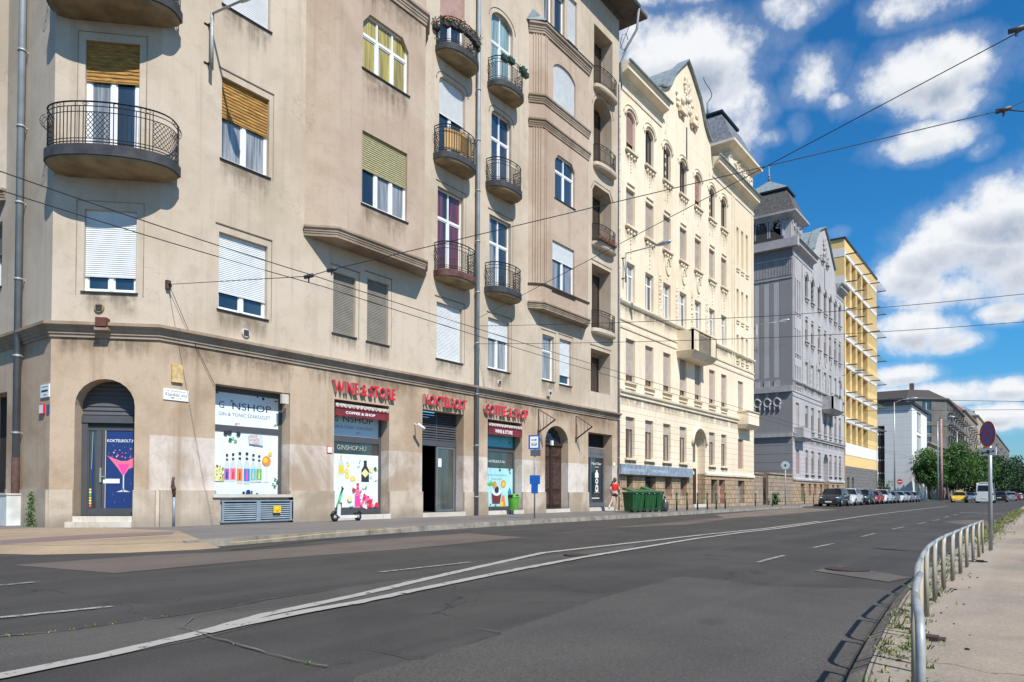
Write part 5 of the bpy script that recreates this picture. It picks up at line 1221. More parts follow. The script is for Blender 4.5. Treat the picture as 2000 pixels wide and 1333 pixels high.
O_, ap = turret(T2, xa_, 60.4, 19.6, 19.6+60.4-xa_, 25.9, ze_, zp_, zp_+1.0, CREAMT, CREAMT, mat('slate_lozenge', (.16, .17, .19), .6, var=.35, scale=4), .65, arches=False)
b = MB(); b.tube([ap, (ap[0], ap[1], ap[2]+1.2)], .1, ZINCD, 6); b.tube([(ap[0]+.28*math.sin(t*.6)-.0, ap[1]-.25*math.sin(t*.6), ap[2]+1.2+.26*t) for t in range(9)], .035, IRON, 4); b.build('finial', T2)
SB_ = mat('painted_board', (.22, .27, .33), .6, var=.35, scale=3)
s_, zt = FA.px(1212, 906, .25); s2_ = FA.px(1352, 906, .25)[0]
T = Thing('shop_sign', 'long grey-blue shop sign board over the stone basement', 'sign', FA.P(s_, 2.2)); b = MB(); b.fbox(FA, s_, s2_, 2.2, zt, .15, .3, SB_); b.build('board', T)
b = MB(); text(b, FA, 'Borkereskedés', mat('faded_print', (.42, .47, .52), .6), s_+.3, s_+3.0, 2.4, zt-.2, .302, 0, .01); text(b, FA, 'BORHÁZ', mat('faded_print', (0, 0, 0)), s_+4.2, s_+6.4, 2.4, zt-.2, .302, 0, .02); b.build('lettering', T)
# grey twin
T3 = Thing('apartment_building', 'grey weathered twin building with an arcaded tower and mansard roof', 'building', (83.4, 19.6, 0))
g_px = [(1586, 492), (1588, 488), (1593, 466), (1599, 451), (1610, 446), (1614, 460), (1619, 480), (1624, 505), (1630, 530), (1633, 545)]
gab = [FA.px(x, y) for x, y in g_px]; gab = [(gab[0][0], 25.3)]+gab[1:-1]+[(gab[-1][0], 25.3)]
gc = [77.0, 79.35, 82.2, 84.9, 87.3, 89.8, 92.1]
bh = [(75.3, 76.6, 1), (78.2, 79.2, 0), (80.4, 81.4, 0), (83, 84, 0), (86, 87, 0), (88.6, 89.6, 0), (91, 92, 0)]
palace(T3, 72.3, 94.9, gc, 1.1, 3, (72.35, 76.2), gab, GREY, GREYT, STONE, SHB, bh, True, True)
for i, (a, e, d) in enumerate(bh): b = MB(); b.fbox(FA, a, e, .35 if d else .9, 2.15, -.42, -.38, mat('teal_door', (.05, .10, .12), .6) if i == 0 else mat('dark_red_door', (.09, .03, .025), .7)); b.build('basement_door' if d else 'basement_window', T3)
b = MB(); dq = (gc[3]-.35, gc[3]+1.1+.75); b.fbox(FA, *dq, .35, 5.6, -.62, -.58, GREYT); b.build('entrance_door', T3)
FS = Fr((72.3, 40), (0, -1), (-1, 0)); SC = 20.4
ys = [40-40+0 for _ in ()]
b = MB(); sh_ = []
for (x0_, x1_) in ((1474, 1484), (1493, 1503.6), (1512, 1523)):
    a = FS.px(x0_, 600)[0]; c = FS.px(x1_, 600)[0]; sh_.append((a, c))
zst, zsb = FS.px(1512, 510)[1], FS.px(1512, 738)[1]
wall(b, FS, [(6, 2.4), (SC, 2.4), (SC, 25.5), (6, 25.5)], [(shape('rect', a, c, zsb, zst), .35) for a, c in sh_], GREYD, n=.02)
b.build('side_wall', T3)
for a, c in sh_:
    b = MB(); b.fbox(FS, a, a+(c-a)*.42, zsb, zst, -.33, -.25, GREYT); b.fbox(FS, a+(c-a)*.42, a+(c-a)*.6, zsb, zst, -.33, -.2, GL); b.fbox(FS, a+(c-a)*.6, a+(c-a)*.75, zsb, zst, -.33, -.12, GREYT)
    b.fbox(FS, a+(c-a)*.75, c, zsb, zst, -.33, -.3, GL); b.build('tall_window', T3)
    b = MB(); b.fbox(FS, a, c, zsb-1.5, zsb-.3, .02, .08, GREYT); b.build('panel', T3)
    m_ = (a+c)/2; zr2 = FS.px(1517, 787)[1]; b = MB(); b.tube([FS.P(m_+.34*math.cos(t*math.pi/6), zr2+.4*math.sin(t*math.pi/6), .08) for t in range(13)], .11, GREYT, 6); b.fbox(FS, m_-.16, m_+.16, zr2+.4, zr2+1.6, .02, .12, GREYT)
    for t in (-.25, .25): b.ball(FS.P(m_+t, zr2-.55, .1), (.10, .10, .3), GREYT, 6, 4)
    b.build('wreath', T3)
b = MB()
for k in range(30): a = 15.9+k*.15; b.fbox(FS, a, a+.06, 22.7, 24.3, .02, .06, GREYT)
b.build('fluting', T3)
for z0_, z1_, o in ((24.3, 24.45, .08), (22.4, 22.5, .06), (11.15, 11.75, .25), (6.7, 7.05, .2)): b = MB(); b.fbox(FS, 6, SC, z0_, z1_, .02, o+.02, GREYT); b.build('string_course', T3)
b = MB(); b.fbox(FS, 6, SC+.66, 25.35, 26.2, 0, .6, GREYT); b.build('cornice', T3)
ze_ = FA.px(1543, 405, .5)[1]+.5; zp_ = FA.px(1532, 367, -.9)[1]
O_, ap = turret(T3, 72.4, 76.3, 19.7, 25.2, 26.2, ze_, zp_, zp_+1.7, GREYT, GREYT, mat('old_slate', (.085, .08, .075), .8, var=.5, scale=5), .6, arches=True)
b = MB(); b.tube([ap, (ap[0], ap[1], ap[2]+.5), (ap[0], ap[1], ap[2]+1.7)], [.16, .07, .02], ZINCD, 6); b.ball((ap[0], ap[1], ap[2]+.5), .14, ZINCD); b.build('finial', T3)
x0b, x1b = FA.px(1605, 780)[0], FA.px(1627, 780)[0]-.6
b = MB(); b.prism([P(x0b+.2, 10.1, 0), P(x0b+.2, 10.1, .8), P(x1b-.2, 10.1, .8), P(x1b-.2, 10.1, 0)], [P(x0b-.1, 10.5, 0), P(x0b-.1, 10.5, 1.3), P(x1b+.1, 10.5, 1.3), P(x1b+.1, 10.5, 0)], GREYT); b.fbox(FA, x0b, x1b, 10.5, 11.9, 1.0, 1.2, GREYT); b.fbox(FA, x0b, x0b+.15, 10.5, 11.9, 0, 1.2, GREYT); b.fbox(FA, x1b-.15, x1b, 10.5, 11.9, 0, 1.2, GREYT)
tuft(b, P((x0b+x1b)/2, 12.0, 1.1), (1.2, .12, .12), 90, LEAF, .1); b.build('balcony', T3, 'grey stone balcony with plants')
b = MB(); b.prism([P(72.9, 6.35, 0), P(72.9, 6.35, .7), P(75.6, 6.35, .7), P(75.6, 6.35, 0)], [P(72.8, 6.65, 0), P(72.8, 6.65, .95), P(75.7, 6.65, .95), P(75.7, 6.65, 0)], GREYT); b.fbox(FA, 72.8, 75.7, 6.65, 7.65, 0, .9, GREY); b.build('balcony', T3, 'small closed balcony at the corner')
# stone yard wall with a gate between the two
T = Thing('stone_wall', 'rough brown stone yard wall between the cream and grey buildings', 'wall', (66, 19.6, 0)); b = MB()
gx0, gx1 = FA.px(1490, 950)[0], FA.px(1500.5, 950)[0]
b.box((60.6, 19.6, 0), (gx0, 20.1, 2.75), STONE2); b.box((gx1, 19.6, 0), (72.28, 20.1, 2.85), STONE2); b.build('masonry', T)
b = MB(); b.box((60.6, 19.5, 2.76), (gx0, 20.2, 2.9), STONE2); b.box((gx1, 19.5, 2.86), (72.28, 20.2, 3.0), STONE2); b.build('coping', T)
b = MB(); b.box((gx0, 19.85, .1), (gx1, 19.9, 2.3), mat('gate_rust', (.045, .022, .018), .8, var=.5, scale=4)); 
for k in range(9): x = gx0+(k+.5)*(gx1-gx0)/9; b.bar((x, 19.78, .15), (x, 19.78, 2.5), .025, RUST)
b.build('gate', T)

# ================================================================== yellow office block
YEL = stucco('yellow_render', (.76, .54, .24), .9, (1, .97, .9), amt=.3, blot=.1); YW = stucco('white_band', (.74, .72, .68), .9, (1, 1, 1), amt=.4)
YB = stone('grey_block', (.20, .19, .18), (.17, .16, .155), (.10, .10, .10), .9, .42)
T4 = Thing('office_building', 'tall yellow office block with rows of steel sun louvres', 'building', (106, 19.6, 0))
YT = 33.0; X0, X1 = 95.45, 116.9; zr = [FA.px(1652, y)[1] for y in (499, 552.5, 605.5, 660, 714, 768, 821)]
xw = [FA.px(x, 700)[0] for x in (1652, 1663.5, 1674.5, 1685, 1695)]
holes = []; yw = []
for z in zr:
    for k in range(4): q = (xw[k]+.12, xw[k+1]-(1.0 if k < 3 else .2), z-3.05, z-.28); holes.append((shape('rect', *q), .9)); yw.append(q)
b = MB(); wall(b, FA, [(X0, 4.6), (X1, 4.6), (X1, YT), (X0, YT)], holes, YEL)
FY = Fr((X0, 40), (0, -1), (-1, 0)); wall(b, FY, [(0, 0), (20.4, 0), (20.4, YT), (0, YT)], [], YEL)
b.face([(X1, 19.6, 0), (X1, 40, 0), (X1, 40, YT), (X1, 19.6, YT)], YEL); b.face([(X0, 19.6, YT), (X1, 19.6, YT), (X1, 40, YT), (X0, 40, YT)], SLABD); b.build('wall', T4)
b = MB(); wall(b, FA, [(X0, 0), (X1, 0), (X1, 4.6), (X0, 4.6)], [(shape('rect', 96.6, 97.8, 1.6, 3.2), .2), (shape('rect', 99.4, 100.6, 1.6, 3.2), .2)], YB); b.fbox(FA, 96.6, 100.6, 1.6, 3.2, -.25, -.2, GL); b.build('base', T4)
for i, z in enumerate(zr):
    b = MB(); b.fbox(FA, X0-.03, X1, z-.27, z+.40, 0, .04, YW)
    if i < 2: b.fbox(FY, 0, 20.42, z-.27, z+.75, 0, .04, YW)
    b.build('white_band', T4)
b = MB(); b.fbox(FA, X0-.03, X1, 6.0, 7.5, 0, .04, YW); b.build('white_band', T4); b = MB(); b.fbox(FA, X0-.1, X1+.1, YT, YT+.15, -.3, .15, BLACK); b.fbox(FY, 0, 20.5, YT, YT+.15, -.3, .15, BLACK); b.build('roof_edge', T4)
for q in yw: window(T4, FA, *q, dep=.85, leaves=2, fm=DGREY, gm=GL, light=True, sill=False)
STEEL = mat('louvre_steel', (.30, .29, .27), .5, .5, var=.1); STD = mat('dark_steel', (.05, .048, .045), .6, .3)
for z in zr:
    b = MB(); xs = [X0+.6+k*(X1-1.2-X0)/4 for k in range(5)]; xs[-1] = X1-.3; xs = [xw[0]+k*(X1-.2-xw[0])/4 for k in range(5)]
    for x in xs: b.box((x-.06, 18.3, z-.02), (x+.06, 19.6, z+.10), STD)
    for k in range(6): y = 18.36+.2*k; b.box((xs[0], y, z+.02), (xs[-1], y+.03, z+.06), STEEL)
    b.build('sun_louvre', T4)
# ================================================================== buildings further down the street
WB = stucco('white_render', (.80, .80, .78), .85, (1, 1, 1), amt=.5, blot=.08); WBS = stucco('white_render_shaded', (.70, .70, .68), .85, (1, 1, 1), joints=(1.3, 0, 30, 0, .8), amt=.4, blot=.08)  # side copy is dimmer than the front, its shade mixed into the colour
T5 = Thing('office_building', 'plain white four-storey building with a blank shaded side wall', 'building', (162, 19.6, 0))
X0, X1, ZT = 152, 173.5, 18.0; b = MB(); FW = Fr((X0, 60), (0, -1), (-1, 0))
wq = [(a, a+6.2, z, z+3.9) for a in (158.5,) for z in (3.0, 8.8, 13.4)]
wall(b, FA, [(X0, 0), (X1, 0), (X1, ZT), (X0, ZT)], [(shape('rect', *q), .3) for q in wq], WB)
sx0, sx1 = FW.px(1714, 900)[0], FW.px(1728, 900)[0]
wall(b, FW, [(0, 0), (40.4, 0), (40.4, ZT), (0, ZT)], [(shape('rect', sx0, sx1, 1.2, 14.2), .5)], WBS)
b.face([(X1, 19.6, 0), (X1, 60, 0), (X1, 60, ZT), (X1, 19.6, ZT)], WB); b.face([(X0, 19.6, ZT), (X1, 19.6, ZT), (X1, 60, ZT), (X0, 60, ZT)], SLABD); b.build('wall', T5)
for q in wq: window(T5, FA, *q, dep=.25, leaves=3, gm=GLC, light=True, sill=True)
b = MB(); b.fbox(FW, sx0, sx1, 1.2, 14.2, -.5, -.45, GL)
for k in range(11): z = 1.2+k*1.25; b.fbox(FW, sx0, sx1, z, z+.3, -.45, -.3, WB if k % 2 else SLABD)
for k in range(3): a = sx0+(k+1)*(sx1-sx0)/4; b.fbox(FW, a-.1, a+.1, 1.2, 14.2, -.45, -.28, BROWNW)
b.build('stair_glazing', T5)
b = MB(); b.box((X0-.5, 19.1, ZT), (X1+.3, 60, ZT+.5), SLABD); b.build('roof_edge', T5)
BE = stucco('beige_wall', (.42, .37, .29), .8, amt=.6); TAUPE = stucco('taupe_render', (.185, .18, .175), .7, amt=1.1, blot=.15); PINKB = stucco('rose_render', (.28, .24, .21), .8, amt=.8)
def block(name, label, x0, x1, y1, zt, m, floors, colsn, roofz, roofm, cham=0, dep=.3, balc=False, yoff=0., zfirst=4.5, side=True, win=(1.3, 1.9)):
    T = Thing(name, label, 'building', ((x0+x1)/2, 19.6+yoff, 0)); y0 = 19.6+yoff
    fr = Fr((0, y0), (1, 0), (0, -1)); b = MB(); hs = []; fh = (zt-zfirst)/floors; cwid = (x1-x0-cham)/colsn
    for f in range(floors):
        for c in range(colsn):
            a = x0+cham+cwid*(c+.5)-win[0]/2; hs.append((a, a+win[0], zfirst+fh*f, zfirst+fh*f+win[1]))
    wall(b, fr, [(x0+cham, 0), (x1, 0), (x1, zt), (x0+cham, zt)], [(shape('rect', *q), dep) for q in hs], m)
    sfr = Fr((x0, 60), (0, -1), (-1, 0)); sl_ = 60-y0-cham; ss = []
    if side:
        for f in range(floors):
            for c in range(6): a = sl_-3.4-c*3.6; ss.append((a, a+win[0], zfirst+fh*f, zfirst+fh*f+win[1]))
    wall(b, sfr, [(0, 0), (sl_, 0), (sl_, zt), (0, zt)], [(shape('rect', *q), dep) for q in ss], m)
    cs = []
    if cham:
        cf = Fr((x0, y0+cham), (1, -1), (-1, -1)); L = cham*math.sqrt(2); cs = [(L/2-1.3, L/2+1.3, zfirst+fh*f, zfirst+fh*f+win[1]) for f in range(floors)]
        wall(b, cf, [(0, 0), (L, 0), (L, zt), (0, zt)], [(shape('rect', *q), dep) for q in cs], m)
    b.face([(x1, y0, 0), (x1, 60, 0), (x1, 60, zt), (x1, y0, zt)], m); b.build('wall', T)
    for q in hs[:60]: window(T, fr, *q, dep=dep-.05, light=True, sill=False, gm=GLC if q[0] % 2 > 1 else GL)
    for q in ss[:24]: window(T, sfr, *q, dep=dep-.05, light=True, sill=False)
    for q in cs: window(T, cf, *q, dep=dep-.05, light=True, sill=False, fm=WHITE)
    b = MB(); pl = [(x0, 60), (x0, y0+cham), (x0+cham, y0), (x1, y0)] if cham else [(x0, 60), (x0, y0), (x1, y0)]
    sweep(b, pl, [(0, zt-.6), (.15, zt-.5), (.5, zt-.2), (.55, zt+.1), (0, zt+.2)], m)
    b.build('cornice', T)
    for f in range(1, floors, 2): b = MB(); z = zfirst+fh*f-.9; sweep(b, pl, [(0, z), (.12, z), (.12, z+.2), (0, z+.25)], m); b.build('string_course', T)
    b = MB(); i_ = 4.; zz_ = zt+roofz
    if roofz:
        q0 = [(p[0], p[1], zt+.15) for p in pl]; q1 = [(min(max(p[0], x0+i_), x1), max(p[1], y0+i_), zz_) for p in pl]
        for i in range(len(pl)-1): b.face([q0[i], q0[i+1], q1[i+1], q1[i]], roofm)
        b.face([(x1, y0, zt), (x1, 60, zt), (x1, 60, zz_), (x1, y0+i_, zz_)], roofm); b.face(q1+[(x1, 60, zz_)], roofm)
    else: b.face([(*p, zt+.1) for p in pl]+[(x1, 60, zt+.1)], SLABD)
    Rf = b.build('roof', T); rr = random.Random(int(x0))
    for _ in range(4):
        b = MB(); x = rr.uniform(x0+3, x1-2); y = y0+rr.uniform(3, 9); b.box((x, y, zz_-.5), (x+rr.uniform(.8, 2), y+1, zz_+rr.uniform(1, 2.2)), mat('chimney_brick', (.16, .10, .08), .9, var=.3)); b.build('chimney', (T, Rf))
    if balc:
        for f in range(1, floors):
            for c in range(1, colsn, 2):
                a, e, z, _ = hs[f*colsn+c]; b = MB(); b.fbox(fr, a-.8, e+.8, z-.4, z-.2, 0, 1.2, m); b.fbox(fr, a-.8, e+.8, z-.2, z+.7, 1.1, 1.2, m if f % 2 else IRON); b.build('balcony', T)
    return T
block('low_building', 'low beige wall-like building between the white block and the trees', 176, 200, 60, 12.2, BE, 3, 5, 0, TILE, side=False)
block('apartment_building', 'large taupe apartment building with a cut corner rising above the trees', 205, 262, 60, 25.6, TAUPE, 7, 14, 2.6, TILE, cham=8, balc=True, win=(1.8, 2.2))
block('apartment_building', 'brown apartment building with a red roof further down the street', 264, 318, 60, 27.5, PINKB, 6, 10, 4.0, mat('red_tile', (.28, .07, .04), .8, var=.3), balc=True, win=(1.8, 2.2))
block('apartment_building', 'pale apartment building behind the traffic sign', 320, 420, 60, 31, BE, 7, 9, 4, ZINCD, balc=True, win=(2.2, 2.2))
block('apartment_building', 'farthest grey apartment building at the end of the street', 424, 640, 60, 33.0, TAUPE, 6, 9, 4, TILE, balc=True, win=(2.6, 2.4))
# ================================================================== ground, road, pavements
def struct(mb, name, label=None, kind='structure'):
    o = mb.build(name); o['kind'] = kind
    if label: o['label'] = label
    return o
ASPH = asphalt('asphalt_dark', (.049, .0455, .042), .6, crack=.55, big=.32); ASPL = asphalt('asphalt_aged', (.067, .062, .057), .7, big=.24); ASPB = asphalt('asphalt_brown', (.115, .094, .08), .4, big=.18); ASPG = asphalt('asphalt_cracked', (.072, .067, .061), .5, crack=1.5, big=.3)
PAVG = asphalt('pavement_asphalt', (.155, .142, .135), .3, big=.15); PAVT = asphalt('pavement_tan', (.30, .23, .155), .3, big=.18); PAVP = asphalt('pavement_plum', (.20, .145, .135), .3, big=.15)
PAVR = asphalt('pavement_sandy', (.275, .235, .19), .4, big=.26, warm=(1.05, .98, .9), crack=.6); CONC = mat('kerb_concrete', (.235, .21, .175), .9, var=.35, scale=2.5, bump=.4); EARTH = mat('earth', (.10, .085, .06), .95, var=.3, scale=.2)
b = MB(); b.face([(-400, -900, -.06), (2500, -900, -.06), (2500, 1200, -.06), (-400, 1200, -.06)], EARTH); struct(b, 'ground')
b = MB(); b.face([(-60, .3, 0), (1200, .3, 0), (1200, 60, 0), (-60, 60, 0)], ASPH); struct(b, 'road')
KL = [(6.2, 13.55), (7.3, 13.3), (9, 13.52), (11.4, 13.85), (15, 14.2), (19.5, 14.42), (26, 14.5), (40, 14.9), (60, 15.5), (63.5, 16.6), (118, 16.9)]
KC = [(4.25, 60), (4.3, 18), (4.65, 15.7), (5.4, 14.3), (6.3, 13.68), (7.3, 13.4)]
def slab(name, poly, z, m):
    b = MB(); b.prism([(*p, -.03) for p in poly], [(*p, z) for p in poly], m); return struct(b, name)
inner = KC[1:]+[(x, y+.1) for x, y in KL[2:]]+[(118, 21), (4.3, 21)]
b = MB(); b.prism([(*p, -.03) for p in inner], [(*p, .12) for p in inner], PAVG); b.box((4.3, 21, -.03), (7.96, 60, .12), PAVG); struct(b, 'pavement')
b = MB(); sweep(b, KC+[(7.75, 13.44)], [(0, .121), (.5, .003)], PAVT); struct(b, 'kerb')
slab('pavement', [(150, 17.0), (900, 17.0), (900, 21), (150, 21)], .12, PAVG)
KR = [(-12, -.6), (0.5, .35), (2.2, .62), (3.4, .80), (4.6, .94), (5.9, 1.06), (7.8, 1.2), (11.5, 1.4), (30, 1.42), (200, 1.4), (900, 1.4)]
slab('pavement', [(x, y-.12) for x, y in KR]+[(900, -16), (-12, -16)], .12, PAVR)
def kerb(name, line, side, m, h=.135, wd=.14, hf=None):
    b = MB(); n = len(line); rr = random.Random(4)
    for i in range(n-1):
        p, q = Vector(line[i]), Vector(line[i+1]); L = (q-p).length; d = (q-p)/L; nr = Vector((-d.y, d.x))*side
        k = max(1, int(L/(1.0 if L < 40 else 6)))
        for j in range(k):
            a, c = p+d*(L*j/k+.008), p+d*(L*(j+1)/k-.008); dz = rr.uniform(-.006, .006); o = rr.uniform(-.006, .006)
            w0, w1 = nr*o, nr*(wd+o)
            b.hexa([(*(a+w0), -.02), (*(c+w0), -.02), (*(c+w1), -.02), (*(a+w1), -.02), (*(a+w0*1+nr*.02), (hf or h)+dz), (*(c+w0+nr*.02), (hf or h)+dz), (*(c+w1), h+dz), (*(a+w1), h+dz)], m)
    return struct(b, name)
kerb('kerb', KL[1:], 1, CONC, .15, .13); kerb('kerb', KR, -1, mat('kerb_dirty', (.15, .128, .10), .95, var=.45, scale=2.5, bump=.5), .125, .15, .055)
def sheet(name, px, z, m, label=None, kind='structure'):
    b = MB(); b.face([(*onz(x, y, z), z) for x, y in px], m); o = b.build(name); o['kind'] = kind; return o
b = MB(); b.face([(*p, .124) for p in KC[1:]+[(7.75, 13.5), (9.25, 17.2), (8.8, 20.25), (7.9, 21.4), (4.32, 21.4)]], PAVT); struct(b, 'pavement_patch')
sheet('pavement_patch', [(0, 1055), (180, 1044), (340, 1038.5), (336, 1044), (200, 1051), (0, 1063)], .128, PAVP)
sheet('road_patch', [(24, 1104), (224, 1120), (500, 1094), (800, 1072), (1022, 1050), (916, 1042), (760, 1053), (560, 1070), (430, 1079), (290, 1085)], .004, ASPB)
sheet('road_patch', [(0, 1241), (140, 1230), (280, 1211), (400, 1194), (520, 1172), (656, 1150), (800, 1131), (1000, 1096), (1240, 1064), (1240, 1072), (1000, 1112), (850, 1146), (600, 1196), (400, 1246), (-60, 1338), (-60, 1250)], .004, ASPG)
rp = [(824, 1284), (980, 1234), (1196, 1162), (1332, 1126), (1420, 1134), (1500, 1146), (1600, 1148), (1700, 1150), (1752, 1155), (1720, 1200), (1680, 1260), (1640, 1330), (1600, 1400), (1300, 1400), (600, 1400), (700, 1320)]
sheet('road_patch', rp, .004, ASPL)
sheet('road_patch', [(1589, 1115), (1640, 1105), (1780, 1128), (1735, 1137)], .008, asphalt('asphalt_pale', (.095, .085, .075), .3))
sheet('road_patch', [(1843, 1020), (1890, 1016), (1940, 1018), (1932, 1027), (1880, 1025)], .004, ASPB)
sheet('road_patch', [(1040, 1046), (1330, 1018), (1500, 1004), (1330, 1026), (1200, 1031), (1120, 1040)], .004, asphalt('asphalt_warm', (.105, .082, .072), .3))
sheet('road_patch', [(1396, 1006), (1560, 992), (1640, 996), (1500, 1008), (1420, 1013)], .008, asphalt('asphalt_dusty', (.15, .12, .10), .3))
def ribbon(name, px, wd, m, z=.012, taper=None, jit=0.):
    pts = [Vector(onz(x, y, z)) for x, y in px]; rr = random.Random(9)
    if jit:
        q = []
        for i in range(len(pts)-1):
            k = max(2, int((pts[i+1]-pts[i]).length/.14))
            for j in range(k): q.append(pts[i].lerp(pts[i+1], j/k)+Vector((rr.gauss(0, jit), rr.gauss(0, jit))))
        pts = q+[pts[-1]]
    vs = []; fs = []
    for i, p in enumerate(pts):
        d = (pts[min(i+1, len(pts)-1)]-pts[max(i-1, 0)]).normalized(); nr = Vector((-d.y, d.x)); h = wd/2*((rr.uniform(.3, 1.4) if jit > .008 else rr.uniform(.9, 1.08)) if jit else 1)
        vs += [(*(p-nr*h), z), (*(p+nr*h), z)]
    for i in range(len(pts)-1): fs.append((2*i, 2*i+1, 2*i+3, 2*i+2))
    b = MB(); b.add(vs, fs, m); o = b.build(name); o['kind'] = 'structure'; return pts
LP = worn_paint('road_paint', (.33, .315, .28), .455); LPW = worn_paint('road_paint_worn', (.26, .25, .235), .53, 9)
ribbon('road_marking', [(-40, 1329), (0, 1320), (200, 1280), (384, 1238), (520, 1200), (700, 1162), (836, 1130), (924, 1110), (1060, 1080), (1220, 1062), (1380, 1044), (1500, 1032), (1600, 1018.5)], .15, LP, jit=.005)
ribbon('road_marking', [(400, 1235), (470, 1219.5), (540, 1205), (600, 1193), (700, 1176), (872, 1140), (980, 1118), (1140, 1088), (1360, 1052), (1452, 1040), (1520, 1032.5), (1600, 1021), (1700, 1006.5), (1780, 997), (1850, 989)], .15, LP, .016, jit=.005)
for px in ([(742, 1117.5), (918, 1098)], [(-20, 1145), (78, 1136)], [(1478, 1098.5), (1531, 1085)], [(1588, 1070), (1627, 1062)], [(1683, 1048.5), (1709, 1042)], [(1743, 1034), (1765, 1029.5)], [(1792, 1024), (1808, 1021)], [(1822, 1017.5), (1834, 1015)], [(1845, 1011), (1853, 1009)], [(1862, 1006.5), (1869, 1005)], [(1875, 1002.5), (1882, 1001)]):
    ribbon('road_marking', px, .09 if px[0][0] < 1535 or px[0][0] > 1545 else .05, LPW)
ribbon('road_marking', [(0, 1206), (110, 1195), (220, 1184)], .09, worn_paint('road_paint_faint', (.30, .30, .29), .54, 8))
ribbon('road_marking', [(452, 1060), (520, 1054), (620, 1044), (720, 1036), (800, 1031)], .10, worn_paint('kerb_yellow', (.62, .40, .05), .42, 4), z=.158)
ribbon('road_marking', [(1883, 1001.5), (1973, 1005)], .5, worn_paint('road_paint_worn', (0, 0, 0)), z=.012)
CRK = mat('crack_filler', (.12, .105, .085), .95, var=.4, scale=9); CRD = mat('crack_dark', (.02, .018, .016), .95, var=.2)  # pale filler and dark ribbon colours of the cracks
c1 = [(-20, 1246), (52, 1240), (140, 1230), (280, 1210), (400, 1194), (520, 1172), (656, 1150)]; c2 = [(352, 1224), (384, 1234), (480, 1262), (552, 1280), (600, 1294), (640, 1300)]
pA = ribbon('road_crack', c1, .03, CRD, .008, jit=.012); ribbon('road_crack', c1, .018, CRK, .010, jit=.022)
pB = ribbon('road_crack', c2, .016, CRK, .018, jit=.009)
for c in ([(824, 1284), (980, 1234)], [(1000, 1128), (1100, 1145), (1196, 1162)], [(930, 1226), (980, 1235)], [(836, 1132), (872, 1141)], [(952, 1117), (972, 1122)], [(360, 1222), (378, 1205)], [(656, 1294), (690, 1290)], [(1332, 1126), (1420, 1134), (1500, 1146), (1600, 1160), (1700, 1172)], [(1310, 1120), (1332, 1126)], [(720, 1265), (800, 1284), (824, 1284)]):
    ribbon('road_crack', c, .010, CRK if c[0][0] in (930, 836, 952, 360) else CRD, .02, jit=.009)
# iron covers
for (x, y, r) in ((1125, 1085, .22), (1655, 1113, .3)):
    X, Y = onz(x, y, .01); b = MB(); b.prism([(X+r*math.cos(t*math.pi/10), Y+r*math.sin(t*math.pi/10), .0) for t in range(20)], [(X+r*math.cos(t*math.pi/10), Y+r*math.sin(t*math.pi/10), .026) for t in range(20)], mat('iron_cover', (.05, .035, .028), .7, .3, var=.4, scale=9)); o = b.build('manhole_cover'); tag(o, 'small rusty iron cover %s' % ('between the two white lines' if x < 1200 else 'in the pale asphalt patch of the right lane'), 'manhole cover')
# weeds
GRA = mat('grass_blade', (.10, .155, .035), .7, var=.5, scale=9); GRD = mat('dry_grass', (.30, .25, .11), .8, var=.4, scale=7)
def blades(b, x, y, z, n, h, sp, rr, dry=.25):
    for _ in range(n):
        px_, py_ = x+rr.gauss(0, sp), y+rr.gauss(0, sp); a = rr.uniform(0, 6.28); l = rr.uniform(.4, 1)*h; w_ = .004+.004*rr.random(); t = rr.uniform(.1, .9)
        dx, dy = math.cos(a), math.sin(a); m = GRD if rr.random() < dry else GRA
        b.face([(px_-dy*w_, py_+dx*w_, z), (px_+dy*w_, py_-dx*w_, z), (px_+dx*l*t*.5+dy*w_*.7, py_+dy*l*t*.5-dx*w_*.7, z+l*.6), (px_+dx*l*t, py_+dy*l*t, z+l*(1-.3*t))], m)
rr = random.Random(21); b = MB()
def kr(x):
    for i in range(len(KR)-1):
        if KR[i][0] <= x <= KR[i+1][0]: t = (x-KR[i][0])/(KR[i+1][0]-KR[i][0]); return KR[i][1]*(1-t)+KR[i+1][1]*t
    return 1.4
for _ in range(120):
    x = 2.6+abs(rr.gauss(0, 1))*6+rr.random()*2; off = rr.choice([.17, .2, .3, .38]) + rr.gauss(0, .02); blades(b, x, kr(x)-off, .12, rr.randint(4, 20), rr.uniform(.02, .075), rr.uniform(.015, .05), rr)
for _ in range(240):
    x = 17+rr.random()*40; blades(b, x, 1.4-.17-abs(rr.gauss(0, .16)), .12, 18, rr.uniform(.06, .16), .12, rr, .35)
for _ in range(26): x = 15.8+rr.random()*3; blades(b, x, .2-rr.random()*.9, .12, 12, .05, .12, rr, .4)
o = b.build('grass'); tag(o, 'weeds and dry grass along the right-hand kerb', kind='stuff')
b = MB()
for pts in (pA[:len(pA)*2//3], pB[::2]):
    for p in pts:
        if rr.random() < .4 and math.sin(p.x*3) > -.2: blades(b, p.x, p.y, .01, 8, .022, .018, rr, .15)
o = b.build('grass'); tag(o, 'green weeds growing in the road cracks', kind='stuff')
b = MB()
for _ in range(60):
    x = 4+rr.random()*14; p = (x, kr(x)-.2-rr.random()*.5, .125); s_ = rr.uniform(.006, .018); b.ball(p, (s_, s_*1.3, s_*.6), CONC if rr.random() < .6 else CRD, 5, 3)
o = b.build('gravel'); tag(o, 'small stones and dead leaves by the kerb', kind='stuff')
def litter(x, y, m, lab):
    X, Y = onz(x, y, .13); b = MB(); b.box((X-.06, Y-.05, .122), (X+.05, Y+.05, .15), m); b.box((X-.02, Y-.09, .124), (X+.08, Y-.0, .135), m); o = b.build('litter'); tag(o, lab, 'litter', 'litter on the pavement')
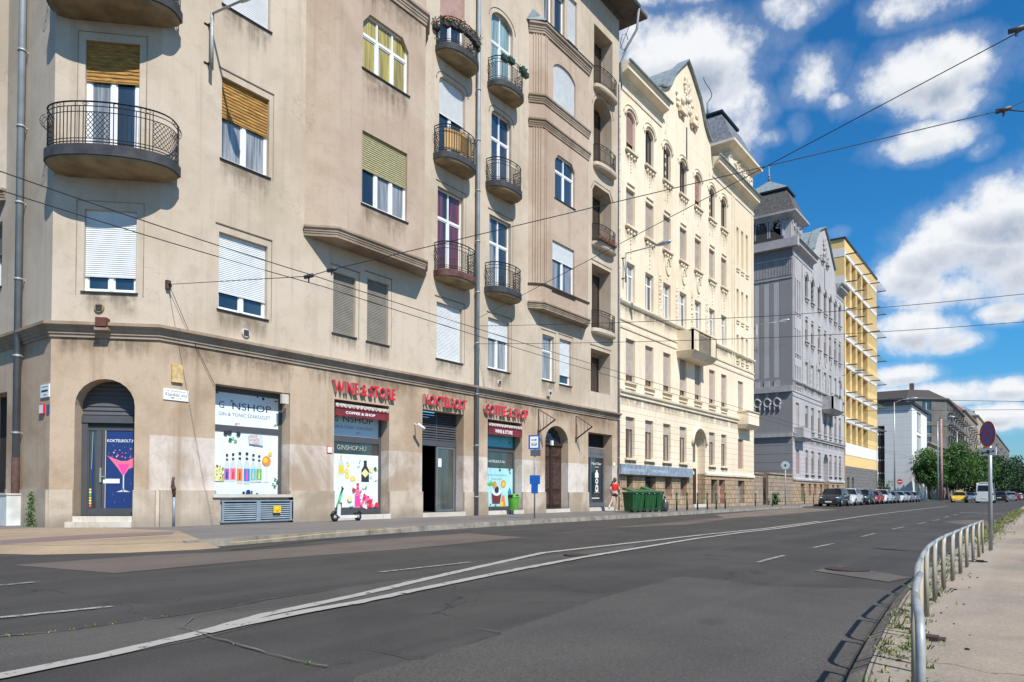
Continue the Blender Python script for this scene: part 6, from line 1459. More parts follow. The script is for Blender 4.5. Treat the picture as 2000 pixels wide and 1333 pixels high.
litter(1892, 1096, STEP, 'crumpled pale paper between the railing posts'); litter(1914, 1097, BLACK, 'small dark scrap near the far end of the railing'); litter(1816, 1247, BROWNW, 'dead brown leaf by the near railing post')
# corner weeds
X, Y = FB.px(60, 1000, .15)[0], .15; p = FB.P(X, .12, .15); b = MB()
for k in range(260):
    z = .12+rr.random()**1.3*.95; sp = .13*(1-z/1.25)+.02; tuft(b, (p.x+rr.gauss(0, sp*.5), p.y+rr.gauss(0, sp), z), (.01, .01, .02), 1, GRA if k % 5 else LEAF, .035)
b.tube([(p.x, p.y, .12), (p.x, p.y-.02, 1.05)], .01, LEAF, 4); o = b.build('weed'); tag(o, 'tall green weed growing against the corner plinth', 'weed')

# ================================================================== street furniture
rail_pts = [(2.0, .22), (3.0, .37), (3.95, .50), (4.76, .595), (5.75, .69), (6.8, .775), (7.8, .82), (8.76, .84), (9.72, .84), (10.68, .84), (11.64, .84), (12.6, .83), (13.6, .82), (14.6, .82)]
TOP = .69
segs = [((1.1, .0), (2.02, .22)), ((2.86, .345), (3.73, .475)), ((3.78, .48), (4.68, .565))]+[(rail_pts[i], rail_pts[i+1]) for i in range(3, len(rail_pts)-1)]
for i, (p, q) in enumerate(segs):
    p, q = Vector(p), Vector(q); d = (q-p).normalized(); a = p+d*.03; c = q-d*.08
    lab = {0: 'nearest hoop of the pavement railing, cut by the bottom edge', len(segs)-1: 'farthest hoop of the pavement railing, beside the sign post'}.get(i)
    T = Thing('railing_hoop', lab or 'galvanised steel railing hoop along the right-hand kerb', 'railing', (*a, .12), group='railing hoops along the right-hand kerb')
    r = .12; zz0 = TOP-.019; b = MB(); pts = [(*a, .12), (*a, zz0-r)]
    for k in range(1, 6): t = k*math.pi/12; pts.append((*(a+d*r*(1-math.cos(t))), zz0-r+r*math.sin(t)))
    pts += [(*(a+d*r), zz0), (*(c-d*.02), zz0)]
    b.tube(pts, .0165, GALV, 10); b.build('top_rail', T)
    b = MB(); b.tube([(*(c-d*.03), .12), (*(c-d*.03), zz0)], .016, mat('rusty_galvanised', (.31, .26, .18), .75, .15, var=.4, scale=3, stretch=(1, 1, .4)), 10); b.build('post', T)
# no-stopping sign
X, Y = onz(1935, 1075, .12); T = Thing('traffic_sign', 'round blue and red no-stopping sign with a tow-away plate', 'sign', (X, Y, .12)); zc_ = .12+FA.px(0, 0)[1]*0
D_ = math.hypot(X, Y); dd = CAM+ray(1937, 848)*((Vector((X, Y, 0))-CAM).dot(fw)/1.0)
zs = dd.z; b = MB(); b.tube([(X, Y, .12), (X, Y, zs+.1)], .032, mat('sign_post', (.34, .36, .36), .5, .5, var=.12), 10); b.build('post', T)
sf = Fr((X, Y), (.83, .56), (-.56, .83))
def disc(mb, fr, a, z, r, n, m, k=28): mb.face([fr.P(a+r*math.cos(t*2*math.pi/k), z+r*math.sin(t*2*math.pi/k), n) for t in range(k)], m)
BLU = mat('sign_blue', (.01, .10, .42), .4, var=.05); SRED = mat('sign_red', (.55, .015, .02), .4, var=.05)
b = MB(); rg = lambda n: [sf.P(.235*math.cos(t*math.pi/14), zs+.235*math.sin(t*math.pi/14), n) for t in range(28)]
b.prism(rg(.034), rg(.044), GALV); disc(b, sf, 0, zs, .233, .0455, SRED); disc(b, sf, 0, zs, .185, .047, BLU)
for sg in (-1, 1):
    c_, s_ = math.cos(math.pi/4), sg*math.sin(math.pi/4); w_ = .02
    b.face([sf.P(-.19*c_-w_*s_, zs-.19*s_+w_*c_, .0485+sg*.0006), sf.P(.19*c_-w_*s_, zs+.19*s_+w_*c_, .0485+sg*.0006), sf.P(.19*c_+w_*s_, zs+.19*s_-w_*c_, .0485+sg*.0006), sf.P(-.19*c_+w_*s_, zs-.19*s_-w_*c_, .0485+sg*.0006)], SRED)
b.build('sign_disc', T)
b = MB(); z0 = zs-.385; b.fbox(sf, -.24, .24, z0, z0+.135, .034, .044, WP); mb, d = panel(sf, (-.24, .24, z0, z0+.135), .0455)
d.poly([(.35, .3), (.62, .3), (.9, .55), (.9, .72), (.8, .5), (.6, .5), (.5, .75), (.4, .72)], BLACK); d.rect(.62, .95, .3, .42, BLACK); d.circ(.45, .3, .05, BLACK); d.circ(.8, .3, .05, BLACK); d.poly([(.08, .4), (.12, .6), (.22, .6), (.27, .4)], TXTG)
P_ = b.build('plate', T); mb.build('pictogram', (T, P_))
# bus stop
X, Y = onz(1044, 1013, .12); dep_ = (Vector((X, Y, 0))-CAM).dot(fw); zpx = lambda y: EYE+(HOR-y)/F_PX*dep_
T = Thing('bus_stop_sign', 'blue and white bus stop sign on a thin steel pole', 'sign', (X, Y, .12)); bs = Fr((X, Y), (.35, -.94), (-.94, -.35)); wpx = dep_/F_PX*.5
b = MB(); b.tube([(X, Y, .12), (X, Y, zpx(851))], .03, GALV, 8); b.build('post', T)
b = MB(); b.fbox(bs, -.24, .21, zpx(877.5), zpx(850), .03, .05, BLU); b.build('stop_plate', T)
mb, d = panel(bs, (-.24, .21, zpx(877.5), zpx(850)), .051); d.rect(.14, .86, .1, .9, WP); d.poly([(.25, .68), (.6, .68), (.62, .72), (.75, .66), (.62, .58), (.6, .62), (.25, .62)], BLACK); d.rect(.27, .73, .26, .44, BLACK); d.rect(.32, .68, .33, .41, WP); mb.build('pictogram', T)
b = MB(); b.fbox(bs, -.16, .24, zpx(891), zpx(878.5), .03, .05, mat('dim_plate', (.10, .10, .11), .5)); b.build('line_plate', T)
b = MB(); b.fbox(bs, -.18, .22, zpx(946), zpx(928.5), .03, .06, BLU); b.fbox(bs, -.12, .14, zpx(964), zpx(946), .03, .055, BLU); b.build('timetable', T)
# green litter bin
a, _ = FA.px(1003, 980, .4); T = Thing('litter_bin', 'bright green litter bin beside the coffee shop window', 'litter bin', FA.P(a, .12, .4)); c = FA.P(a, 0, .4)
LIME = mat('lime_plastic', (.10, .34, .03), .4, var=.1); b = MB(); ring = lambda r, z, k=14: [(c.x+r*math.cos(t*2*math.pi/k), c.y+r*math.sin(t*2*math.pi/k), z) for t in range(k)]
b.prism(ring(.20, .32), ring(.26, .85), LIME, True); b.prism(ring(.26, .85), ring(.265, .9), mat('dark_lime', (.05, .18, .02), .5)); b.prism(ring(.255, .9), ring(.22, 1.05), LIME, True); b.build('bin_body', T)
b = MB(); b.box((c.x-.27, c.y-.12, .9), (c.x-.2, c.y+.12, 1.0), BLACK); b.ball((c.x-.02, c.y-.14, .98), (.14, .12, .05), BLACK); b.build('opening', T)
b = MB(); b.tube([(c.x+.12, c.y+.1, .12), (c.x+.12, c.y+.1, .4)], .02, IRON); b.tube([(c.x-.12, c.y+.1, .12), (c.x-.12, c.y+.1, .4)], .02, IRON); b.build('leg', T)
# wheelie bins
GB = mat('green_plastic', (.015, .085, .024), .42, var=.12, scale=2); TY = mat('tyre', (.015, .015, .016), .85, var=.2)
def wheelie(x, y, rz, h, label, lid=0.):
    T = Thing('wheelie_bin', label, 'wheelie bin', (0, 0, 0), group='green wheelie bins in front of the stone basement')
    b = MB(); s = h/1.07
    bot = [(-.21, -.24, .06), (.21, -.24, .06), (.21, .26, .06), (-.21, .26, .06)]; top = [(-.27, -.33, .92), (.27, -.33, .92), (.27, .33, .92), (-.27, .33, .92)]
    sc = lambda q: [tuple(v*s for v in p) for p in q]
    b.prism(sc(bot), sc(top), GB); b.prism(sc([(-.30, -.36, .90), (.30, -.36, .90), (.30, .36, .90), (-.30, .36, .90)]), sc([(-.30, -.36, .96), (.30, -.36, .96), (.30, .36, .96), (-.30, .36, .96)]), GB)
    for xx in (-.12, .12): b.hexa(sc([(xx-.012, -.26, .15), (xx+.012, -.26, .15), (xx+.012, -.2, .15), (xx-.012, -.2, .15), (xx-.012, -.345, .88), (xx+.012, -.345, .88), (xx+.012, -.3, .88), (xx-.012, -.3, .88)]), GB)
    b.build('bin_body', T)
    b = MB(); l = lid; b.hexa(sc([(-.31, -.38, .965), (.31, -.38, .965), (.31, .38, .965+l), (-.31, .38, .965+l), (-.27, -.34, 1.0), (.27, -.34, 1.0), (.27, .3, 1.07+l), (-.27, .3, 1.07+l)]), GB); b.build('lid', T)
    for xx in (-.24, .24): b = MB(); b.tube(sc([(xx-.03, -.25, .10), (xx+.03, -.25, .10)]), .10*s, TY, 14); b.build('wheel', T)
    b = MB(); b.tube(sc([(-.22, -.40, .95), (.22, -.40, .95)]), .018*s, GB, 6); b.build('handle', T)
    b = MB(); b.box((-.05*s, -.372*s, .88*s), (.05*s, -.366*s, .9*s), WP); b.build('sticker', T)
    T.o.location = (x, y, .12); T.o.rotation_euler = (0, 0, rz); T.o.scale = (.88, .95, 1); return T
X0_, Y0_ = onz(1238, 1002, .12)
for i, lab in enumerate(['nearest green wheelie bin with its lid slightly raised', 'second green wheelie bin of the row from the left', 'middle green wheelie bin of the row of five', 'fourth green wheelie bin, its lid tilted up', 'farthest green wheelie bin, next to the rubbish bag']):
    wheelie(32.6+.64*i, 16.75-.03*i+.05*(i % 2), R(-12+5*(i % 2)), 1.16, lab, (.10, .02, .04, .16, .0)[i])
# rubbish bag
b = MB(); bp = Vector((35.75, 16.35, .12)); rr2 = random.Random(8)
T = Thing('rubbish_bag', 'dark grey rubbish bag leaning on the farthest wheelie bin', 'bag', bp); vs = []
for j in range(9):
    t = j/8
    for i in range(12):
        a = i*math.pi/6; r_ = (.26*math.sin(math.pi*min(1, t*.92+.08))**.6*(1-.55*t)+.02)*rr2.uniform(.85, 1.12); vs.append(bp+Vector((r_*math.cos(a), r_*math.sin(a), t*.75)))
b.add(vs, [(j*12+i, j*12+(i+1) % 12, (j+1)*12+(i+1) % 12, (j+1)*12+i) for j in range(8) for i in range(12)], mat('bag_plastic', (.05, .05, .055), .3, var=.4, scale=9), True); b.build('bag_body', T)
b = MB(); b.ball(bp+Vector((0, 0, .78)), (.07, .07, .06), mat('bag_plastic', (0, 0, 0)), 6, 4); b.build('knot', T)
# bollards
GBO = mat('dark_green_paint', (.012, .065, .03), .45, var=.15)
names = ['thickest dark green bollard, just right of the wheelie bins', 'second dark green bollard from the wheelie bins', 'dark green bollard in front of the cream entrance', 'fourth dark green bollard from the wheelie bins', 'dark green bollard in front of the grey basement door', 'last dark green bollard of the close row, by the pink doorway', 'lone dark green bollard before the stone yard wall', 'lone dark green bollard by the yard gate', 'dark green bollard left of the dark parked car', 'short dark green bollard touching the dark parked car']
for (x, y), lab in zip(((1321.7, 998), (1342, 997), (1362.5, 996.5), (1381.5, 995), (1399, 995), (1416.5, 994), (1475.5, 989.3), (1509, 989), (1571.6, 984.5), (1589, 984)), names):
    X, Y = onz(x, y, .12); 
    if Y > 19: X, Y = X*18.8/Y, 18.8
    T = Thing('bollard', lab, 'bollard', (X, Y, .12), group='dark green pavement bollards'); b = MB(); b.tube([(X, Y, .12), (X, Y, 1.06)], .05, GBO, 10); b.build('post', T)
    b = MB(); b.tube([(X, Y, 1.0), (X, Y, 1.03)], .062, GBO, 10); b.ball((X, Y, 1.10), .06, GBO, 8, 6); b.build('cap', T)
# grey round sign by the yard wall
X, Y = onz(1534, 987, .12); X, Y = X*18.7/Y if Y > 18.7 else X, min(Y, 18.7); T = Thing('traffic_sign', 'round grey sign seen on a pole before the grey building', 'sign', (X, Y, .12)); dep_ = (Vector((X, Y, 0))-CAM).dot(fw); zc_ = EYE+(HOR-907)/F_PX*dep_
b = MB(); b.tube([(X, Y, .12), (X, Y, zc_+.1)], .05, GALV, 8); b.build('post', T); s5 = Fr((X, Y), (.3, -.95), (-.95, -.3)); b = MB(); rg5 = lambda n, r_=.36: [s5.P(r_*math.cos(t*math.pi/12), zc_+r_*math.sin(t*math.pi/12), n) for t in range(24)]
b.prism(rg5(.05), rg5(.08), mat('sign_back', (.42, .47, .52), .5, .3)); b.prism(rg5(.08, .1), rg5(.09, .1), SLABD); b.build('sign_disc', T)
# scooter
T = Thing('electric_scooter', 'green and white rental scooter parked in front of the bottle poster', 'scooter', FA.P(15.8, .12, .75)); N5 = .75
fx, fz = FA.px(654, 1006, N5); rx, _ = FA.px(699, 1010, N5); hx, hz = FA.px(674, 944, N5); b = MB(); SW = mat('scooter_white', (.62, .64, .62), .4); SG_ = mat('scooter_green', (.02, .42, .13), .4, var=.1)
fz = .12+.14; Pn = lambda x, z, n=0: FA.P(x, z, N5+n)
for nm, x in (('wheel', fx), ('wheel', rx)):
    b = MB(); b.tube([Pn(x, fz, -.03), Pn(x, fz, .03)], .135, TY, 16); b.tube([Pn(x, fz, -.034), Pn(x, fz, .034)], .07, GALV, 12); b.build(nm, T)
b = MB(); b.fbox(FA, fx+.16, rx-.12, fz-.03, fz+.06, N5-.09, N5+.09, SW); b.hexa([Pn(fx+.05, fz+.1, .05), Pn(fx+.2, fz-.03, .05), Pn(fx+.2, fz-.03, -.05), Pn(fx+.05, fz+.1, -.05), Pn(fx+.1, fz+.45, .05), Pn(fx+.22, fz+.35, .05), Pn(fx+.22, fz+.35, -.05), Pn(fx+.1, fz+.45, -.05)], SW)
b.tube([Pn(rx-.16, fz+.1, 0), Pn(rx, fz+.19, 0), Pn(rx+.14, fz+.1, 0)], .045, BLACK, 6); b.tube([Pn(fx-.15, fz+.05, 0), Pn(fx-.05, fz+.18, 0), Pn(fx+.08, fz+.16, 0)], .05, BLACK, 6); b.build('deck', T)
b = MB(); b.tube([Pn(fx, fz, 0), Pn(fx+.09, fz+.3, 0)], .03, BLACK, 8); b.tube([Pn(fx+.09, fz+.3, 0), Pn(fx+.27, fz+.82, 0)], .042, SG_, 8); b.tube([Pn(fx+.27, fz+.82, 0), Pn(fx+.32, fz+.98, 0)], .03, BLACK, 8); b.tube([Pn(fx+.25, fz+.05, 0), Pn(fx+.27, fz+.45, 0)], .02, BLACK, 6); b.ball(Pn(fx+.26, fz+.47), .04, SRED); b.build('stem', T)
b = MB(); b.tube([Pn(fx+.08, fz+1.02, .24), Pn(fx+.32, fz+.98, 0), Pn(fx+.56, fz+.94, -.24)], .02, BLACK, 8); b.build('handlebar', T)
# lamps on walls and poles
def onx(x, y, X): d = ray(x, y); p = CAM+d*(X/d.x); return p
LH = mat('lamp_head', (.36, .40, .43), .4, .4)
def wall_lamp(x, ya, yb, xe, ye, label, head=True, r=.035, lz=.0):
    a, z1 = FA.px(x, ya, .18); z0 = FA.px(x, yb, .18)[1]; T = Thing('street_lamp', label, 'street lamp', FA.P(a, z0, .18), group='lamps on long arms from the facades')
    e = onx(xe, ye, a); b = MB(); b.tube([FA.P(a, z0, .22), FA.P(a, z1, .22)], .055, GALV, 8); b.build('pole', T)
    b = MB(); 
    for z in (z0+.25, z1-.3): b.bar(FA.P(a, z, 0), FA.P(a, z, .24), .03, RUST); b.bar(FA.P(a-.12, z, .01), FA.P(a+.12, z, .01), .03, RUST)
    b.build('bracket', T)
    b = MB(); b.tube([FA.P(a, z1-.05, .22), tuple(e)], r, GALV, 8); b.build('arm', T)
    if head:
        d_ = Vector((0, -1, .08)).normalized(); u_ = Vector((0, 0, 1)); b = MB(); p = Vector(e)
        b.tube([p+d_*-.1, p+d_*.1, p+d_*.4, p+d_*.72, p+d_*.85], [.05, .10, .15, .12, .03], LH, 10); b.build('lamp_head', T)
        b = MB(); b.ball(p+d_*.45-u_*.08, (.12, .28, .07), mat('lamp_glass', (.55, .58, .58), .2)); b.build('lens', T)
wall_lamp(413, 25, 138, 475, 0, 'steel lamp arm fixed high on the beige corner building', True)
wall_lamp(1221, 494, 552, 1284, 479, 'street lamp reaching out from the left end of the cream facade')
wall_lamp(1477, 634, 690, 1522, 629, 'street lamp arm between the cream and grey buildings')
wall_lamp(1642, 734, 760, 1670, 729, 'street lamp arm at the left edge of the yellow building')
def pole_lamp(xp, yb, yt, xe, X, label, r=.1, both=False):
    t = math.tan(PHI-math.atan((xp-1000)/F_PX)); Y = X*t; dep_ = (Vector((X, Y, 0))-CAM).dot(fw); z = EYE+(HOR-yt)/F_PX*dep_
    T = Thing('street_lamp', label, 'street lamp', (X, Y, .12), group='tall lamp posts down the street'); b = MB(); b.tube([(X, Y, .1), (X, Y, z*.55), (X, Y, z)], [r*1.2, r, r*.7], LH, 8); b.build('pole', T)
    e = onx(xe, yt-4, X); b = MB(); b.tube([(X, Y, z), ((X+e.x)/2, (Y+e.y)/2, z+.35), tuple(e)], .06, LH, 6); b.build('arm', T)
    b = MB(); d_ = (Vector(e)-Vector((X, Y, z))); d_.z = 0; d_.normalize(); p = Vector(e); b.tube([p-d_*.2, p+d_*.4, p+d_*1.0], [.08, .2, .06], LH, 8); b.build('lamp_head', T)
    return X, Y
pole_lamp(1747.5, 955, 783, 1778, 115, 'lamp post in front of the white blank wall')
pole_lamp(1832, 972, 819, 1852, 134, 'lamp post on the island left of the taxi')
pole_lamp(1870, 968, 839, 1893, 170, 'lamp post among the trees behind the taxi')
t = math.tan(PHI-math.atan(.8385*0+(1838.5-1000)/F_PX)); T = Thing('concrete_pole', 'weathered pinkish concrete pole beside the island lamp post', 'pole', (132, 132*t, .1)); b = MB(); b.tube([(132, 132*t, .1), (132, 132*t, 13.2)], [.26, .17], mat('pink_concrete', (.38, .24, .21), .9, var=.2), 8); b.build('shaft', T); b = MB(); b.tube([(132, 132*t, 13.2), (132, 132*t, 13.35)], .2, CONC, 8); b.build('cap', T)
def sign_at(xp, yp, r, X, m1, m2, label):
    t = math.tan(PHI-math.atan((xp-1000)/F_PX)); Y = X*t; dep_ = (Vector((X, Y, 0))-CAM).dot(fw); z = EYE+(HOR-yp)/F_PX*dep_
    T = Thing('traffic_sign', label, 'sign', (X, Y, .1)); f = Fr((X, Y), (0, -1), (-1, 0)); b = MB(); b.tube([(X, Y, .1), (X, Y, z+r)], .04, GALV, 6); b.build('post', T)
    b = MB(); k = [f.P(r*math.cos(q*math.pi/10), z+r*math.sin(q*math.pi/10), .05) for q in range(20)]; b.prism(k, [Vector(p)+f.n*.03 for p in k], m1); b.fbox(f, -r*.65, r*.65, z-r*.17, z+r*.17, .08, .09, m2); b.build('sign_disc', T)
sign_at(1757.5, 938, .36, 113, SRED, WP, 'small red no-entry sign in front of the white wall')
# ------------------------------------------------------------------ overhead wires
WM = mat('cable', (.03, .03, .032), .6, .3, var=.1); INS = mat('insulator', (.06, .06, .065), .5)
def at_z(x, y, z): q = onz(x, y, z); return Vector((q[0], q[1], z))
def wire(pts, label, r=.008, sag=0., grp='overhead wires across the street', ins=()):
    T = Thing('overhead_wire', label, 'wire', pts[0], group=grp); b = MB(); out_ = []
    for i in range(len(pts)-1):
        p, q = Vector(pts[i]), Vector(pts[i+1])
        for k in range(10): t = k/10; out_.append(p.lerp(q, t)-Vector((0, 0, sag*4*t*(1-t))))
    out_.append(Vector(pts[-1])); b.tube(out_, r, WM, 5); b.build('cable', T)
    for p in ins: b = MB(); b.tube([Vector(p)-Vector((0, .12, 0)), Vector(p)+Vector((0, .12, 0))], .045, INS, 8); b.bar(Vector(p), Vector(p)+Vector((0, 0, -.12)), .02, INS); b.build('insulator', T)
wire([(-16, 10.6, 5.5), (3.6, 11.46, 5.5), (9, 11.83, 5.5), (21, 12.26, 5.5), (60, 12.5, 5.5), (130, 12.4, 5.5)], 'upper one of the twin trolley wires along the street', .009, .03, 'twin trolley wires')
wire([(-16, 11.3, 5.5), (3.8, 12.18, 5.5), (9.7, 12.3, 5.5), (22.2, 12.95, 5.5), (60, 13.2, 5.5), (130, 13.1, 5.5)], 'lower one of the twin trolley wires along the street', .009, .03, 'twin trolley wires')
hk = FA.P(*FA.px(330, 556, .1), .1)
A1 = at_z(603, 540, 5.6); A2_ = at_z(648, 527, 5.75); E1 = at_z(1960, 215, 8.2); E2 = at_z(2060, 172, 8.6)
E2 = E1+(E2-E1)*9
wire([hk, A1, A2_, E1, E2], 'thin wire rising from the corner wall hook to the top right', .009, .0, ins=(A1, A2_, E1))
E3 = at_z(2060, 222, 8.3); wire([E1, E1+(E3-E1)*9], 'short wire branching right at the high junction', .012)
B0 = FA.P(*FA.px(934, 622, .1), .1); B1 = at_z(2060, 15, 9.5)
B1 = B0+(B1-B0)*2.4
wire([B0, B1], 'steep wire from the downpipe to the upper right corner', .010, .1, ins=(at_z(1985, 58, 9.2),))
wire([FA.P(*FA.px(934, 637, .1), .1), at_z(1500, 618, 6.6), at_z(2060, 568, 7.4)], 'nearly level wire crossing the cream facade, higher of two', .010, .05)
wire([FA.P(*FA.px(934, 672, .1), .1), at_z(1500, 660, 6.2), at_z(2060, 624, 7.0)], 'nearly level wire crossing the cream facade, lower of two', .010, .05)
wire([hk, FA.P(*FA.px(372, 655, .05), .06), FA.P(*FA.px(422, 758, .05), .06)], 'thin slack wire running down the wall to the gin shop window', .008)
wire([at_z(1690, 780, 9.), at_z(2060, 785.5, 9.)], 'distant wire in front of the far buildings, upper', .02); wire([at_z(1690, 803, 9.), at_z(2060, 800, 9.)], 'distant wire in front of the far buildings, lower', .02)
T = Thing('wall_hook', 'iron wire hook on the beige wall right of the chamfered corner', 'hook', hk); b = MB(); b.box(hk-Vector((.06, .0, .12)), hk+Vector((.06, .1, .12)), RUST); b.build('plate', T); b = MB(); b.tube([hk, hk+Vector((0, -.08, .02)), hk+Vector((.02, -.1, -.08))], .02, IRON, 6); b.build('hook', T)

# ================================================================== vehicles
RIM = mat('alloy_rim', (.45, .46, .48), .35, .8, var=.1); CG = mat('car_glass', (.010, .012, .014), .12, var=.2, spec=.35); LAMP = mat('headlamp', (.55, .57, .6), .15, .2, var=.1, coat=1.); TAIL = mat('tail_lamp', (.4, .01, .01), .3, var=.1, coat=1.)
def paint(name, c): return mat(name, c, .35, .15, var=.03, coat=1.)
def car(kind, colour, x, y, heading, label, group='parked cars along the far kerb', cat='car', name='parked_car', rear_seen=False, scale=1.):
    """local axes: +x is the front of the car; stations give (x, top, belt, half width, roof half width)"""
    T = Thing(name, label, cat, (0, 0, 0), group=group)
    if kind == 'suv': L, W, H = 4.4, .92, 1.62; st = [(-2.2, .95, .95, .80, .70), (-2.12, 1.05, 1.0, .87, .72), (-1.9, 1.48, 1.02, .90, .70), (-1.5, 1.6, 1.02, .92, .70), (0., 1.62, 1.0, .92, .70), (.45, 1.57, 1.0, .92, .68), (1.15, 1.06, .98, .91, .74), (1.9, .93, .90, .86, .74), (2.12, .78, .76, .78, .68), (2.2, .6, .58, .70, .6)]; gl = (2, 6)
    elif kind == 'van': L, W, H = 5.9, 1.0, 2.62; st = [(-2.95, 1.3, 1.25, .96, .86), (-2.9, 2.45, 1.3, 1.0, .86), (-2.6, 2.62, 1.3, 1.0, .88), (1.1, 2.62, 1.3, 1.0, .88), (1.5, 2.5, 1.3, 1.0, .86), (2.2, 1.4, 1.25, .98, .84), (2.8, 1.1, 1.05, .92, .8), (2.95, .7, .68, .85, .7)]; gl = (1, 5)
    else: L, W, H = 4.3, .88, 1.46; st = [(-2.15, .82, .82, .76, .66), (-2.08, .96, .92, .84, .68), (-1.65, 1.28, .95, .87, .64), (-1.1, 1.43, .94, .88, .62), (0., 1.46, .93, .88, .62), (.3, 1.42, .92, .88, .6), (1.05, .96, .90, .87, .70), (1.8, .82, .80, .82, .70), (2.06, .68, .66, .76, .64), (2.15, .52, .5, .68, .58)]; gl = (2, 6)
    b = MB(); g = MB(); k = 8; vs = []
    for (sx, zt, zb, w_, wr) in st:
        zlo = .22; half = [(0, zlo), (w_*.88, zlo), (w_, zlo+.18), (w_*1.0, (zlo+zb)/2+.05), (w_*.965, zb), (wr, zt-.045*(1 if zt-zb > .2 else .3)), (wr*.8, zt), (0, zt+.012)]
        vs.append([(sx, -p[0], p[1]) for p in half]+[(sx, p[0], p[1]) for p in reversed(half[1:-1])])
    n = len(vs[0])
    for i in range(len(st)-1):
        for j in range(n):
            j2 = (j+1) % n; side = j in (4, 9-1+0) or j in (n-5,)
            q = [vs[i][j], vs[i+1][j], vs[i+1][j2], vs[i][j2]]
            isside = j == 4 or j == n-5; istop = j in (5, 6, n-6, n-7) 
            tall = st[i][1]-st[i][2] > .2 or st[i+1][1]-st[i+1][2] > .2
            if isside and tall and gl[0] <= i < gl[1] and (kind != 'van' or i >= 1): g.face(q, CG)
            elif tall and j in (4, 5, 6, 7-0, n-5, n-6, n-7) and (i == gl[1]-1 or (i == gl[0]-1 and kind != 'van')): g.face(q, CG)
            else: b.face(q, colour, j in (2, 3, 5, 6, n-3, n-4, n-6, n-7))
    b.face(list(reversed(vs[0])), colour); b.face(vs[-1], colour)
    if kind == 'van': g.hexa([(-2.97, -.74, 1.55), (-2.9, -.74, 1.55), (-2.9, .74, 1.55), (-2.97, .74, 1.55), (-2.92, -.68, 2.28), (-2.85, -.68, 2.28), (-2.85, .68, 2.28), (-2.92, .68, 2.28)], CG); b.box((-2.9, -.5, 2.6), (-2.2, .5, 2.72), colour)
    # pillars, roof edge, wheel arches, sills, bumpers
    for sx in ((-.35, .62) if kind != 'van' else (-1.6, -.2, 1.0)):
        for sg in (-1, 1):
            s5_ = min(st, key=lambda q: abs(q[0]-sx)); b.hexa([(sx-.04, sg*(s5_[3]*.965+.004), s5_[2]), (sx+.04, sg*(s5_[3]*.965+.004), s5_[2]), (sx+.04, sg*(s5_[3]*.965-.02), s5_[2]), (sx-.04, sg*(s5_[3]*.965-.02), s5_[2]), (sx-.04, sg*(s5_[4]+.006), s5_[1]-.04), (sx+.04, sg*(s5_[4]+.006), s5_[1]-.04), (sx+.04, sg*(s5_[4]-.02), s5_[1]-.04), (sx-.04, sg*(s5_[4]-.02), s5_[1]-.04)], colour if sx > .5 else BLACK)
    wx = (L*.31, -L*.31); wr_ = .33 if kind != 'van' else .36
    body = b.build('body', T); g.build('windows', T)
    bb = MB(); f = L/2
    bb.box((-f+.1, -W*.93, .2), (f-.15, W*.93, .27), BLACK)
    bb.hexa([(f-.12, -W*.62, .3), (f+.0, -W*.55, .3), (f+.0, W*.55, .3), (f-.12, W*.62, .3), (f-.16, -W*.62, .56), (f-.005, -W*.5, .5), (f-.005, W*.5, .5), (f-.16, W*.62, .56)], BLACK); bb.build('grille', T)
    for sg in (-1, 1):
        for x_ in wx:
            b = MB(); b.tube([(x_, sg*(W-.02), wr_), (x_, sg*(W+.01), wr_)], wr_*1.16, BLACK, 20); b.build('wheel_arch', T)
            b = MB(); b.tube([(x_, sg*(W-.2), wr_), (x_, sg*(W+.015), wr_)], wr_, TY, 20); w0 = b.build('wheel', T)
            b = MB(); b.tube([(x_, sg*(W+.0), wr_), (x_, sg*(W+.02), wr_)], wr_*.64, RIM, 14); b.build('rim', (T, w0))
        b = MB(); zh = {'suv': .76, 'van': .95}.get(kind, .66); b.ball((f-.2, sg*W*.72, zh), (.16, .19, .09), LAMP, 10, 6); b.build('headlight', T)
        b = MB(); zt_ = {'suv': .92, 'van': 1.15}.get(kind, .82); b.box((-f+.0, sg*W*.9-.1, zt_-.12), (-f+.12, sg*W*.9+.06, zt_+.12), TAIL); b.build('tail_light', T)
        b = MB(); xm = st[gl[1]][0]-.35; zm = st[gl[1]][2]+.08; b.ball((xm, sg*(W+.1), zm), (.07, .11, .07), colour if kind != 'van' else BLACK, 8, 5); b.build('mirror', T)
    b = MB(); b.box((f+.0, -.26, .36), (f+.02, .26, .47), WP); b.build('license_plate', T); b = MB(); b.box((-f-.03, -.26, .6), (-f-.005, .26, .71), WP); b.build('license_plate', T)
    T.o.location = (x, y, 0); T.o.rotation_euler = (0, 0, heading); T.o.scale = (scale,)*3; return T
PW = paint('paint_white', (.72, .73, .74)); PK = paint('paint_black', (.012, .013, .018)); PR = paint('paint_red', (.42, .012, .02)); PG_ = paint('paint_silver', (.30, .34, .38)); PB_ = paint('paint_blue_grey', (.16, .21, .27)); PY = paint('paint_yellow', (.80, .50, .008))
yp = 14.95
for i, (X, kd, pm, lab) in enumerate(((66.2, 'suv', PK, 'dark compact car at the near end of the parked row'), (72.3, 'suv', PW, 'white SUV behind the dark car at the near end'), (78.6, 'suv', PK, 'black SUV between the white and the red parked cars'), (84.4, 'hatch', PR, 'red parked car, the only one in the row'), (89.8, 'suv', PW, 'white car just behind the red one'), (95.6, 'hatch', PB_, 'blue-grey car between two white parked cars'), (102.3, 'hatch', PW, 'third white car, towards the far end of the row'), (108.5, 'hatch', PG_, 'silver car second from the far end of the row'), (114.5, 'hatch', PB_, 'grey car at the far end of the parked row'))):
    car(kd, pm, X+2.15, yp+.02*i, math.pi, lab)
t = car('hatch', PY, 112+2.15, 9.05, math.pi, 'yellow taxi driving towards the camera', group=None, cat='taxi', name='taxi')
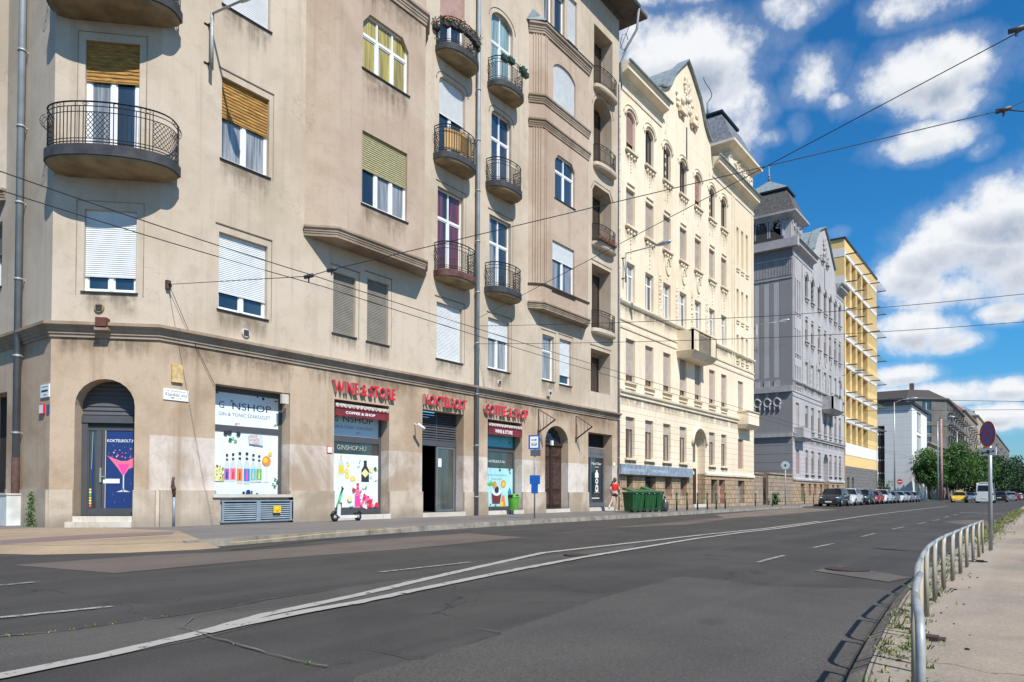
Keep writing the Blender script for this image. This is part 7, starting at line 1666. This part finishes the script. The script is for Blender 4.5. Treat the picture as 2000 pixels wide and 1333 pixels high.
t.o['category'] = 'taxi'; b = MB(); b.box((-.12, -.3, 1.46), (.12, .3, 1.68), mat('taxi_sign', (.85, .65, .05), .4)); b.box((-.1, -.05, 1.68), (.1, .05, 1.72), BLACK); o = b.build('roof_sign', t); 
car('van', PW, 110+2.95, 6.0, 0, 'white minibus seen from behind, right of the taxi', group=None, cat='van', name='van')
car('suv', PK, 126, 5.0, 0, 'dark SUV driving away just right of the minibus', 'distant traffic'); car('hatch', PB_, 152, 10.4, math.pi, 'small dark car between the taxi and the minibus', 'distant traffic')
car('suv', PG_, 156, 4.6, 0, 'silver car far off, right of the dark SUV', 'distant traffic'); car('hatch', PR, 176, 4.4, 0, 'tiny red car near the end of the street', 'distant traffic'); car('hatch', PW, 196, 4.3, 0, 'tiny white car near the end of the street', 'distant traffic')

# ================================================================== trees
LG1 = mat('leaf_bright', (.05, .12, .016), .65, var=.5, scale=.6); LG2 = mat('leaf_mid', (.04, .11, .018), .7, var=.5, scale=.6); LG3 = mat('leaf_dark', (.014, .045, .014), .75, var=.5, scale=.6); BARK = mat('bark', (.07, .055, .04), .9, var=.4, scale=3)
def tree(x, y, h, r, ms, label, n=2600, droop=.3, seed=1, z0=None, grp='street trees at the end of the parked cars', leaf=.2):
    rr = random.Random(seed); T = Thing('tree', label, 'tree', (x, y, .1), group=grp); b = MB(); zt = h*.34 if z0 is None else z0
    b.tube([(x, y, .1), (x+.1, y, zt*.6), (x-.05, y+.1, zt*1.2), (x, y, h*.75)], [.2, .16, .12, .04], BARK, 7)
    cl = []
    for k in range(9):
        a = rr.uniform(0, 6.28); rad = r*rr.uniform(.35, .8); z = rr.uniform(zt+.1*h, h*.88); e = Vector((x+rad*math.cos(a), y+rad*math.sin(a), z)); s = Vector((x, y, zt*rr.uniform(.8, 1.5)))
        b.tube([s, s.lerp(e, .5)+Vector((0, 0, .3)), e], [.08, .05, .02], BARK, 5); cl.append((e, rr.uniform(.28, .45)*r))
    for k in range(7): a = rr.uniform(0, 6.28); rad = r*rr.uniform(.1, .9); cl.append((Vector((x+rad*math.cos(a), y+rad*math.sin(a), rr.uniform(zt, h*.97))), rr.uniform(.2, .4)*r))
    b.build('trunk', T); c = MB()
    for k in range(n):
        ce, cr_ = cl[rr.randrange(len(cl))]; u = Vector((rr.gauss(0, 1), rr.gauss(0, 1), rr.gauss(0, 1))).normalized(); q = ce+u*cr_*(rr.random()**.45); q.z -= droop*rr.random()*abs(u.x+u.y)*.8
        if q.z > h+.4: continue
        a = Vector((rr.gauss(0, 1), rr.gauss(0, 1), rr.gauss(0, .6))).normalized(); s_ = rr.uniform(.6, 1.3)*leaf; d2 = a.cross(Vector((rr.gauss(0, 1), rr.gauss(0, 1), rr.gauss(0, 1)))).normalized()
        c.face([q-a*s_, q-d2*s_*.5, q+a*s_-Vector((0, 0, droop*s_*1.5)), q+d2*s_*.5], ms[min(len(ms)-1, int(abs(rr.gauss(0, .8))))])
    c.build('crown', T)
tp = lambda xp, X: X*math.tan(PHI-math.atan((xp-1000)/F_PX))
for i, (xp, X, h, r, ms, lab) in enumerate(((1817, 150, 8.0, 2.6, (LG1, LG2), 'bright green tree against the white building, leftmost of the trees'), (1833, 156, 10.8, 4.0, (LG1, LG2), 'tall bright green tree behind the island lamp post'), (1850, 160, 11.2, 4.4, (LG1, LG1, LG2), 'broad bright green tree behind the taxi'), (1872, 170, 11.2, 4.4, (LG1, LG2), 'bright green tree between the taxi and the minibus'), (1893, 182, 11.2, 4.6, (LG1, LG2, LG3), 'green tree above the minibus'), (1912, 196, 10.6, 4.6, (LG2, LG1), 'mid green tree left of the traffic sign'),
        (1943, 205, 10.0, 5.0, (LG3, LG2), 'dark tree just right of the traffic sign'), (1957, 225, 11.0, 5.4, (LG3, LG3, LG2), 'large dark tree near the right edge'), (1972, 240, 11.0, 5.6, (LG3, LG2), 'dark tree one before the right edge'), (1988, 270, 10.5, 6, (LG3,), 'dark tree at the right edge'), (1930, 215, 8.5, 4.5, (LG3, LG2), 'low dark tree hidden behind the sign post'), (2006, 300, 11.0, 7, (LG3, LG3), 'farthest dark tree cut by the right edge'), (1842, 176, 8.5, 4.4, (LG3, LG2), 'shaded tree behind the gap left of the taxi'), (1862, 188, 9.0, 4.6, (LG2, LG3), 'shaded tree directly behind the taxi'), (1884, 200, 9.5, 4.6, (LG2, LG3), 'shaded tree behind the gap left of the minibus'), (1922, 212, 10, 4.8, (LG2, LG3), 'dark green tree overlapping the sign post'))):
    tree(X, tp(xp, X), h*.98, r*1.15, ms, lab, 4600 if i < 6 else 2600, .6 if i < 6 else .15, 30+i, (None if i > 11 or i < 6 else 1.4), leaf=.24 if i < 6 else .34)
tree(131, tp(1724, 131), 4.0, 1.5, (LG2, LG3), 'small bush at the foot of the white building', 900, .2, 70, .4, 'bushes', .13)
tree(64.5, 18.9, 1.3, .5, (LG2, LG1), 'low bush beside the pole in front of the yard wall', 500, .1, 71, .15, 'bushes', .07)
# distant hills close the street
b = MB(); hill = mat('hill_green', (.06, .085, .075), .95, var=.3, scale=.01); hp = []
for i in range(40): a = i/39; x_ = 1500; y_ = -900+1800*a; hp.append((x_, y_, 30+22*math.sin(a*9)+14*math.sin(a*23+1)))
b.add([(p[0], p[1], -1) for p in hp]+hp+[(p[0]+500, p[1], p[2]+40) for p in hp], [(i, i+1, 41+i, 40+i) for i in range(39)]+[(40+i, 41+i, 81+i, 80+i) for i in range(39)], hill); struct(b, 'hills')
# ================================================================== person
SKIN = mat('skin', (.56, .34, .25), .55, var=.06); HAIR = mat('brown_hair', (.09, .04, .022), .6, var=.4, scale=30); SHIRT = mat('red_shirt', (.62, .015, .012), .8, var=.12, scale=9); SHORT = mat('black_shorts', (.02, .022, .022), .85, var=.2); SHOE = mat('white_trainers', (.72, .72, .74), .6, var=.08)
def skin_mesh(name, T, pts, edges, rad, m, sub=2, root=0):
    me = bpy.data.meshes.new(name); me.from_pydata([tuple(p) for p in pts], edges, []); o = bpy.data.objects.new(name, me); scene.collection.objects.link(o); o.parent = T.o
    me.materials.append(m); md = o.modifiers.new('skin', 'SKIN'); md.use_smooth_shade = True
    if not me.skin_vertices: 
        bpy.context.view_layer.objects.active = o
    for i, sv in enumerate(me.skin_vertices[0].data):
        r = rad[i]; sv.radius = r if isinstance(r, tuple) else (r, r); sv.use_root = (i == root)
    s = o.modifiers.new('sub', 'SUBSURF'); s.levels = sub; s.render_levels = sub; return o
def person(x, y, h, rz):
    T = Thing('person', 'woman in a red T-shirt and black shorts striding past the dark shop door', 'person', (x, y, .12)); k = h/1.7
    # local axes: +y is the walking direction, x to the right, z up
    J = dict(pel=(0, 0, .92), sp=(0, .02, 1.08), ch=(0, .03, 1.27), nk=(0, .03, 1.41), hd0=(0, .04, 1.49), hd1=(0, .045, 1.60), hd2=(0, .05, 1.66),
             hl=(-.09, 0, .88), kl=(-.16, -.10, .52), al=(-.27, -.42, .27), fl=(-.275, -.40, .19), hr=(.09, 0, .88), kr=(.10, .06, .49), ar=(.09, .02, .09), fr=(.10, .12, .045),
             sl=(-.165, .03, 1.35), el=(-.24, -.06, 1.11), wl=(-.20, .12, .98), sr=(.165, .03, 1.35), er=(.24, -.04, 1.11), wr=(.17, .15, 1.02))
    N = list(J); P = [Vector(J[n])*k for n in N]; E_ = [('pel', 'sp'), ('sp', 'ch'), ('ch', 'nk'), ('nk', 'hd0'), ('hd0', 'hd1'), ('hd1', 'hd2'), ('pel', 'hl'), ('hl', 'kl'), ('kl', 'al'), ('al', 'fl'), ('pel', 'hr'), ('hr', 'kr'), ('kr', 'ar'), ('ar', 'fr'), ('ch', 'sl'), ('sl', 'el'), ('el', 'wl'), ('ch', 'sr'), ('sr', 'er'), ('er', 'wr')]
    rad = dict(pel=(.125, .10), sp=(.115, .085), ch=(.13, .095), nk=.05, hd0=.07, hd1=.088, hd2=.06, hl=.088, kl=.052, al=.034, fl=.034, hr=.088, kr=.052, ar=.034, fr=.03, sl=.05, el=.036, wl=.024, sr=.05, er=.036, wr=.024)
    skin_mesh('body', T, P, [(N.index(a), N.index(b_)) for a, b_ in E_], [tuple(c*k for c in (r if isinstance(r, tuple) else (r, r))) for r in (rad[n] for n in N)], SKIN)
    # hands: palm with five fingers each
    for sg, w_, e in ((-1, 'wl', 'el'), (1, 'wr', 'er')):
        b = MB(); W_ = Vector(J[w_])*k; d = (W_-Vector(J[e])*k).normalized(); s_ = Vector((sg, 0, 0)); u = d.cross(s_).normalized()
        b.tube([W_-d*.01, W_+d*.03, W_+d*.085], [.022, .034, .030], SKIN, 8)
        for i, (o_, L) in enumerate(((-.024, .062), (-.008, .072), (.008, .068), (.023, .054))):
            p = W_+d*.08+s_*o_; b.tube([p, p+d*L*.55-u*.006, p+d*L*.85-u*.028], [.0088, .008, .006], SKIN, 6)
        p = W_+d*.03-s_*.03; b.tube([p, p-s_*.022+d*.025, p-s_*.018+d*.055], [.010, .0095, .007], SKIN, 6); b.build('hand', T).location = (0, 0, 0)
    def grow(name, names, edges, rd, m): skin_mesh(name, T, [Vector(J[n] if isinstance(n, str) else n)*k for n in names], edges, [tuple(c*k for c in (r if isinstance(r, tuple) else (r, r))) for r in rd], m)
    grow('t_shirt', [(0, .02, .99), (0, .02, 1.10), (0, .03, 1.28), (0, .03, 1.385), (-.155, .03, 1.352), (-.205, -.01, 1.24), (.155, .03, 1.352), (.205, -.01, 1.24)], [(0, 1), (1, 2), (2, 3), (2, 4), (4, 5), (2, 6), (6, 7)], [(.15, .115), (.135, .105), (.155, .115), (.075, .07), .068, .06, .068, .06], SHIRT)
    grow('shorts', [(0, 0, 1.0), (0, 0, .92), (-.09, 0, .86), (-.122, -.045, .72), (.09, 0, .86), (.098, .03, .70)], [(0, 1), (1, 2), (2, 3), (1, 4), (4, 5)], [(.145, .115), (.15, .12), .108, .098, .108, .098], SHORT)
    b = MB(); Hc = Vector((0, .035, 1.595))*k; b.ball(Hc+Vector((0, -.012, .012)), (.098*k, .108*k, .115*k), HAIR, 14, 10); b.tube([Hc+Vector((0, -.09, .02)), Hc+Vector((-.06, -.15, -.04)), Hc+Vector((-.13, -.17, -.13)), Hc+Vector((-.19, -.16, -.24))], [.05, .06, .045, .012], HAIR, 9); b.build('hair', T).location = (0, 0, 0)
    b = MB(); F_ = Hc+Vector((0, .095*k, 0))
    b.tube([F_+Vector((0, -.01, .02)), F_+Vector((0, .014, -.012))], [.008, .013], SKIN, 6)
    for sg in (-1, 1): b.ball(F_+Vector((sg*.032, -.008, .018)), (.012, .008, .007), WP, 8, 6); b.ball(F_+Vector((sg*.032, -.001, .018)), (.005, .003, .005), BROWNW, 6, 4); b.ball(Hc+Vector((sg*.09*k, 0, -.01)), (.014, .02, .03), SKIN, 8, 6)
    b.ball(F_+Vector((0, -.004, -.042)), (.022, .008, .006), mat('lips', (.4, .12, .1), .5), 8, 4); b.build('face', T).location = (0, 0, 0)
    for nm, a, d in (('al', Vector(J['al']), Vector((-.01, -.05, -.13))), ('ar', Vector(J['ar']), Vector((.0, .17, -.035)))):
        b = MB(); p = a*k
        if nm == 'ar': b.tube([p+Vector((0, -.05, -.05)), p+Vector((0, .02, -.045)), p+Vector((0, .11, -.06)), p+Vector((0, .17, -.072))], [.036, .046, .044, .022], SHOE, 9)
        else: b.tube([p+Vector((0, -.05, .02)), p+Vector((0, -.03, -.04)), p+Vector((-.01, -.0, -.11)), p+Vector((-.01, .03, -.16))], [.034, .046, .042, .022], SHOE, 9)
        b.build('shoe', T).location = (0, 0, 0)
    for ch in T.o.children:
        if ch.type == 'MESH' and not ch.modifiers:      # built in local axes: undo the shift to the thing's base
            ch.data.transform(Matrix.Translation(T.L))
    T.o.rotation_euler = (0, 0, rz); return T
person(34.2, 18.55, 1.80, R(-62))
